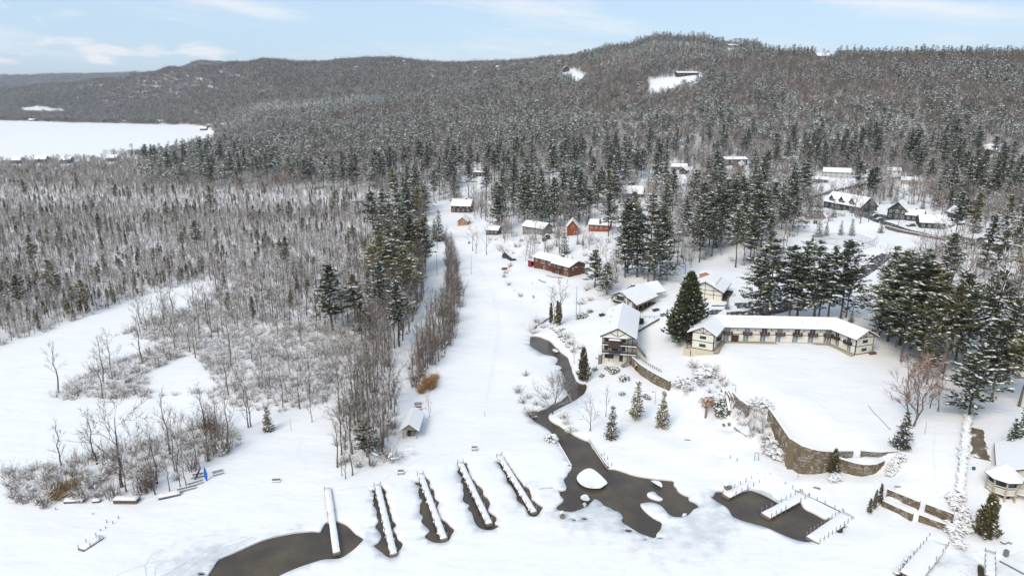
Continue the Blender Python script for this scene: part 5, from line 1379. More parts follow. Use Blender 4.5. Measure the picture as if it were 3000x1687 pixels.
# ---- the chalet by the creek
def chalet():
    fr = Fr((26.7, 188.9), (.977, -.214), 8.6, 23.5, 3.35); W, D = fr.W, fr.D; EH, RS = 8.1, 2.3
    o = empty('chalet', fr.w(W / 2, D / 2, 0), 'three-storey cream chalet with dark balconies and a long snow roof', 'chalet')
    gable_walls(fr, o, 0, W, 0, D, -2.0, EH, RS, 'y', 'cream')
    mb, sn = MB(), MB(); ov = .75; m = W / 2; k = RS / m; Y0, Y1 = -2.0, D + .6
    for q in ([(-ov, Y0, EH - k * ov), (m, Y0, EH + RS), (m, Y1, EH + RS), (-ov, Y1, EH - k * ov)], [(m, Y0, EH + RS), (W + ov + .5, Y0, EH - k * (ov + .5)), (W + ov + .5, Y1, EH - k * (ov + .5)), (m, Y1, EH + RS)]):
        mb.slab([fr.w(*p) for p in q], .18); c = Vector((sum(p[0] for p in q) / 4, sum(p[1] for p in q) / 4, sum(p[2] for p in q) / 4)); sn.slab([fr.w(*(c + (Vector(p) - c) * .99 + Vector((0, 0, .19)))) for p in q], .26)
    r = mb.build('roof', 'trim', o); sn.build('roof_snow', 'roofsnow', r)
    for yy in (7, 12, 19):
        v = MB(); v.tube([fr.w(1.3, yy, EH + .5), fr.w(1.3, yy, EH + 1.9)], .07, 6); v.build('vent_pipe', 'grey', r)
    g = MB(); zt_ = EH - k * ov     # the trussed gable front under the roof edge
    vs = [fr.w(-ov + .25, Y0 + .35, zt_), fr.w(W + ov - .25, Y0 + .35, zt_), fr.w(m, Y0 + .35, EH + RS - .05)]; g.add(vs + [v + fr.ey * .12 for v in vs], [(0, 1, 2), (5, 4, 3), (0, 3, 4, 1), (1, 4, 5, 2), (2, 5, 3, 0)]); g.build('gable', 'cream', o)
    t = MB(); t.beam(fr.w(-ov, Y0 + .3, zt_), fr.w(W + ov, Y0 + .3, zt_), .14, .2); t.beam(fr.w(m, Y0 + .3, zt_), fr.w(m, Y0 + .3, EH + RS - .1), .16, .1)
    for s in (-1, 1):
        t.beam(fr.w(m, Y0 + .3, zt_ + .1), fr.w(m + s * 2.1, Y0 + .3, EH + .95), .1, .14); t.beam(fr.w(m, Y0 - .02, EH + RS + .05), fr.w(m + s * (m + ov), Y0 - .02, zt_ + .05), .1, .26)
    for x in (0.0, 2.0, 5.1, 7.3, W): t.beam(fr.w(x, -.05 if x in (2.0, 5.1) else -1.5, -.3), fr.w(x, -.05 if x in (2.0, 5.1) else -1.5, EH - .3), .18, .18)
    t.build('timber_trim', 'trim', o)
    s2 = MB(); snow_slab(s2, fr.w(-.2, -1.55, 0), fr.w(7.4, -1.55, 0), .75, fr.z + 7.62, .3, R_d); s2.build('awning_snow', 'pack', o, True)
    a = MB(); fr.box(a, -.2, 7.4, -1.95, -1.15, 7.45, 7.6); a.build('awning', 'trim', o)
    for z, x1 in ((2.7, 9.9), (5.3, 9.9)):
        b = MB(); fr.box(b, -.05, x1, -1.55, -.01, z - .16, z); bl = b.build('balcony', 'darkbrown', o)
        rl = MB()
        for q0, q1 in (((0, -1.5), (2.0, -1.5)), ((5.1, -1.5), (x1, -1.5)), ((x1, -1.5), (x1, 0))) + ((((2.0, -2.0), (5.1, -2.0)),) if z < 3 else ()):
            p, q = fr.w(*q0, z), fr.w(*q1, z); n = max(3, int((q - p).length / .2))
            for hh in (.12, .95): rl.beam(p + Vector((0, 0, hh)), q + Vector((0, 0, hh)), .08, .08)
            for i in range(n + 1): e = p.lerp(q, i / n); rl.beam(e, e + Vector((0, 0, .95)), .06, .06)
        rl.build('railing', 'trim', bl)
        sn2 = MB(); fr.box(sn2, -.02, x1 - .05, -1.75, -1.45, z - .1, z + .08); sn2.build('snow', 'pack', bl)
    b = MB(); vs = [fr.w(x, y, z) for x, y, z in ((1.85, -1.6, 6.9), (5.25, -1.6, 6.9), (5.1, -2.5, 4.6), (1.7, -2.5, 4.6))]; b.hexa(vs, [v + Vector((0, 0, .12)) + fr.ey * -.1 for v in vs]); sc = b.build('shade_screen', 'darkbrown', o)
    s3 = MB(); snow_slab(s3, fr.w(1.9, -1.55, 0), fr.w(5.2, -1.55, 0), 1.6, fr.z + 6.95, .35, R_d, .6); s3.build('snow_cap', 'pack', sc, True)
    b = MB(); fr.box(b, 1.9, 5.2, -2.1, -.01, 2.45, 2.6); b.build('bay_floor', 'trim', o)
    for x, z, w, h in ((1.5, .55, 1.6, 1.25), (2.7, .55, 1.2, 1.1), (3.5, 3.0, 1.9, 1.7), (1.0, 3.1, 1.1, 1.5), (6.0, 3.1, 1.1, 1.5), (1.0, 5.7, 1.1, 1.5), (6.1, 5.7, 1.1, 1.5)): window(fr, o, 'f', x, z, w, h, 'trim', 'glass', 1)
    d = MB(); fr.face(d, 'f', 5.15, 6.0, -.2, 1.7, .0, .06); d.build('door', 'darkbrown', o)
    f = MB()
    for i in range(9): x = 3.0 + i * .27; f.beam(fr.w(x, -1.9, -.2), fr.w(x, -1.9, .85), .05, .05)
    f.beam(fr.w(2.9, -1.9, .85), fr.w(5.2, -1.9, .85), .07, .07); f.build('porch_fence', 'woodpale', o)
    sd = MB(); fr.box(sd, -1.15, -.05, -.2, 3.2, -1.6, 1.5); sd.build('lean_to', 'wood', o); ss = MB(); fr.box(ss, -1.3, 0, -.35, 8.5, 1.5, 1.75); ss.build('lean_to_snow', 'pack', o)
    st = MB()      # outside stairs
    for p, q, n in ((fr.w(9.9, -1.2, 5.2), fr.w(12.6, -1.9, 2.4), 13), (fr.w(8.4, -1.9, 1.6), fr.w(6.0, -3.4, -.5), 10)):
        d = (q - p); sdv = Vector((d.y, -d.x, 0)).normalized() * .5
        for s in (-1, 1):
            st.beam(p + sdv * s, q + sdv * s, .1, .28); st.beam(p + sdv * s + Vector((0, 0, .95)), q + sdv * s + Vector((0, 0, .95)), .07, .07)
            for i in range(0, n + 1, 2): e = p.lerp(q, i / n) + sdv * s; st.beam(e, e + Vector((0, 0, .95)), .06, .06)
        for i in range(n): e = p.lerp(q, (i + .5) / n); st.beam(e - sdv, e + sdv, .26, .06)
    st.build('outside_stair', 'wood', o)
    lw_ = MB(); fr.box(lw_, 8.7, 10.0, -.1, 4.0, -2, 5.1); lw_.build('stair_block', 'beige', o)
    for y in (0, 8, 16, 23): c = fr.w(4.3, y, 0); BUILT.append((c.x, c.y, 8))
chalet()

# ---- the lodge behind the chalet
def lodge():
    za = 8.5; b, e = P(1862, 911, za), P(1906, 891, za); ey = (e - b).normalized(); ex = Vector((ey.y, -ey.x, 0)); Wd = 10.5
    a = b - ex * Wd; fr = Fr(a, ex, Wd, (e - b).length + 3, za); W, D = fr.W, fr.D
    o = empty('lodge', fr.w(W / 2, D / 2, 0), 'low snow-roofed lodge with a cream dormer gable behind the chalet', 'lodge')
    mb = MB(); fr.box(mb, .4, W - 1.8, .5, D, -2, 2.7); mb.build('wall', 'cream', o)
    gable_roof(fr, o, 0, W, 0, D, 2.6, 3.1, 'y', over=.9)
    gx0, gx1 = W * .5 - 3.6, W * .5 + 2.4
    gable_walls(fr, o, gx0, gx1, -.4, 5, 1.2, 4.1, 1.5, 'y', 'cream', 'dormer_wall'); gable_roof(fr, o, gx0, gx1, -.4, 6.5, 4.1, 1.5, 'y', over=.7, st=.2)
    f2 = Fr(fr.w(gx0, -.4, 0), fr.ex, gx1 - gx0, 5, za)
    window(f2, o, 'f', f2.W / 2, 2.4, 2.9, 1.7, 'trim', 'glass', 3)
    t = MB()
    for u in (.12, 1.2, f2.W - 1.2, f2.W - .12): f2.face(t, 'f', u - .09, u + .09, 1.6, 4.2, 0, .06)
    f2.face(t, 'f', 0, f2.W, 4.05, 4.22, 0, .06)
    for s in (-1, 1): t.beam(f2.fpt('f', f2.W / 2, .72, 5.75), f2.fpt('f', f2.W / 2 + s * (f2.W / 2 + .7), .72, 3.95), .1, .22)
    t.build('dormer_trim', 'trim', o)
    k = MB(); f2.face(k, 'f', .9, f2.W - .9, 1.95, 2.1, .05, 1.2); railing(f2, k, 'f', .9, f2.W - .9, 2.1, .1, 1.15, .8); bl = k.build('balcony', 'trim', o)
    s = MB(); f2.face(s, 'f', .85, f2.W - .85, 2.9, 3.0, 1.05, 1.3); s.build('snow', 'pack', bl)
    for y in (1.5, 4.5, 7.5, 10.5, D - .5):
        if y < D: p = MB(); p.beam(fr.w(W + .2, y, -.4), fr.w(W + .2, y, 2.35), .18, .18); p.build('porch_post', 'woodpale', o)
    fl_ = MB(); fr.box(fl_, W - 1.85, W + .5, .3, D, -.25, .05); fl_.build('porch_floor', 'darkbrown', o)
    for y in (2.5, 5.5, 8.0): window(Fr(fr.w(-1.8, 0, 0), fr.ex, W, D, za), o, 'r', y, .6, 1.2, 1.5, 'white', 'glass', 1)
    chimney(fr, o, W * .42, D * .62, 3, 6.4, 1.1, 'rock')
    # end wing turned to the right
    f3 = Fr(fr.w(W - 4.5, D - 2.5, 0), P(1943, 885, za) - P(1906, 892, za), 11, 8, za)
    gable_walls(f3, o, 0, 10.5, .6, 8, -2, 2.5, 2.2, 'x', 'cream', 'wing_wall'); gable_roof(f3, o, 0, 10.5, 0, 8, 2.5, 2.4, 'x', over=.8)
    for u in (6.0, 8.2): window(Fr(f3.w(0, .6, 0), f3.ex, 10, 8, za), o, 'f', u, .6, 1.1, 1.4, 'white', 'glass', 1)
    c = fr.w(W / 2, D / 2, 0); BUILT.append((c.x, c.y, 13)); c = f3.w(6, 4, 0); BUILT.append((c.x, c.y, 9)); BUILT.append((c.x + 2, c.y - 10, 9))
lodge()

# ---- annex up the drive
def annex():
    za = 10.1; a, e = P(2121, 857, za + 2.9), P(2142, 830, za + 2.9); ey = (e - a).normalized(); ex = Vector((ey.y, -ey.x, 0)); Wd = 12.0; D = (e - a).length
    fr = Fr(Vector((a.x, a.y, 0)) - ex * (Wd + .5), ex, Wd, D, za)
    o = empty('annex', fr.w(6, D / 2, 0), 'cream annex with a stepped snow roof up the plowed drive', 'annex')
    gable_walls(fr, o, 0, Wd, .3, D, -2, 2.9, 2.9, 'y', 'cream')
    gable_roof(fr, o, 0, Wd, 0, D, 2.9, 3.0, 'y', over=.6)
    up = MB(); vs = [fr.w(x, y, z) for x, y, z in ((6.0, 1.5, 6.05), (9.2, 1.5, 4.75), (9.2, D - .8, 4.75), (6.0, D - .8, 6.05))]; up.hexa(vs, [v + Vector((0, 0, .5)) for v in vs]); up.build('upper_roof_snow', 'roofsnow', o)
    t = MB()
    for u in (.1, 3, 6, 9, Wd - .1): fr.face(t, 'f', u - .08, u + .08, 0, 2.9 + (2.6 * (1 - abs(u - 6) / 6)), -.3, -.23)
    fr.face(t, 'f', 0, Wd, 1.4, 1.55, -.3, -.23); fr.face(t, 'f', 0, Wd, 2.85, 3.0, -.3, -.22)
    for s in (-1, 1): t.beam(fr.w(6, -.65, 5.95), fr.w(6 + s * 6.7, -.65, 2.6), .1, .24)
    t.build('timber_trim', 'trim', o)
    p = MB(); fr.box(p, Wd + .01, Wd + 1.6, .6, D - .5, -.2, .3); p.build('porch', 'darkbrown', o)
    k = MB(); fr.face(k, 'r', 1, D - 1, .3, 2.6, .0, .05); k.build('glazed_wall', 'glass', o)
    f2 = Fr(fr.w(1.5, D - 2.5, 0), ex, 5, 4, za)
    gable_walls(f2, o, 0, 4.6, 0, 4, 2, 5.6, .9, 'y', 'cedar', 'clerestory'); gable_roof(f2, o, 0, 4.6, 0, 4, 5.6, .9, 'y', 'cedar', over=.3)
    c = fr.w(6, D / 2, 0); BUILT.append((c.x, c.y, 11)); c = fr.w(15, D / 2, 0); BUILT.append((c.x, c.y, 7)); c = fr.w(8, -8, 0); BUILT.append((c.x, c.y, 9))
annex()

# ---- the brown house above the open field
def brown_house():
    fr = frame_of((1563.5, 785), (1672, 811)); e = G(1697, 795); fr.D = 8.5; W = fr.W; za = fr.z
    o = empty('brown_house', fr.w(W / 2, 4, 0), 'long brown two-storey house with a snow roof and white windows', 'house')
    gable_walls(fr, o, 0, W * .55, 0, 8, -2.5, 4.9, 1.5, 'x', 'brown'); gable_walls(fr, o, W * .55, W, -.9, 8.5, -2.5, 4.6, 1.7, 'x', 'brown', 'wing_wall')
    gable_roof(fr, o, 0, W * .57, 0, 8, 4.9, 1.5, 'x', over=.7); gable_roof(fr, o, W * .56, W, -.9, 8.5, 4.6, 1.7, 'x', over=.7)
    f2 = Fr(fr.w(W * .55, -.9, 0), fr.ex, W * .45, 9.4, za)
    for u, z, w, h, mu in ((.08, 3.1, 1.1, 1.3, 1), (.26, 2.9, 2.5, 1.4, 3), (.44, 2.9, 1.6, 1.4, 2)): window(fr, o, 'f', u * W, z, w, h, 'white', 'glass', mu)
    for u, z, w, h, mu in ((.80, 2.9, 1.7, 1.3, 2), (.12, 2.9, 1.3, 1.3, 1), (.40, 3.0, 1.6, 1.2, 1)): window(f2, o, 'f', u * f2.W, z, w, h, 'white', 'glass', mu)
    for u in (.30, .82): window(f2, o, 'f', u * f2.W, .1, 1.6, 2.0, 'white', 'glass', 1, 'glass_door')
    window(f2, o, 'r', 2.2, 3.0, 1.0, 1.1, 'white', 'glass', 1); window(fr, o, 'f', .30 * W, .4, 1.0, 1.6, 'white', 'glass', 0)
    d = MB(); fr.face(d, 'f', .37 * W, .37 * W + .9, .1, 2.1, 0, .06); d.build('door', 'magenta', o)
    b = MB(); f2.face(b, 'f', f2.W * .02, f2.W * .6, 2.3, 2.45, .02, 1.3); railing(f2, b, 'f', f2.W * .02, f2.W * .6, 2.45, .05, 1.25, .9); b.build('balcony', 'brown', o)
    chimney(fr, o, W * .6, 4.3, 5.5, 7.5, 1.2, 'rock')
    k = MB(); fr.box(k, -4.6, -.05, .3, 5.0, 2.35, 2.55); dk = k.build('deck', 'brown', o)
    s = MB(); fr.box(s, -4.55, -.1, .35, 4.95, 2.55, 2.75); s.build('snow', 'pack', dk)
    r2 = MB()
    for p, q in (((-4.55, .4), (-.1, .4)), ((-4.55, .4), (-4.55, 4.9)), ((-4.55, 4.9), (-.1, 4.9))):
        A_, B_ = fr.w(*p, 2.6), fr.w(*q, 2.6); r2.beam(A_ + Vector((0, 0, .95)), B_ + Vector((0, 0, .95)), .06, .06)
        for i in range(6): c = A_.lerp(B_, i / 5); r2.beam(c, c + Vector((0, 0, .95)), .06, .06)
    r2.build('railing', 'steel', dk)
    m = MB(); fr.box(m, -4.4, -2.2, .5, .6, -.5, 2.3); fr.box(m, -4.4, -4.3, .6, 4.8, -.5, 2.3); m.build('shed_panel', 'magenta', o)
    for u in (0, .5, 1): c = fr.w(W * u, 3, 0); BUILT.append((c.x, c.y, 9))
    c = fr.w(W * .4, -12, 0); BUILT.append((c.x, c.y, 14))
brown_house()
def quonset():
    a, b = G(1470, 755), G(1493, 765); fr = Fr(a, b - a, (b - a).length, 0, a.z + .35); o = empty('quonset_hut', fr.w(fr.W / 2, 2, 0), 'black barrel-roofed hut with snow on top beside bare trees', 'hut')
    mb, sn = MB(), MB(); n = 10; hw = 2.0
    f2 = Fr(fr.w(0, 0, 0), fr.ex, fr.W, 4, fr.z)
    prof = [(hw - hw * math.cos(math.pi * i / n), 2.5 * math.sin(math.pi * i / n)) for i in range(n + 1)]
    vs = [f2.w(0, y, z) for y, z in prof] + [f2.w(fr.W, y, z) for y, z in prof]
    mb.add(vs, [(i, i + 1, n + 2 + i, n + 1 + i) for i in range(n)] + [tuple(range(n, -1, -1)), tuple(range(n + 1, 2 * n + 2))]); mb.build('shell', 'black', o)
    q = prof[4:8]; m = len(q); vs = [f2.w(.1, y, z + .06) for y, z in q] + [f2.w(fr.W - .1, y, z + .06) for y, z in q] + [f2.w(.1, y, z + .2) for y, z in q] + [f2.w(fr.W - .1, y, z + .2) for y, z in q]
    sn.add(vs, [(2 * m + i, 2 * m + i + 1, 3 * m + i + 1, 3 * m + i) for i in range(m - 1)] + [(0, m, 3 * m, 2 * m), (m - 1, 2 * m + m - 1, 4 * m - 1, 2 * m - 1)]); sn.build('snow_cap', 'pack', o, True)
    d = MB(); f2.face(d, 'r', 1.4, 2.6, 0, 1.8, .01, .06); d.build('door', 'trim', o)
    BUILT.append((fr.w(3, 2, 0).x, fr.w(3, 2, 0).y, 6))
quonset()

# ---- cabins and houses of the village, each from its front base edge in the photo
def stdw(n=2, z=.9, w=1.1, h=1.2, f='f', up=None):
    out = [(f, (i + .5) / n, z, w, h) for i in range(n)]
    if up: out += [(f, (i + .5) / n, up, w, h) for i in range(n)]
    return out
house('tan cedar cabin with a gable porch at the head of the snow field', (1341,662), (1369,660), 10, 2.6, 2.2, 'y', 'cedar', 'cedar', stdw(2, .7, 1.4, 1.4) + [('l', .35, .8, 1.2, 1.2), ('l', .65, .8, 1.2, 1.2)])
house('dark brown log house with steep dormers behind the cedar cabin', (1322,622), (1378,624), 10, 4.4, 3.4, 'x', 'darkbrown', 'darkbrown', stdw(4, .8, 1.3, 1.5) + stdw(3, 3.0, 1.0, 1.0), chim=(.7, .5, .8))
house('rust red barn with its gable facing the grove', (1661,691), (1693,690), 9, 4.6, 3.4, 'y', 'redbrown', 'redbrown', [('f', .5, 4.2, .9, 1.2, 0), ('f', .78, .1, 1.4, 2.1, 0, 'door'), ('l', .5, 1.5, .9, 1.0)])
house('orange-brown cabin with a chimney right of the red barn', (1725,678), (1783,679), 9, 3.6, 1.9, 'x', 'redbrown', 'redbrown', stdw(4, 1.5, 1.1, 1.1), chim=(.55, .05, 1.0))
house('grey shingled house half hidden by trunks in the grove', (1531,687), (1592,690), 8, 4.2, 2.2, 'x', 'greysiding', 'trim', stdw(4, .8, 1.2, 1.2, up=2.9), chim=(.3, .5, .6))
house('low dark cabin at the left end of the grove', (1424,688), (1458,689), 7, 2.7, 1.5, 'x', 'darkbrown', 'trim', stdw(3))
house('small gabled grey cottage above the orange-brown cabin', (1727,598), (1767,598), 9, 3.4, 2.6, 'y', 'greysiding', 'trim', stdw(3, 1.0, 1.2, 1.2) + [('f', .5, 3.4, 1.0, 1.0)])
house('slate blue house with a big snowy dormer in the middle village', (1823,579), (1882,580), 11, 3.0, 4.4, 'x', 'bluesiding', 'trim', stdw(4, .8, 1.3, 1.3), chim=(.4, .5, .5))
house('slate blue gabled extension left of the dormered blue house', (1823,577), (1846,578), 7, 2.8, 2.0, 'y', 'bluesiding', 'trim', stdw(2), clear=False)
house('white-roofed cottage by a conifer below the blue house', (1772,612), (1808,611), 8, 2.6, 2.4, 'x', 'greysiding', 'trim', stdw(2))
house('long flat-roofed dark house seen through the central pines', (1386,517), (1418,517), 9, 3.4, .9, 'x', 'darkbrown', 'trim', stdw(3, .9, 1.6, 1.4))
house('long dark building with a flat white roof below the hill', (2124,484), (2190,486), 12, 5.2, 1.6, 'x', 'black', 'trim', stdw(5, .8, 1.6, 1.4, up=3.2), name='hall', cat='building')
house('snow-roofed barn with a brown gable end beside the dark building', (2150,500), (2168,501), 26, 4.0, 2.4, 'y', 'redbrown', 'trim', [('f', .6, .2, 2.2, 2.4, 0, 'barn_door')], name='barn', cat='barn')
house('grey ranch house at the left of the upper village', (1966,499), (2012,500), 9, 3.0, 2.2, 'x', 'greysiding', 'trim', stdw(4))
house('brown gabled cabin in front of the grey ranch house', (1990,510), (2010,511), 16, 3.0, 2.2, 'y', 'darkbrown', 'trim', stdw(2))
house('pale low house among bare trees at the foot of the hill', (2292,476), (2346,477), 10, 3.0, 1.6, 'x', 'greysiding', 'trim', stdw(4))
house('large white two-storey house with a long snow roof', (2410,520), (2490,524), 11, 4.6, 2.6, 'x', 'palegrey', 'trim', stdw(5, .8, 1.0, 1.2, up=2.9))
house('white-roofed garage in front of the large white house', (2375,535), (2425,537), 8, 2.6, 1.4, 'x', 'greysiding', 'trim', stdw(3, .2, 2.2, 2.0))
house('black A-shaped cottage among the snowy pines', (2250,586), (2292,587), 9, 3.2, 4.2, 'y', 'black', 'trim', stdw(2, .8, 1.2, 1.4) + [('f', .5, 3.6, 1.2, 1.3)])
house('low tan cottage beside the upper road', (2640,540), (2700,543), 9, 3.0, 2.0, 'x', 'woodpale', 'trim', stdw(4))
house('small pale house between the hill and the upper road', (2600,510), (2640,511), 8, 2.8, 1.8, 'x', 'white', 'trim', stdw(3))
house('white garage with a bare brown shingle roof', (2362,658), (2414,656), 7, 3.2, 1.8, 'x', 'white', 'brownroof', stdw(1, .1, 2.4, 2.1), name='garage', cat='garage', snow=False)
o, fr = house('green lodge with three pointed dormers under a snow roof', (2412,607), (2520,622), 12, 3.4, 5.0, 'x', 'greensiding', 'trim', stdw(6, .6, 1.3, 1.5), name='green_lodge')
for u in (.2, .47, .75):
    f2 = Fr(fr.w(fr.W * u - 1.7, .3, 0), fr.ex, 3.4, 6, fr.z)
    gable_walls(f2, o, 0, 3.4, 0, 5, 3.6, 5.4, 2.0, 'y', 'greensiding', 'dormer'); gable_roof(f2, o, 0, 3.4, 0, 5, 5.4, 2.0, 'y', over=.5, st=.2)
    window(f2, o, 'f', 1.7, 4.0, 1.3, 1.3, 'white', 'glass', 1)
house('tall green gabled house by the parking lot', (2597,640), (2652,645), 12, 5.0, 4.0, 'y', 'greensiding', 'trim', stdw(3, .8, 1.2, 1.4, up=3.4))
house('low green house wing with a snow roof right of the gable', (2652,646), (2700,650), 9, 3.0, 2.2, 'x', 'greensiding', 'trim', stdw(3), chim=(.5, .5, .6))
house('green roadside cottage with a dark gable at the turnout', (2694,668), (2768,672), 9, 3.0, 3.0, 'x', 'greensiding', 'trim', stdw(4, .8, 1.2, 1.2))
house('green shed half hidden at the right of the roadside cottage', (2790,640), (2822,641), 7, 3.0, 2.6, 'y', 'greensiding', 'trim', stdw(1))
HB_ = len(HBOX)
house('blue-grey house behind the right-hand pines', (2808,950), (2930,948), 9, 3.0, 2.2, 'x', 'greysiding', 'trim', stdw(5, .8, 1.6, 1.3), chim=(.8, .5, .5))
house('small house with red eaves among the right-hand trees', (2886,792), (2920,790), 5, 3.0, 1.2, 'x', 'darkbrown', 'redroof', stdw(3), over=.35)
HBOX.pop()
house('hip-sized snowy cottage above the red-roofed house', (2890,735), (2960,735), 8, 3.0, 2.0, 'x', 'greysiding', 'trim', stdw(3))
house('steep-roofed house on the slope at the far right', (2885,450), (2925,452), 12, 3.6, 4.2, 'x', 'darkbrown', 'trim', stdw(3, .8, 1.4, 1.4))
# far houses on the hills and along the far lake
house('long dark house above the snowy hill meadow', (1985,223), (2044,224), 14, 5.0, 1.8, 'x', 'darkbrown', 'trim', stdw(5, .8, 2.6, 2.6), over=1.5)
house('white-roofed lodge in the ridge clearing at right', (2395,170), (2433,172), 18, 5.0, 5.0, 'x', 'greysiding', 'trim', stdw(4, 1, 2.4, 2.6))
house('flat pale house on the summit shoulder', (2135,130), (2165,131), 20, 5.0, 2.5, 'x', 'greysiding', 'trim', stdw(4, 1, 2.5, 2.4))
house('brown barn on the near hill shoulder', (1650,211), (1668,212), 14, 7.0, 5.0, 'y', 'darkbrown', 'trim', [('f', .5, 1, 4, 4, 0, 'barn_door')], name='barn', cat='barn')
for (a, b, lab) in ((1184,183,'long white-roofed house in a clearing on the far middle ridge'), (1367,205,'leftmost of the far houses strung along the ridge saddle'), (1396,202,'second from left of the far ridge saddle houses'), (1458,199,'gabled white house in the middle of the ridge saddle row'), (1505,194,'broad snowy house right of the gabled one on the saddle'), (1557,188,'small pale house on the saddle left of the paired houses'), (1580,193,'lower of the paired snowy houses on the saddle'), (1606,186,'upper of the paired snowy houses on the saddle'), (1638,184,'rightmost far house of the ridge saddle row'), (1263,211,'lone far house below the middle ridge'), (1042,200,'lone pale house on the left part of the middle ridge')):
    house(lab, (a - 6, b + 2), (a + 6, b + 2.5), 9, 5, 3.5, 'x', 'greysiding', 'trim', stdw(3, 1.2, 3, 3), clear=False, over=1.0)
for (a, b, lab, wm) in ((594,382,'dark boathouse on the ice at the far lake corner','bluesiding'), (613,373,'navy house among trees behind the far boathouse','bluesiding'), (655,371,'pale house on the far lake corner','greysiding'), (470,360,'snow-roofed cottage on the far lake shore','greysiding'), (366,360,'low shed on the far lake shore','greysiding'), (92,355,'tiny boathouse at the far left lake shore','greysiding')):
    house(lab, (a - 8, b), (a + 9, b + 1), 12, 4.5, 3.5, 'x', wm, 'trim', stdw(3, 1, 2, 2), clear=False, over=1.2)
for (a, b, lab) in ((45,481,'leftmost snowy lake house beyond the wet woods'), (118,478,'long flat lake house beyond the wet woods'), (190,480,'teal-walled lake house beyond the wet woods'), (325,474,'dark-gabled lake house beyond the wet woods')):
    house(lab, (a - 14, b), (a + 15, b), 10, 4.5, 3.2, 'x', 'teal' if a == 190 else 'bluesiding', 'trim', stdw(3, .8, 1.6, 1.6))

# ---- the cream house with a turret at the lower right
def turret_house():
    za = 2.5; c = P(2946, 1478, za); cx, cy = c.x + .2, c.y + 2.0
    o = empty('lake_house', (cx + 3, cy + 3, za), 'cream lake house with a glazed turret and white posts', 'house')
    n = 8; rr = 2.6
    def ring(r, off=.393): return [(cx + r * math.cos(off + 6.2832 * i / n), cy + r * math.sin(off + 6.2832 * i / n)) for i in range(n)]
    mb = MB(); mb.prism(ring(rr - .12), za + 2.3, za + 3.3); mb.build('turret_wall', 'beige', o)
    mb = MB(); mb.prism(ring(rr - .3), za + 3.3, za + 5.2); mb.build('turret_glass', 'glass', o)
    mb = MB(); mb.prism(ring(rr - .9), za - .5, za + 2.3); mb.build('porch_wall', 'glass', o)
    fr = MB()
    for z in (2.25, 3.3, 3.75, 5.15):
        q = ring(rr - .02)
        for i in range(n): a, b = q[i], q[(i + 1) % n]; fr.beam((a[0], a[1], za + z), (b[0], b[1], za + z), .14, .14)
    fr.build('turret_frame', 'white', o)
    for x, y in ring(rr):
        p = MB(); p.beam((x, y, za - .6), (x, y, za + 5.3), .26, .26); p.build('post', 'woodpale', o)
    rf, sn = MB(), MB(); q = ring(rr + .75)
    for m, dz, k in ((rf, 0, 1), (sn, .12, .98)):
        base = [(cx + (x - cx) * k, cy + (y - cy) * k, za + 5.1 + dz) for x, y in q]; m.add(base + [(cx, cy, za + 7.6 + dz)], [(i, (i + 1) % n, n) for i in range(n)] + [tuple(range(n - 1, -1, -1))])
    r = rf.build('turret_roof', 'trim', o); sn.build('roof_snow', 'roofsnow', r)
    f = Fr((cx + .2, cy + 1.4), (.84, -.54), 12, 11, za); gable_walls(f, o, 0, 12, 0, 13, -1, 5.2, 3.0, 'y', 'beige'); gable_roof(f, o, 0, 12, 0, 13, 5.2, 3.0, 'y', over=.7)
    for u in (2.5, 5.5, 8.5): window(f, o, 'f', u, 3.1, 1.8, 1.9, 'white', 'glass', 1); window(f, o, 'f', u, .2, 1.8, 2.0, 'white', 'glass', 1)
    k = MB(); f.face(k, 'f', 1.5, 12, 2.3, 2.5, .02, 2.2); railing(f, k, 'f', 1.5, 12, 2.5, .1, 2.15, .9); k.build('balcony', 'white', o)
    for u in (2.6, 5.2, 7.8): p = MB(); p.beam(f.w(u, -2.0, -.6), f.w(u, -2.0, 2.3), .24, .24); p.build('post', 'woodpale', o)
    BUILT.append((cx + 5, cy + 5, 11))
turret_house()

# ---- the boat pavilion behind the docks
def pavilion():
    a, b = G(1180, 1283), G(1222, 1284); fr = Fr(a, b - a, (b - a).length, 0, a.z); W = fr.W; D = 8.0; fr.D = D
    o = empty('pavilion', fr.w(W / 2, D / 2, 0), 'open snow-roofed pavilion with grey posts behind the docks', 'pavilion')
    for x in (.1, W - .1):
        for y in (.1, D / 2, D - .1): p = MB(); p.beam(fr.w(x, y, -.4), fr.w(x, y, 2.3), .16, .16); p.build('post', 'wood', o)
    g = MB(); vs = [fr.w(-.3, -.45, 2.3), fr.w(W + .3, -.45, 2.3), fr.w(W / 2, -.45, 3.55)]; g.add(vs + [v + fr.ey * .08 for v in vs], [(0, 1, 2), (5, 4, 3), (0, 3, 4, 1), (1, 4, 5, 2), (2, 5, 3, 0)]); g.build('gable', 'wood', o)
    k = MB()
    for x in (0, W): k.beam(fr.w(x, -.3, 2.3), fr.w(x, D + .3, 2.3), .14, .22)
    k.build('eave_beam', 'wood', o)
    gable_roof(fr, o, 0, W, 0, D, 2.4, 1.3, 'y', 'wood', over=.65)
    t = empty('stored_equipment', fr.w(W / 2, 1.8, 0), 'dark equipment stored under the pavilion roof', 'equipment')
    m = MB(); fr.box(m, W * .28, W * .48, .9, 2.6, 0, 1.2); m.build('crate', 'wooddark', t); m = MB(); fr.box(m, W * .52, W * .74, 1.0, 2.8, 0, 1.35); m.build('crate', 'grey', t)
    m = MB(); fr.box(m, W * .25, W * .78, 2.8, 6.5, .2, 1.5); m.build('tarp', 'black', t)
    for y in (0, 5): c = fr.w(W / 2, y, 0); BUILT.append((c.x, c.y, 4.5))
pavilion()

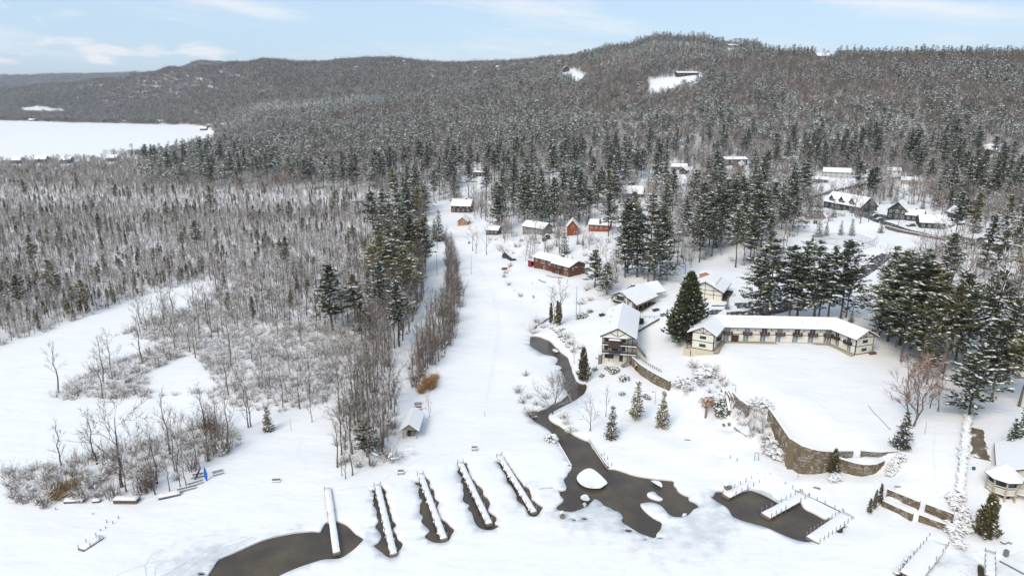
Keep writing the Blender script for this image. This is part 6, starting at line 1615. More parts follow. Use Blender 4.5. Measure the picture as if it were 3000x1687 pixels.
# ------------------------------------------------------------------ small things on the shore and lawns
def bench(label, px, py, yaw, w=1.3, m='wood', name='bench', sink=0.0):
    g = G(px, py) - Vector((0, 0, sink)); o = empty(name, g, label, 'bench'); k = math.cos(yaw), math.sin(yaw); f = Fr((g.x - k[0] * w / 2, g.y - k[1] * w / 2), k, w, .6, g.z)
    b = MB(); f.box(b, 0, w, 0, .45, .4, .47); s = b.build('seat', m, o); q = MB(); f.box(q, .02, w - .02, .02, .43, .475, .6); q.build('snow', 'pack', s)
    b = MB(); f.box(b, 0, w, .45, .52, .5, 1.0); b.build('backrest', m, o)
    for x in (.05, w - .12):
        b = MB(); f.box(b, x, x + .08, .02, .5, -.2, .4); b.build('leg', m, o)
    return o
bench('small dark bench facing the lake above the left long docks', 1174, 1391, .05)
bench('small dark bench facing the lake above the middle long docks', 1390, 1321, .02)
bench('orange-brown bench swing on the snow behind the pavilion', 1224, 1202, .0, 1.9, 'redbrown')
bench('snow-buried lawn seat left of the docks', 808, 1413, .1, 1.7, 'wood', sink=.35)
bench('snow-buried lawn bench near the right pier', 2392, 1436, -.5, 1.3, 'grey', sink=.5)
bench('pair of pale lawn seats above the garden walls', 2632, 1432, -.15, 1.2, 'woodpale', sink=.55)
def picnic(label, px, py, yaw):
    g = G(px, py); o = empty('picnic_table', g, label, 'table'); k = (math.cos(yaw), math.sin(yaw)); w = 1.8; f = Fr((g.x - k[0] * .9, g.y - k[1] * .9), k, w, 1.5, g.z)
    b = MB(); f.box(b, 0, w, .4, 1.1, .7, .76); t = b.build('tabletop', 'wood', o); q = MB(); f.box(q, .03, w - .03, .42, 1.08, .765, .92); q.build('snow', 'pack', t)
    for y in (0, 1.25):
        b = MB(); f.box(b, 0, w, y, y + .25, .4, .45); b.build('seat', 'wood', o)
    for x in (.2, w - .3):
        b = MB(); f.box(b, x, x + .1, .1, 1.4, .3, .38); b.beam(f.w(x + .05, .15, -.2), f.w(x + .05, .6, .7), .1, .1); b.beam(f.w(x + .05, 1.35, -.2), f.w(x + .05, .9, .7), .1, .1); b.build('leg', 'wood', o)
picnic('wooden swing table behind the orange-brown bench', 1224, 1188, .05)

# stored rafts and dock sections along the left spit
def raft(label, px, py, yaw, L, w, h=.45, layers=1, hull='navy'):
    g = G(px, py); o = empty('raft', g, label, 'raft'); k = (math.cos(yaw), math.sin(yaw)); f = Fr((g.x - k[0] * L / 2, g.y - k[1] * L / 2), k, L, w, g.z)
    for i in range(layers):
        z = i * (h + .12); b = MB(); f.box(b, 0, L, 0, w, z, z + h * .55); b.build('float', hull, o); b = MB(); f.box(b, -.05, L + .05, -.05, w + .05, z + h * .55, z + h); b.build('deck', 'wood', o)
    s = MB(); snow_slab(s, f.w(0, w / 2, 0), f.w(L, w / 2, 0), w, g.z + layers * (h + .12) - .1, .28, R_d, .7); s.build('snow_cover', 'pack', o, True)
    return o
raft('long snow-capped raft with a navy side at the spit edge', 497, 1458, .42, 3.9, 1.3)
raft('snow-capped raft stack with loose boards on the spit', 366, 1476, -.02, 4.6, 1.5, .35, 2, 'wooddark')
raft('broad snow-capped swim raft at the left of the spit', 215, 1474, .08, 3.6, 1.2)
raft('small snow-capped dinghy upside down on the spit', 281, 1473, .1, 1.4, .8, .4)
def ladder(label, px, py, yaw, L, w, n, m='wood', z=.3):
    g = G(px, py); o = empty('dock_section', g, label, 'dock section'); k = (math.cos(yaw), math.sin(yaw)); f = Fr((g.x - k[0] * L / 2, g.y - k[1] * L / 2), k, L, w, g.z)
    for y in (0, w):
        b = MB(); b.beam(f.w(0, y, z), f.w(L, y, z + .1), .12, .2); r_ = b.build('rail', m, o); s = MB(); s.beam(f.w(0, y, z + .15), f.w(L, y, z + .25), .14, .1); s.build('snow', 'pack', r_)
    for i in range(n):
        b = MB(); x = L * (i + .5) / n; b.beam(f.w(x, 0, z), f.w(x, w, z), .1, .12); b.build('rung', m, o)
    return o
ladder('bare slatted dock section leaning beside the navy-sided raft', 548, 1438, .50, 3.6, 1.1, 9)
ladder('empty dock frame with cross bars beyond the slatted section', 575, 1422, .62, 3.0, 1.1, 4)
ladder('tilted dock frame leaning behind the broad swim raft', 200, 1460, 1.15, 2.6, 1.0, 6)
ladder('heap of grey dock frames at the tip of the spit', 640, 1392, .5, 2.2, 1.5, 5, 'grey')
ladder('bent brown frame lying left of the blue kayak', 582, 1400, .3, 2.8, 1.4, 4, 'wooddark')
def kayak(label, px, py, top, m, tilt, rr=.38):
    g = G(px, py); mb = MB(); L = 3.0
    pts, rad = [], []
    d = Vector((tilt, .25, .92)).normalized()
    for i in range(9): t = i / 8; pts.append(g + Vector((0, 0, -.1)) + d * (L * t)); rad.append(rr * math.sin(math.pi * (.06 + .88 * t)) ** .75)
    mb.tube(pts, rad, 10); o = mb.build('kayak', m, None, True, label, 'kayak')
kayak('blue kayak stood on end against the dock frames', 606, 1408, 0, 'blue', -.18, .30)
kayak('dark maroon canoe tip leaning left of the blue kayak', 570, 1405, 0, 'maroon', .45, .2)

def pole(label, px, py, top, r=.12, m='wood', cross=False, lamp=False, name='utility_pole', cat='pole', lean=0.0, group=None):
    g = G(px, py); z = ztop(g.y, top)
    o = empty(name, g, label, cat, group); b = MB(); b.tube([(g.x, g.y, g.z - .4), (g.x + lean, g.y, z)], [r, r * .75], 7); b.build('shaft', m, o)
    if cross:
        c = MB(); c.beam((g.x - .9, g.y, z - .5), (g.x + .9, g.y, z - .5), .1, .12); c.build('crossarm', m, o)
    if lamp:
        c = MB(); c.beam((g.x, g.y, z - .05), (g.x - .7, g.y, z), .06, .06); c.build('arm', 'grey', o); c = MB(); c.box((g.x - .75, g.y, z - .05), (.4, .25, .16)); c.build('lamp_head', 'grey', o)
    return o
pole('brown utility pole rising from the wooded point', 1038, 1245, 1133, .17, 'wood')
pole('upper utility pole along the snowed lane', 1281, 806, 746, .14)
pole('middle utility pole along the snowed lane', 1278, 918, 850, .14)
pole('utility pole near the head of the lane', 1281, 730, 660, .14, cross=True)
pole('thin pole standing in the open field below the grove', 1381, 803, 748, .09)
pole('taller of the two grey poles beside the creek bank', 1688, 921, 838, .13, 'steel')
pole('shorter of the two grey poles beside the creek bank', 1698, 929, 874, .11, 'steel')
pole('lamp post at the lawn edge above the garden stair', 2154, 1148, 1126, .06, 'grey', lamp=True, name='lamp_post', cat='lamp')
pole('lamp post between the two young spruces', 1919, 1184, 1147, .06, 'grey', lamp=True, name='lamp_post', cat='lamp')
pole('thin stake on the snow beyond the bastion wall', 2337, 1400, 1374, .05, 'wood', name='stake', cat='stake')
pole('thin stake by the drive post near the small pine', 2709, 1270, 1235, .05, 'wood', name='stake', cat='stake')
pole('short stake in the snow field above the docks', 1420, 1218, 1205, .06, 'wood', name='stake', cat='stake')
pole('thin pole with a snow pile on the left shore path', 853, 1261, 1224, .05, 'wood', name='stake', cat='stake')
pole('broken snag standing on the left spit', 609, 1350, 1258, .14, 'bark', name='snag', cat='trunk', lean=.4)
pole('bare leaning post on the wooded point', 1137, 1291, 1240, .12, 'wood', name='stake', cat='post')
pole('broken mast with red marks at the tip of the point', 1002, 1394, 1350, .09, 'wood', name='stake', cat='post')
for a, b in ((2139,1342), (2159,1350)):
    pole('short marker post on the path below the rampart, one of two', a, b, b - 9, .09, 'wood', name='marker_post', cat='post', group='marker posts below the rampart')
# flags
def flag(label, px, py, top, cols, name='flagpole'):
    g = G(px, py); z = ztop(g.y, top); o = empty(name, g, label, 'flag'); b = MB(); b.tube([(g.x, g.y, g.z - .2), (g.x, g.y, z)], .05, 6); b.build('shaft', 'steel', o)
    n = len(cols)
    for i, (m, h) in enumerate(cols):
        b = MB(); y0 = z - .1 - sum(c[1] for c in cols[:i]); pts = []
        for j in range(5): x = g.x + .05 + j * .2; w = .1 * math.sin(j * 1.3); pts.append((x, g.y + w, y0 - h - .12 * j)); pts.append((x, g.y + w, y0 - .12 * j))
        b.add(pts, [(2 * j, 2 * j + 2, 2 * j + 3, 2 * j + 1) for j in range(4)]); b.build('cloth', m, o)
flag('flagpole with a red, white and blue flag in the field', 1560, 888, 864, [('navy', .4), ('white', .15), ('redroof', .15), ('white', .15), ('orange', .2)])
flag('yellow banner on a short pole by the brown garden planks', 1489, 795, 778, [('yellow', .9)])
# goal frame, dock box, bird house, bin, grill etc.
def goal():
    a, b = G(2210, 1349), G(2221, 1349); o = empty('arbor_frame', (a + b) / 2, 'plain square metal frame standing on the path', 'frame')
    z = max(a.z, b.z) + 1.9
    for p in (a, b): m = MB(); m.beam((p.x, p.y, p.z - .2), (p.x, p.y, z), .09, .09); m.build('upright', 'grey', o)
    m = MB(); m.beam((a.x, a.y, z), (b.x, b.y, z), .09, .09); m.build('crossbar', 'grey', o)
goal()
def small_box(label, px, py, w, d, h, m, name, cat, roof=True, z=None):
    g = G(px, py) if z is None else P(px, py, z); o = empty(name, g, label, cat); b = MB(); b.box((g.x, g.y, g.z + h / 2 - .05), (w, d, h + .1), .25); b.build('body', m, o)
    if roof:
        r = MB(); r.add([(g.x - w * .6, g.y - d * .6, g.z + h), (g.x + w * .6, g.y - d * .6, g.z + h), (g.x + w * .6, g.y + d * .6, g.z + h), (g.x - w * .6, g.y + d * .6, g.z + h), (g.x, g.y - d * .6, g.z + h * 1.35), (g.x, g.y + d * .6, g.z + h * 1.35)], [(0, 1, 4), (2, 3, 5), (0, 4, 5, 3), (1, 2, 5, 4), (3, 2, 1, 0)]); r.build('lid', 'rock', o)
small_box('little grey roofed box frozen in beside the pool', 1647, 1516, .8, .8, 1.0, 'wood', 'dock_box', 'box')
small_box('weathered dock box at the end of the left pier arm', 2132, 1431, 1.3, .9, .9, 'wood', 'dock_box', 'box')
small_box('dark bin standing on the snow at the lower right', 2946, 1628, .6, .6, 1.2, 'grey', 'bin', 'bin', False)
small_box('green electrical box beside the long white hedge', 2852, 1375, .5, .4, .6, 'teal', 'utility_box', 'box', False)
small_box('dark snow-capped planter left of the chalet roof', 1763, 925, 1.6, 1.6, 1.0, 'wooddark', 'planter', 'planter')
small_box('square dark planter on the lodge terrace, left one', 1921, 910, 1.9, 1.4, .9, 'bluesiding', 'planter', 'planter')
small_box('square dark planter on the lodge terrace, right one', 1942, 925, 1.6, 1.2, .9, 'grey', 'planter', 'planter')
small_box('brown wooden birdhouse stand below the retaining wall', 1868, 1083, 1.2, 1.0, 1.4, 'darkbrown', 'shelter', 'shelter')
small_box('brown planks of a raised bed beside the yellow banner', 1478, 789, 2.4, 1.2, .7, 'brown', 'raised_bed', 'planter', False)
small_box('small brown shed among the trunks of the grove', 1604, 700, 2.4, 2.2, 2.0, 'darkbrown', 'shed', 'shed')
small_box('brown playhouse on legs in the grove', 1594, 706, 1.8, 1.6, 1.6, 'brown', 'playhouse', 'shed')
small_box('small blue barrel by the first bare trees of the field', 1374, 714, .7, .7, 1.0, 'navy', 'barrel', 'barrel', False)
small_box('low brick planter at the right end of the motel', 2556, 1037, 2.0, .8, .6, 'brick', 'planter', 'planter', False)
# terrace wall, rails, hedge line
def rail_fence(label, pts, h=1.0, step=1.4, m='grey', z=None, name='fence', rails=(.5, .95), wire=False, r=.045, cat='fence'):
    w = [G(*p) if z is None else P(*p, z) for p in pts]; o = empty(name, w[0], label, cat); rl = MB()
    for a, b in zip(w, w[1:]):
        n = max(1, int((b - a).length / step))
        for i in range(n + (1 if b is w[-1] else 0)):
            e = a.lerp(b, i / n); e.z = gz(e.x, e.y) if z is None else e.z; p = MB(); p.tube([(e.x, e.y, e.z - .3), (e.x, e.y, e.z + h)], r, 5); p.build('post', m, o)
        for f in rails: rl.beam(a + Vector((0, 0, h * f)), b + Vector((0, 0, h * f)), r * 1.2, r * 1.2)
        if wire:
            q = MB(); q.add([a, b, b + Vector((0, 0, h)), a + Vector((0, 0, h))], [(0, 1, 2, 3)]); q.build('mesh_panel', 'wire', o)
    rl.build('rail', m, o)
    return o
c7p = lambda l: c7(l)
rail_fence('thin dark railing along the top of the chalet retaining wall', c7p([(1840,722), (1930,790), (2040,870), (2160,940), (2260,990)]), .9, 1.0, 'trim')
rail_fence('terrace railing beside the lodge and the chalet roof', [(1862,930), (1890,932), (1930,933)], .9, 1.5, 'trim')
ct = crop(2300, 540, 4.293)
rail_fence('tall chain-link fence round the snowed tennis court', ct([(380,712), (640,770), (915,842), (1120,778), (960,720), (830,690), (600,690), (380,712)]), 3.0, 4.0, 'steel', wire=True, rails=(.03, .98), r=.05)
rail_fence('dark guard rail along the upper village road', [(2340,596), (2400,578), (2480,556), (2560,540)], .9, 5.0, 'wooddark', rails=(.7, .95), r=.12)
rail_fence('white railing panels left of the annex path', [(2136,868), (2154,868)], .9, .5, 'teal')
def log_line(name, label, pts, r, m, cat, h=.4):
    w = [G(*p) for p in pts]; mb = MB()
    for a, b in zip(w, w[1:]): mb.tube([a + Vector((0, 0, r * h)), b + Vector((0, 0, r * h))], r, 6)
    return mb.build(name, m, None, label=label, cat=cat)
log_line('fallen_pole', 'long dark log lying on the motel lawn by the small pine', [(2545,1188), (2560,1208), (2590,1238), (2607,1257)], .17, 'bark', 'log')
log_line('edging', 'dark edging line on the snow at the bottom right corner', c8([(1455,1303), (1560,1360), (1697,1432)]), .16, 'grey', 'edging')
log_line('driftwood', 'curved grey driftwood on the snow at the lower right', c8([(1465,1110), (1495,1130), (1540,1112), (1575,1130)]), .22, 'rock', 'driftwood')
log_line('fallen_birch', 'pale fallen trunk lying across the creek', c7([(830,1072), (910,1030)]), .16, 'woodpale', 'log')
log_line('garden_edging', 'dark curb below the snowy bushes beside the stair', c6([(705,710), (760,755), (840,805)]), .2, 'rock', 'edging')
log_line('lawn_edging', 'faint dark edging along the lakeside path', c6([(165,838), (230,845)]), .1, 'wooddark', 'edging')
log_line('log_edging', 'curved log edging below the brown house, right piece', [(1602,807), (1618,812), (1648,815)], .25, 'rock', 'edging')
log_line('log_edging', 'curved log edging below the brown house, left piece', [(1579,820), (1588,825), (1598,828)], .3, 'rock', 'edging')
# the terrace ramp wall and the dark cellar mouth between lodge and chalet
ln = [G(1863, 978), G(1890, 962), G(1932, 938)]
l2, t2 = resample([(p.x, p.y) for p in ln], [p.z + h for p, h in zip(ln, (.9, .9, .9))])
stone_wall('ramp_wall', 'sloping stone curb wall right of the chalet roof', l2, t2, 'stone', .4, .5, .3, .12)
c = G(1867, 951); mb = MB(); mb.box((c.x + .6, c.y + .8, c.z + .6), (3.2, 2.0, 2.4), -.2); mb.build('cellar_entry', 'black', None, label='dark cellar opening under the terrace beside the chalet', cat='entry')
# stone wall along the village road
ln = [G(2592, 668), G(2650, 684), G(2720, 698), G(2770, 706)]
l2, t2 = resample([(p.x, p.y) for p in ln], [p.z + 1.3 for p in ln], 3.0)
stone_wall('roadside_wall', 'long dark stone wall below the village road', l2, t2, 'stone', .6, .9, .45, .12)
# hedge under snow
def hedge():
    pts = [(2838,1222), (2830,1260), (2826,1300), (2822,1345), (2816,1400), (2812,1450)]
    w = [G(*p) for p in pts]; o = empty('hedge', w[-1], 'long straight hedge buried in snow beside the lower drive', 'hedge'); r = random.Random(4)
    s, k = MB(), MB(); q = []
    for a, b in zip(w, w[1:]):
        n = max(1, int((b - a).length / .6)); q += [a.lerp(b, i / n) for i in range(n)]
    for p in q:
        for side in (-1, 0, 1):
            c = p + Vector((side * .33 + r.uniform(-.08, .08), r.uniform(-.2, .2), .8 + r.uniform(-.06, .08) - abs(side) * .12)); pad(s, r, c, Vector((r.uniform(-.3, .3), 1, 0)), r.uniform(.6, .85), 0)
            for e in range(5): tuft(k, r, p + Vector((side * .4 + r.uniform(-.15, .15), r.uniform(-.3, .3), r.uniform(.1, .75))), Vector((side, 0, 0)), .4, 2, 0, .8)
    k.build('foliage', 'twigsnow', o); s.build('snow_cover', 'pack', o)
hedge()
def car(label, px, py, yaw, m='carpaint'):
    g = G(px, py); o = empty('parked_car', g, label, 'car'); f = Fr((g.x - 2.1 * math.cos(yaw), g.y - 2.1 * math.sin(yaw)), (math.cos(yaw), math.sin(yaw)), 4.3, 1.75, g.z)
    b = MB(); f.box(b, 0, 4.3, 0, 1.75, .35, .85); b.hexa([f.w(*p) for p in ((.9, .08, .85), (3.7, .08, .85), (3.7, 1.67, .85), (.9, 1.67, .85))], [f.w(*p) for p in ((1.5, .2, 1.45), (3.3, .2, 1.45), (3.3, 1.55, 1.45), (1.5, 1.55, 1.45))]); bd = b.build('body', m, o)
    s = MB(); f.box(s, 1.45, 3.35, .2, 1.55, 1.455, 1.62); f.box(s, .1, 1.0, .15, 1.6, .855, .95); s.build('snow', 'pack', bd)
    w = MB(); w.hexa([f.w(*p) for p in ((1.1, .02, .9), (3.5, .02, .9), (3.5, .06, .9), (1.1, .06, .9))], [f.w(*p) for p in ((1.6, .14, 1.38), (3.25, .14, 1.38), (3.25, .2, 1.38), (1.6, .2, 1.38))]); w.build('side_window', 'glass', bd)
    for x in (.85, 3.4):
        for y in (.05, 1.7):
            t = MB(); a = f.w(x, y - .1, .33); t.tube([a, f.w(x, y + .1, .33)], .33, 10); t.build('wheel', 'black', o)
car('snow-topped car at the edge of the village parking lot', 2566, 636, .2); car('second snow-topped car in the village parking lot, nearer the green house', 2578, 647, .25)
car('dark car parked before the green lodge', 2394, 606, .3); car('dark vehicle beside the muddy turnout', 2840, 716, .1); car('snow-topped car at the roadside cottage', 2672, 664, .15)

# rocks along the creek and in the rubble by the docks
def rock(label, px, py, s, group=None, z=None):
    g = G(px, py) if z is None else P(px, py, z); r = random.Random(int(px * 7 + py)); bm = bmesh.new(); bmesh.ops.create_icosphere(bm, subdivisions=2, radius=1)
    for v in bm.verts:
        k = 1 + r.uniform(-.18, .18); v.co = Vector((v.co.x * s * 1.25 * k, v.co.y * s * k, max(v.co.z, -.5) * s * .7 * k))
    me = bpy.data.meshes.new('boulder'); bm.to_mesh(me); bm.free(); me.materials.append(M['rock']); o = bpy.data.objects.new('boulder', me); o.location = g + Vector((0, 0, .1 * s)); COL.objects.link(o)
    tag(o, label, 'rock', group)
for q in c7([(690,375), (720,400), (745,445), (770,490), (800,520), (830,560), (860,600), (830,590), (870,540), (810,480), (760,340), (640,345), (600,320), (880,580)]): rock('snow-capped boulder in the bank tumbling to the creek', *q, R_d.uniform(.5, 1.0), 'boulders on the creek bank')
for q in c8([(640,1195), (610,1225), (580,1250), (530,1290), (500,1325), (470,1370), (430,1420)]): rock('dark rock along the left edge of the lowermost pier', *q, R_d.uniform(.25, .5), 'rocks beside the lowermost pier')
for q in c8([(1070,1400), (1110,1412), (1150,1395), (1180,1420), (1130,1435), (1205,1400), (1090,1440)]): rock('small dark stone poking through the ice at the bottom right', *q, .16, 'stones poking through the ice')
for q in ((1750,1049), (1757,1051), (1775,1052), (1783,1051)): rock('snow-capped stone before the chalet porch', *q, .45, 'stones before the chalet porch')

# ------------------------------------------------------------------ trees that stand out
def T(kind, px, py, top, label, var=None, sx=1.0, cat='tree', rot=None, name=None, group=None):
    g = G(px, py); h = ztop(g.y, top) - g.z
    o = plant(kind, g.x, g.y, h * 1.02, label, cat, group, var, g.z, name, rot, sx); BUILT.append((g.x, g.y, 1.2 if h < 6 else 2.2)); return o
T('evergreen', 2012, 1003, 803, 'huge dense olive evergreen towering beside the motel left wing', 0, 1.2, name='evergreen_tree')
T('evergreen', 1988, 985, 868, 'lower companion of the huge evergreen by the motel', 1, 1.15, name='evergreen_tree')
for i, (a, b, t, v, s) in enumerate(((2248,930,700,0,1.25),(2222,915,730,3,1.1),(2312,935,716,1,1.1),(2335,930,708,2,1.05),(2385,938,706,0,1.15),(2398,932,745,4,1),(2425,935,722,3,1),(2462,938,700,1,1.05),(2478,930,760,2,1))):
    T('white_pine', a, b, t, ['leftmost tall pine with a thick forked trunk behind the motel','slim pine just left of the forked pine behind the motel','third pine from left behind the motel roof','broad snowy pine behind the middle of the motel','dense pine right of the motel middle','short-crowned pine tucked among the motel pines','dark pine behind the right half of the motel','tallest-looking pine near the right end behind the motel','last small pine at the right end of the motel row'][i], v, s)
for i, (a, b, t, v, s, k) in enumerate(((2575,985,800,2,1.15,'white_pine'),(2600,1000,760,0,1.2,'white_pine'),(2635,1010,735,2,1.25,'white_pine'),(2668,1020,742,0,1.2,'white_pine'),(2700,1030,770,1,1.2,'olive_pine'),(2640,1060,850,1,1.1,'white_pine'),(2735,1045,790,0,1.15,'olive_pine'),(2760,1105,830,2,.9,'olive_pine'),(2784,1025,790,1,1,'white_pine'),(2800,1055,800,4,1,'white_pine'),(2690,1080,860,3,1,'white_pine'))):
    T(k, a, b, t, ['left outlier of the great pine clump right of the motel','second pine of the great clump, heavy with snow','tallest snowy pine in the great clump right of the motel','thick pine beside the tallest of the great clump','olive pine on the right shoulder of the great clump','drooping pine at the lower front of the great clump','olive pine on two thin trunks right of the clump','lone tall-trunked pine in the snow right of the russet tree','pine with bare trunk behind the lone tall-trunked one','thin pine at the right of the bare trunks','dark pine filling the lower middle of the great clump'][i], v, s)
for a, b, t, v, s, k, lab in ((2640,1312,1205,0,1.35,'spruce','ragged dark spruce with snowy boughs on the motel lawn edge'),(2838,1225,1010,2,1.25,'white_pine','bushy snow-laden pine at the head of the long hedge'),(2905,1170,985,1,1.3,'white_pine','dark pine with hanging snowy boughs at the right'),(2880,1140,960,3,1.1,'white_pine','dense pine behind the hanging-bough pine'),(2985,1190,960,2,1.2,'olive_pine','olive pine cut by the right frame edge'),(2995,1320,1130,0,1.0,'spruce','brownish spruce at the right edge above the turret house'),(2960,1330,1225,3,1.2,'spruce','low spruce thicket above the turret house roof'),(2440,1388,1318,0,.85,'broad_cedar','snow-flecked evergreen standing before the bastion wall'),
   (1862,1230,1116,1,1.0,'young_spruce','left of two young spruces on the lawn below the chalet wall'),(1938,1250,1145,0,1.0,'young_spruce','right of two young spruces on the lawn below the chalet wall'),(1789,1281,1187,2,1.1,'young_spruce','smallest lawn spruce closest to the creek mouth'),(785,1262,1190,2,1.2,'young_spruce','lone dark young spruce on the left shore'),
   (1710,1116,1022,0,.8,'broad_cedar','dense olive cedar leaning over the creek bend'),(2886,1572,1452,0,1.0,'broad_cedar','broad brown-green cedar before the turret house'),
   (2545,1505,1462,0,.9,'cedar','shortest of the three arborvitae by the garden wall'),(2560,1492,1438,0,.75,'cedar','middle arborvitae by the garden wall'),(2576,1480,1420,0,.75,'cedar','tallest arborvitae by the garden wall'),
   (975,968,776,3,1.5,'white_pine','big dark pine standing alone at the marsh edge'),(1060,1000,880,1,1.2,'olive_pine','shaggy pine right of the big dark marsh pine'),(1075,1338,1236,3,1.5,'white_pine','dark pine with snowy boughs on the wooded point'),(1040,940,800,0,1.1,'olive_pine','olive pine in the belt right of the big dark pine'),
   (1742,842,732,3,1.5,'white_pine','full dark evergreen right of the brown house'),(1778,862,770,0,1.45,'white_pine','second full evergreen behind the creek poles'),(1165,700,535,2,1.15,'white_pine','huge snow-tipped pine at the head of the lane'),(1125,700,555,0,1.1,'white_pine','broad pine left of the huge snow-tipped lane pine'),(1195,690,565,3,1.1,'white_pine','dark pine right of the huge snow-tipped lane pine'),(1095,700,560,1,1.2,'white_pine','pine left end of the lane head group'),(1180,735,600,0,1.3,'white_pine','drooping pine low at the lane head'),(1287,706,615,3,1.35,'spruce','dark dense spruce where the lane leaves the village'),(1272,700,640,1,1.3,'spruce','lower half-hidden spruce beside the lane'),
   (1838,800,590,1,1.05,'white_pine','tall pine left of the pair above the lodge'),(1866,812,600,0,1.05,'white_pine','snowy pine above the lodge roof'),(1902,800,570,2,1.1,'white_pine','tallest snow-laden pine above the lodge'),(1935,810,610,3,1.05,'white_pine','dark pine right of the lodge group'),(2050,735,570,2,1.1,'white_pine','tall snowy pine behind the annex'),(2078,722,560,1,1.0,'white_pine','pine left of the annex roof behind'),(2112,712,545,0,1.05,'white_pine','broad pine up the slope behind the annex'),(2215,640,470,2,1.0,'spruce','large layered snowy spruce in the upper village'),(2150,640,500,0,.9,'spruce','dark spruce left of the large layered spruce'),(2320,680,570,2,1.05,'white_pine','big pine beside the white garage'),(2290,670,560,0,1.1,'white_pine','pine left of the big garage pine'),
   (2398,694,630,2,1.2,'spruce','first small snowy spruce above the tennis court'),(2420,690,648,0,1.2,'spruce','second small snowy spruce above the tennis court'),(2462,688,645,1,1.3,'spruce','third small spruce above the tennis court'),(2495,690,640,3,1.2,'spruce','fourth small spruce above the tennis court'),(2580,682,638,1,1.3,'spruce','dark spruce at the corner of the parking lot'),(2702,612,575,2,1.2,'spruce','small snowy spruce behind the green houses'),(2745,605,520,0,1.2,'spruce','tall dark spruce behind the green houses'),(2130,905,865,2,1.0,'spruce','little snowy spruce island in the plowed drive'),(2492,945,900,0,1.0,'spruce','small spruce behind the right motel wing'),
   (1692,716,690,0,1.0,'young_spruce','left of two tiny spruces by the red barn'),(1707,720,692,1,1.0,'young_spruce','right of two tiny spruces by the red barn'),(1662,760,746,0,1.0,'young_spruce','tiny spruce behind the brown house, left'),(1677,762,748,2,1.0,'young_spruce','tiny spruce behind the brown house, right'),(2375,760,690,2,1.0,'white_pine','snowy pine top beside the tennis court')):
    T(k, a, b, t, lab, v, s)
for a, b, t, v, s, k, lab in ((358,1425,1162,3,1.25,'spreading_tree','big bare fan-shaped tree on the left spit'),(370,1440,1290,1,1.0,'bare_tree','bare tree in front of the big fan-shaped one'),(455,1448,1288,0,.9,'bare_tree','straight bare trunk left of the twisted tree on the spit'),(512,1382,1222,2,1.0,'spreading_tree','twisted bare tree leaning on the spit'),(497,1438,1310,1,.8,'slender_tree','slim bare tree above the navy-sided raft'),(528,1425,1300,2,.8,'slender_tree','first of two close slim trunks on the spit'),(546,1425,1290,0,.8,'slender_tree','second of two close slim trunks on the spit'),(578,1358,1205,3,.9,'slender_tree','tall feathery bare tree behind the kayak'),(668,1302,1112,1,1.0,'bare_tree','tall bare tree with a straight trunk on the left shore'),(728,1252,1085,2,.9,'slender_tree','left of two tall bare trunks near the young spruce'),(735,1250,1078,0,.9,'bare_tree','right of two tall bare trunks near the young spruce'),(914,1236,1128,1,.85,'bare_tree','small bare tree on the shore right of the young spruce'),
   (1032,1392,1230,0,1.0,'bare_tree','large crooked bare tree at the front of the wooded point'),(1012,1402,1290,2,.8,'slender_tree','thin bare tree at the left foot of the point'),(1070,1300,1150,1,1.0,'bare_tree','bare tree in the middle of the wooded point'),(1095,1270,1120,3,1.0,'bare_tree','leaning bare tree with pale limbs on the point'),(1125,1230,1060,0,.9,'bare_tree','dense bare tree at the back of the point'),(1258,1222,1152,2,.8,'snowy_tree','thin pale sapling beside the pavilion'),
   (1614,1212,1082,1,1.15,'spreading_tree','three-stemmed bare tree on the creek bank'),(1728,1262,1162,0,1.1,'spreading_tree','willow-like bare tree on the creek peninsula'),(1775,1220,1115,1,.7,'slender_tree','slim bare larch beside the peninsula willow'),(1640,952,798,0,1.1,'bare_tree','tall bare tree above the ivy-clad trunks'),(1622,950,830,2,1.0,'bare_tree','leaning bare tree at the ivy-clad trunks'),(1682,1065,975,0,.6,'slender_tree','pale feathery sapling on the creek rocks'),
   (2672,1245,1020,0,1.2,'russet_tree','russet many-branched tree at the motel lawn edge'),(2690,1225,1030,1,1.0,'russet_tree','second russet tree behind the first at the lawn edge'),(2725,1195,1070,2,.8,'slender_tree','first slim trunk right of the russet trees'),(2748,1205,1060,0,.8,'slender_tree','second slim trunk right of the russet trees'),
   (2780,860,640,1,1.2,'snowy_tree','huge frosted tree beside the muddy turnout'),(2520,655,560,0,1.1,'bare_tree','bare fan tree before the green lodge'),(2545,650,570,1,1.0,'snowy_tree','snowy tree at the corner of the parking lot'),(2630,670,600,2,1.0,'snowy_tree','snowy tree before the tall green house'),(2565,724,690,3,1.0,'snowy_tree','lone frosted sapling by the tennis fence'),(1425,746,655,1,1.0,'bare_tree','right bare tree standing in the open field'),(1385,735,650,0,1.0,'bare_tree','left bare tree standing in the open field'),(1395,742,660,2,.9,'slender_tree','slim tree between the two field trees'),(1540,765,730,0,1.3,'snowy_tree','low spreading snowy tree by the black hut'),(2940,1080,720,3,1.0,'snowy_tree','tall frosted tree at the right edge'),(2890,1010,740,1,1.0,'snowy_tree','frosted forked tree left of the right-edge tree'),(2860,985,760,0,1.0,'bare_tree','dark-limbed tree before the blue-grey house'),(2400,560,500,0,1.2,'bare_tree','reddish-brown round tree left of the white house'),(2330,575,515,2,1.2,'russet_tree','russet round tree in the upper village'),(2360,570,510,0,1.2,'russet_tree','second russet round tree in the upper village')):
    T(k, a, b, t, lab, None if v > 2 and k in ('russet_tree', 'spreading_tree') else min(v, len(KIND[k]) - 1), s)
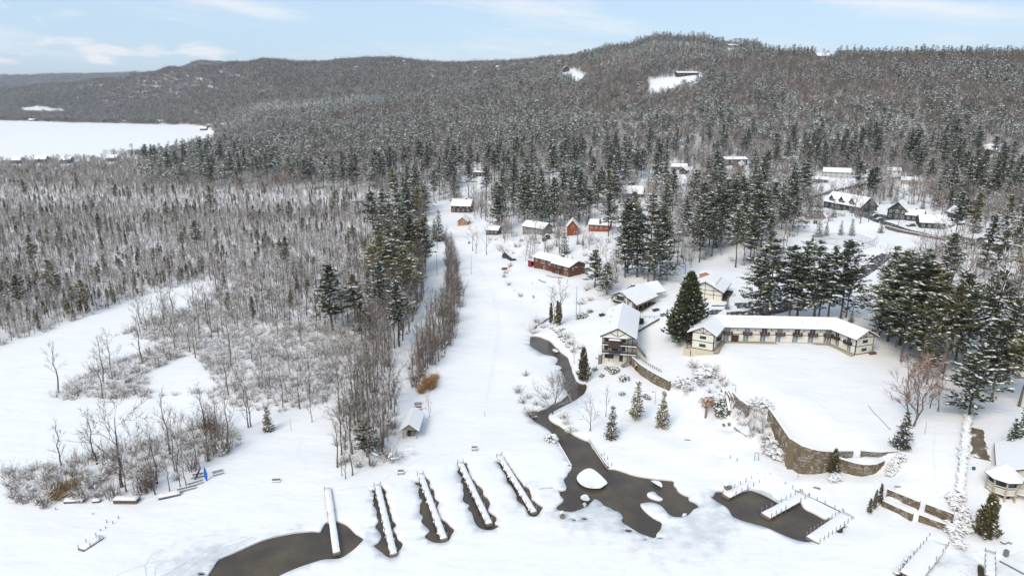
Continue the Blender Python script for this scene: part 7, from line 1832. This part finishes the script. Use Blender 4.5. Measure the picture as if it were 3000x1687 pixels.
# trunks wrapped in ivy, a tree with orange leaves
for a, b, t, lab in ((1613,950,890,'left ivy-clad evergreen column by the creek'), (1632,955,885,'middle ivy-clad evergreen column by the creek'), (1640,948,888,'right ivy-clad evergreen column by the creek')):
    T('cedar', a, b, t, lab, 0, .75, name='ivy_column')
def leafy():
    g = G(2067, 1222); o = empty('beech_tree', g, 'small tree keeping its orange dead leaves below the bushes', 'tree'); r = random.Random(9); t, c = MB(), MB()
    t.tube([g + Vector((0, 0, -.2)), g + Vector((0, 0, 1.6)), g + Vector((.1, 0, 3.0))], [.3, .26, .16], 7)
    for i in range(9):
        a = i * .7; e = g + Vector((math.cos(a) * 1.3, math.sin(a) * 1.3, 3.2 + r.random() * 1.4)); t.tube([g + Vector((0, 0, 2.2)), e], [.1, .03], 4)
    t.build('trunk', 'barkgrey', o)
    for i in range(420):
        d = Vector((r.gauss(0, 1), r.gauss(0, 1), r.gauss(0, .8))); d = d.normalized() * (1.9 * r.random() ** .5); p = g + Vector((0, 0, 4.0)) + Vector((d.x * 1.1, d.y * 1.1, d.z * .8))
        u = rvec(r).normalized() * .16; v = u.cross(rvec(r)).normalized() * .12; c.add([p - u, p + v, p + u, p - v], [(0, 1, 2, 3)])
    c.build('crown', 'leaf', o)
leafy()
# bushes
for i, q in enumerate(c7([(1360,1050), (1545,985), (1440,935), (1690,1110), (1670,1325), (1050,165), (1180,80), (1110,140), (1250,955), (2060,1390), (2020,1360)])):
    T('snow_bush', *q, q[1] - (17 if i in (1, 3, 5) else 10), 'round snow-capped evergreen bush on the grounds round the chalet', None, 1.0, 'bush', group='snow-capped bushes round the chalet')
for q in c6([(310,200), (380,150), (450,230), (520,280), (440,330), (350,260), (560,200), (480,170), (600,260), (300,120), (400,60), (500,100), (260,60), (150,250), (230,300), (190,330)]): T(R.choice(['shrub', 'thicket', 'white_bush', 'shrub', 'brown_shrub']), *q, q[1] - R.uniform(14, 26), 'snow-heaped shrub on the slope below the motel corner', None, 1.2, 'bush', group='shrubs below the motel corner')
for q in c6([(480,420), (540,480), (500,540), (560,580), (470,480), (590,520), (530,400), (600,440)]): T(R.choice(['snow_bush', 'brown_shrub', 'white_bush', 'shrub']), *q, q[1] - R.uniform(14, 22), 'snow-heaped shrub left of the curving garden stair', None, 1.05, 'bush', group='shrubs left of the garden stair')
for q in c6([(760,560), (820,600), (880,640), (940,600), (1000,640), (1050,700), (980,760), (900,740), (840,680), (1080,800), (1020,560), (930,520), (880,800), (1010,850), (1090,900), (720,620), (780,680), (1120,960), (1150,1010), (1060,980), (1100,1020), (860,470), (950,460), (1020,480)]): T(R.choice(['shrub', 'shrub', 'thicket', 'white_bush', 'brown_shrub']), *q, q[1] - R.uniform(14, 26), 'snow-heaped shrub on the bank below the rampart wall', None, 1.15, 'bush', group='shrubs below the rampart')
for a, b, t in ((2205,1280,1215), (2235,1270,1205), (2230,1310,1260), (2195,1250,1190)): T('snowy_tree', a, b, t, 'small frosted tree on the bank below the rampart wall', None, .8, group='frosted trees below the rampart')
for q in c8([(990,700), (1030,780), (1040,880), (1080,960), (1000,1020), (1060,1150), (1150,920), (1200,860), (1130,1000), (980,940), (1190,950), (1100,830), (1020,1090), (1060,680)]): T('white_bush', *q, q[1] - R.uniform(15, 24), 'snow-smothered bush at the end of the garden walls', None, 1.0, 'bush', group='bushes at the end of the garden walls')
for q in c6([(2480,1060), (2440,1110), (2420,1160), (2500,1020), (2380,1220), (2410,1180)]): T('white_bush', *q, q[1] - R.uniform(12, 18), 'snowy hedge bush right of the lower terrace', None, 1.0, 'bush', group='hedge bushes right of the terrace')
for q in ((2448,1398), (2440,1408), (2455,1405), (2820,1320), (2826,1330), (2818,1340)): T('white_bush', *q, q[1] - 14, 'snow-smothered low bush on the lower right lawns', None, 1.0, 'bush', group='low bushes on the lower right lawns')
for q in ((1575,945), (1590,960), (1560,975), (1530,1180), (1570,1185), (1545,1165), (1555,1205), (1590,1190), (1600,1165), (1520,1150), (1540,1100), (1680,1030), (1700,1020), (1655,990), (1670,1010), (1640,975), (1610,1290), (1660,1240), (1675,1265), (1650,1225), (1720,850), (1730,880), (1700,890)): T(R.choice(['shrub', 'brown_shrub', 'shrub']), *q, q[1] - R.uniform(14, 26), 'scraggly snow-dusted shrub along the creek', None, 1.2, 'bush', group='shrubs along the creek')
for q in ((1478,812), (1482,800), (1490,835), (1525,868), (1572,945), (1495,780)): T('brown_shrub', *q, q[1] - 14, 'small twiggy shrub edging the brown house garden', None, 1.1, 'bush', group='shrubs edging the brown house garden')
for q in ((1500,842), (1508,852), (1520,858), (1560,832)): T('young_spruce', *q, q[1] - 5, 'knee-high evergreen in the garden edging row', None, 1.3, 'bush', group='knee-high evergreens in the edging row')
for q in ((1252,1130), (1262,1125), (1270,1120), (1240,1140), (1258,1140), (1246,1122), (1276,1108), (1234,1150), (1266,1134)): T('reeds', *q, q[1] - R.uniform(22, 34), 'orange-brown reed clump at the end of the hedgerow', None, 1.6, 'reeds', group='reed clumps at the end of the hedgerow')
for q in ((170,1450), (185,1440), (200,1430), (160,1460), (215,1425), (178,1462)): T('reeds', *q, q[1] - 26, 'tan reed clump on the left spit', None, 1.6, 'reeds', group='tan reeds on the left spit')
T('white_bush', 1615, 1290, 1272, 'frosted bush at the creek edge above the plank bank', 0, 1.1, 'bush')
T('brown_shrub', 1148, 1345, 1300, 'reddish brush heap with snowy boughs at the tip of the point', 0, 1.6, 'bush')

for pts, w in (([(1330,1330), (1260,1330), (1180,1370), (1100,1420), (960,1440)], .5), ([(1250,1290), (1300,1320), (1385,1330), (1480,1350)], .4), ([(1420,1180), (1440,1080), (1460,960), (1440,860), (1400,780)], .6), ([(1425,1180), (1446,1080), (1467,960), (1446,860), (1405,780)], .6), ([(1280,1010), (1240,1060), (1150,1170)], .5), ([(1290,800), (1286,740), (1276,690)], .5), ([(2080,1330), (2160,1350), (2260,1400), (2370,1440), (2470,1480)], .4), ([(2300,1120), (2400,1180), (2480,1260), (2530,1320)], .3), ([(880,1290), (870,1330), (900,1360)], .4), ([(1850,1330), (1950,1340), (2050,1330)], .3), ([(2760,1480), (2740,1420), (2735,1330), (2740,1250)], .35)):
    strip('snow_track', pts, w, 'track2', .015, 1.2, jit=.05)

for a, b, t, v, k, w, lab in ((2715,1125,905,1,'olive_pine',.8,'short olive pine in front of the two thin trunks'),(2815,1125,845,1,'white_pine',.8,'tall bare-trunked pine left of the snowy hedge pine'),(2855,1080,830,4,'white_pine',.75,'slim pine behind the snowy hedge pine'),(2932,1120,880,0,'white_pine',.9,'full pine right of the hanging-bough pine'),(2968,1095,850,2,'olive_pine',.85,'olive pine near the right frame edge')):
    T(k, a, b, t, lab, v, w)

# ------------------------------------------------------------------ scatter the woods
HIDES = []
def scatter():
    cand = []
    def band(y0, y1, st):
        y = y0
        while y < y1:
            x = np.arange(-(.95 * y + 25), .95 * y + 25, st)
            cand.append(np.stack([x + NPR.uniform(-.45, .45, x.size) * st, y + NPR.uniform(-.45, .45, x.size) * st, np.full(x.size, st)], 1)); y += st
    band(110, 300, 2.3); band(300, 480, 3.0); band(480, 800, 4.2); band(800, 1250, 5.6); band(1250, 1900, 7.5)
    c = np.concatenate(cand)
    x, y, st = c.T
    z = H0(x, y)
    f = y * cP - (z - H) * sP; px = CX + F * x / f; py = CY - F * (y * sP + (z - H) * cP) / f
    ok = (px > -420) & (px < 3380)
    x, y, z, px, py, st = (a[ok] for a in (x, y, z, px, py, st))
    inn = {k: inpoly(px, py, p) for k, p in POLY.items()}
    clr = np.zeros(len(x), bool)
    for k, p in CLEAR.items(): clr |= inpoly(px, py, p)
    clr |= inpoly(x, y, LAKE_FAR_W)
    for bx, by, br in BUILT: clr |= (x - bx) ** 2 + (y - by) ** 2 < br * br
    rnd = NPR.random(len(x)); rk = NPR.random(len(x)); grove = fbm(x, y, 130.0, 21); grove2 = fbm(x, y, 60.0, 22)
    items = []    # kind, x, y, z, distance, region
    def hides(kd, xx, yy, zz_, hp):
        if not HBOX: return False
        h = HEIGHT.get(kd, 12) * .95; f0 = yy * cP - (zz_ - H) * sP; tx = CX + F * xx / f0; by = CY - F * (yy * sP + (zz_ - H) * cP) / f0
        f1 = yy * cP - (zz_ + h - H) * sP; ty = CY - F * (yy * sP + (zz_ + h - H) * cP) / f1; cw = .16 * (by - ty)
        for hx, hw, hy, hd in HBOX:
            if yy < hd and abs(tx - hx) < hw * .9 + cw and ty - 3 < hy < by: return hp < (.8 if kd in ('white_pine', 'olive_pine', 'spruce', 'far_pine') else .62)
        return False
    HIDES.append(hides)
    def put(mask, region, dens, mix):
        nonlocal rnd, rk
        """dens: trees per square metre; mix: [(kind, weight)]"""
        m = mask & ~clr & (rnd < dens * st * st)
        ks = [k for k, _ in mix]; w = np.cumsum([q for _, q in mix]); w = w / w[-1]
        sel = np.where(m)[0]; pick = np.searchsorted(w, rk[sel])
        for i, q in zip(sel, pick):
            if hides(ks[q], x[i], y[i], z[i], NPR.random()): continue
            items.append((ks[q], float(x[i]), float(y[i]), float(z[i]), region))
    hill = (y > 640) & ~inn['swamp']
    cov = np.zeros(len(x), bool)
    def first(mask):
        nonlocal cov
        m = mask & ~cov; cov |= mask; return m
    m = first(inn['row_east']); put(m, 'row_east', .17, [('hedge_thicket', .34), ('slender_tree', .5), ('brown_shrub', .16)])
    m = first(inn['point']); put(m, 'point', .24, [('slender_tree', .26), ('bare_tree', .12), ('brown_shrub', .3), ('hedge_thicket', .26), ('snowy_tree', .06)])
    m = first(inn['row_west']); put(m, 'row_west', .15, [('slender_tree', .42), ('bare_tree', .14), ('snowy_tree', .12), ('hedge_thicket', .18), ('olive_pine', .022), ('white_pine', .01), ('brown_shrub', .1)])
    m = first(inn['shore']); put(m, 'shore', .2, [('brown_shrub', .42), ('shrub', .30), ('thicket', .12), ('hedge_thicket', .11), ('slender_tree', .05)])
    m = first(inn['brush'] & ~inn['brush_gap'])
    put(m & (py < 960) , 'brush', .12, [('shrub', .36), ('thicket', .28), ('slender_tree', .15), ('snowy_tree', .13), ('brown_shrub', .06), ('cedar', .02)])
    put(m & (py >= 960), 'brush', .19, [('shrub', .72), ('thicket', .16), ('brown_shrub', .07), ('snowy_tree', .04), ('slender_tree', .01)])
    m = first(inn['swamp'] & (y < 1300))
    sw = m & (py > 560); far_sw = m & (py <= 560)
    put(sw & (grove2 > -.1), 'swamp', .16, [('cedar', .09), ('brown_cedar', .09), ('snowy_tree', .38), ('thicket', .34), ('slender_tree', .09), ('olive_pine', .01)])
    put(sw & (grove2 <= -.1), 'swamp', .155, [('snowy_tree', .44), ('thicket', .38), ('cedar', .04), ('brown_cedar', .04), ('slender_tree', .10)])
    pines_edge = far_sw & (px > 430)
    put(pines_edge & (grove > -.2), 'swamp_pine', .022, [('far_pine', .3), ('white_pine', .08), ('far_bare', .25), ('far_snowy', .37)])
    put(pines_edge & (grove <= -.2), 'swamp_pine', .03, [('far_pine', .07), ('far_bare', .35), ('far_snowy', .58)])
    put(far_sw & ~pines_edge, 'swamp', .05, [('far_snowy', .5), ('far_bare', .12), ('cedar', .14), ('brown_cedar', .08), ('thicket', .2)])
    m = first(inn['rows_mid']); put(m, 'rows_mid', .020, [('slender_tree', .35), ('bare_tree', .33), ('white_pine', .2), ('snowy_tree', .12)])
    m = first(inn['village'])
    put(m & (py > 590), 'village', .0145, [('white_pine', .12), ('olive_pine', .08), ('bare_tree', .22), ('snowy_tree', .36), ('spruce', .08), ('thicket', .06)])
    put(m & (py <= 590), 'village', .0165, [('white_pine', .17), ('far_pine', .07), ('bare_tree', .19), ('snowy_tree', .52), ('spruce', .05)])
    m = first(inn['behind']); put(m, 'behind', .017, [('white_pine', .35), ('bare_tree', .2), ('snowy_tree', .35), ('spruce', .1)])
    m = first(inn['east']); put(m, 'east', .018, [('white_pine', .22), ('snowy_tree', .5), ('bare_tree', .2), ('olive_pine', .08)])
    m = first(inn['upper']); put(m, 'upper', .027, [('snowy_tree', .52), ('bare_tree', .2), ('white_pine', .12), ('spruce', .1), ('far_bare', .1)])
    und = (inn['village'] | inn['behind'] | inn['upper'] | inn['east'] | inn['rows_mid']) & (y < 700)
    rk = NPR.random(len(x)); rnd = NPR.random(len(x))
    put(und & (grove2 > -.4), 'undergrowth', .021, [('shrub', .3), ('thicket', .45), ('brown_shrub', .12), ('snowy_tree', .13)])
    m = first(hill)
    right = px > 1700
    foot = right & (py > 345)
    big = fbm(x, y, 300.0, 31); g3 = .8 * big + .7 * grove2
    con = (g3 > .22) | ((py < 185) & (px > 1550) & (grove2 > -.4))
    put(m & foot & (grove2 > -.1), 'hill', .026, [('far_pine', .45), ('far_spruce', .1), ('far_bare', .27), ('far_snowy', .18)])
    put(m & foot & (grove2 <= -.1), 'hill', .036, [('far_bare', .7), ('far_snowy', .2), ('far_pine', .1)])
    put(m & right & ~foot & con, 'hill', .030, [('far_pine', .36), ('far_spruce', .24), ('far_bare', .36), ('far_snowy', .04)])
    put(m & right & ~foot & ~con, 'hill', .046, [('far_bare', .90), ('far_snowy', .05), ('far_pine', .03), ('far_spruce', .02)])
    cl_ = m & ~right & (g3 > -.15); cn_ = m & ~right & (g3 <= -.15)
    put(cl_, 'hill', .029, [('far_pine', .40), ('far_spruce', .12), ('far_bare', .32), ('far_snowy', .16)])
    put(cn_, 'hill', .040, [('far_bare', .66), ('far_snowy', .24), ('far_pine', .07), ('far_spruce', .03)])
    return items
LABELS = {
 'row_east': ('{k} in the hedgerow beside the snowed lane', 'hedgerow along the lane'),
 'point': ('{k} crowded on the wooded point above the docks', 'growth on the wooded point'),
 'row_west': ('{k} in the woods belt west of the lane', 'belt of woods west of the lane'),
 'shore': ('{k} on the low spit at the left shore', 'growth on the left spit'),
 'brush': ('{k} in the open brushy marsh at left', 'growth in the brushy marsh'),
 'swamp': ('{k} in the dense wet woods at left', 'trees of the dense wet woods'),
 'swamp_pine': ('snowy {k} at the far edge of the wet woods', 'tall trees beyond the wet woods'),
 'rows_mid': ('{k} in the tall grove above the brown house', 'grove above the brown house'),
 'village': ('snow-laden {k} among the village cabins', 'village trees among the cabins'),
 'behind': ('snow-laden {k} on the slope behind the annex', 'trees on the slope behind the motel'),
 'east': ('snow-covered {k} in the woods at the right edge', 'woods at the right edge'),
 'upper': ('snow-covered {k} among the upper village houses', 'trees among the upper houses'),
 'undergrowth': ('snow-dusted {k} between the village houses and trees', 'undergrowth of the village'),
 'hill': ('snow-flecked {k} on the wooded hillside', 'trees on the wooded hillside'),
}
WORD = {'white_pine': 'dark pine', 'olive_pine': 'olive pine', 'spruce': 'spruce', 'young_spruce': 'young spruce', 'cedar': 'olive cedar', 'brown_cedar': 'brownish cedar', 'bare_tree': 'broad bare tree', 'slender_tree': 'slender bare tree', 'spreading_tree': 'spreading bare tree', 'snowy_tree': 'frosted bare tree', 'russet_tree': 'russet tree', 'thicket': 'tall thicket', 'hedge_thicket': 'tall brown thicket', 'shrub': 'low snowy shrub', 'brown_shrub': 'brown shrub', 'reeds': 'reed tuft'}
items = scatter()
items.sort(key=lambda i: i[2])
FAMILY = {'white_pine': 'conifer', 'olive_pine': 'conifer', 'spruce': 'conifer', 'cedar': 'conifer', 'brown_cedar': 'conifer', 'bare_tree': 'bare', 'slender_tree': 'bare', 'snowy_tree': 'bare', 'spreading_tree': 'bare', 'russet_tree': 'bare', 'thicket': 'shrub', 'hedge_thicket': 'shrub', 'shrub': 'shrub', 'brown_shrub': 'shrub'}
LIMIT = {'conifer': 250, 'bare': 270, 'shrub': 110}
CNT = {k: 0 for k in LIMIT}
SPAN = {}
for kd, x, y, z, rg in items:
    if y > 420 or not -20 < proj(x, y, z)[0] < 3020: continue
    tx, ty = proj(x, y, z); lo, hi = SPAN.get(rg, ((1e9, 1e9), (-1e9, -1e9))); SPAN[rg] = ((min(lo[0], tx), min(lo[1], ty)), (max(hi[0], tx), max(hi[1], ty)))
rest = {'marsh_brush': [], 'forest': [], 'far_forest': []}
for kd, x, y, z, rg in items:
    fam = FAMILY.get(kd)
    if fam and CNT[fam] < LIMIT[fam] and y < 420 and -20 < proj(x, y, z)[0] < 3020 and not (fam == 'shrub' and rg == 'brush'):
        CNT[fam] += 1
        lab, grp = LABELS[rg]
        tx, ty = proj(x, y, z); lo, hi = SPAN[rg]; side = ('left', 'middle', 'right')[min(2, int(3 * (tx - lo[0]) / (hi[0] - lo[0] + 1e-6)))]; row = ('far', 'near')[int(ty > (lo[1] + hi[1]) / 2)]
        q = f', {row} {side} part'
        plant(kd, x, y, HEIGHT[kd] * R.uniform(.38, .8) if rg == 'swamp' else None, lab.format(k=WORD[kd]) + q, 'shrub' if fam == 'shrub' else 'tree', grp + ', ' + WORD[kd] + q)
        continue
    v = R.randrange(len(KIND[kd])); zz_ = gz(x, y) if y < 300 else z
    it = (kd, v, x, y, zz_ - .1, R.uniform(0, 6.28), R.uniform(.62, 1.2) * (.66 * R.uniform(.75, 1.2) if rg == 'swamp' else 1))
    if fam == 'shrub': rest['marsh_brush'].append(it)
    elif y < 700: rest['forest'].append(it)
    else: rest['far_forest'].append(it)
for i, (y0, y1, stp) in enumerate(((1880, 3300, 17.0), (3300, 5300, 28.0), (5300, 9000, 52.0))):
    yy = y0
    while yy < y1:
        xx = np.arange(-(.95 * yy), .95 * yy, stp) + NPR.uniform(-.4, .4) * stp
        xx = xx + NPR.uniform(-.4, .4, xx.size) * stp; yv = np.full(xx.size, yy) + NPR.uniform(-.4, .4, xx.size) * stp
        zv = H0(xx, yv); fl = yv * cP - (zv - H) * sP; pxx = CX + F * xx / fl; pyy = CY - F * (yv * sP + (zv - H) * cP) / fl
        bad = inpoly(xx, yv, LAKE_FAR_W) | (pxx < -420) | (pxx > 3380) | (pyy > 420)
        for p in CLEAR.values(): bad |= inpoly(pxx, pyy, p)
        for a, b, c in zip(xx[~bad], yv[~bad], zv[~bad]):
            if HIDES[0]('wood_clump', a, b, c, .3): continue
            v = R.randrange(6); g = math.sin(a * .006 + 1) + math.sin(b * .008 + a * .003)
            rest['far_forest'].append(('wood_clump', v, float(a), float(b), float(c) - .5, R.uniform(0, 6.28), R.uniform(.8, 1.1) * (1, 1.35, 2.1)[i]))
        yy += stp
stuff_wood('marsh_brush', 'tangle of snow-dusted brush covering the marsh', 'brush', rest['marsh_brush'])
stuff_wood('woods', 'mass of snow-flecked trees in the middle distance', 'woods', rest['forest'])
stuff_wood('hill_woods', 'wooded hillsides beyond the village and far lake', 'woods', rest['far_forest'])
print('WOODS', len(items), CNT, {k: len(v) for k, v in rest.items()})

# ------------------------------------------------------------------ the air
hz = bpy.data.materials.new('haze_air'); hz.use_nodes = True
hn, hl = hz.node_tree.nodes, hz.node_tree.links
hn.clear()
ho = hn.new('ShaderNodeOutputMaterial'); hv = hn.new('ShaderNodeVolumePrincipled')
hv.inputs['Color'].default_value = (.80, .88, 1.0, 1); hv.inputs['Density'].default_value = 6.0e-5; hv.inputs['Anisotropy'].default_value = 0.0
hl.new(hv.outputs[0], ho.inputs['Volume'])
mb = MB(); mb.box((0, 5000, 170), (24000, 14000, 346))
hzo = mb.build('haze', [hz], kind='stuff')
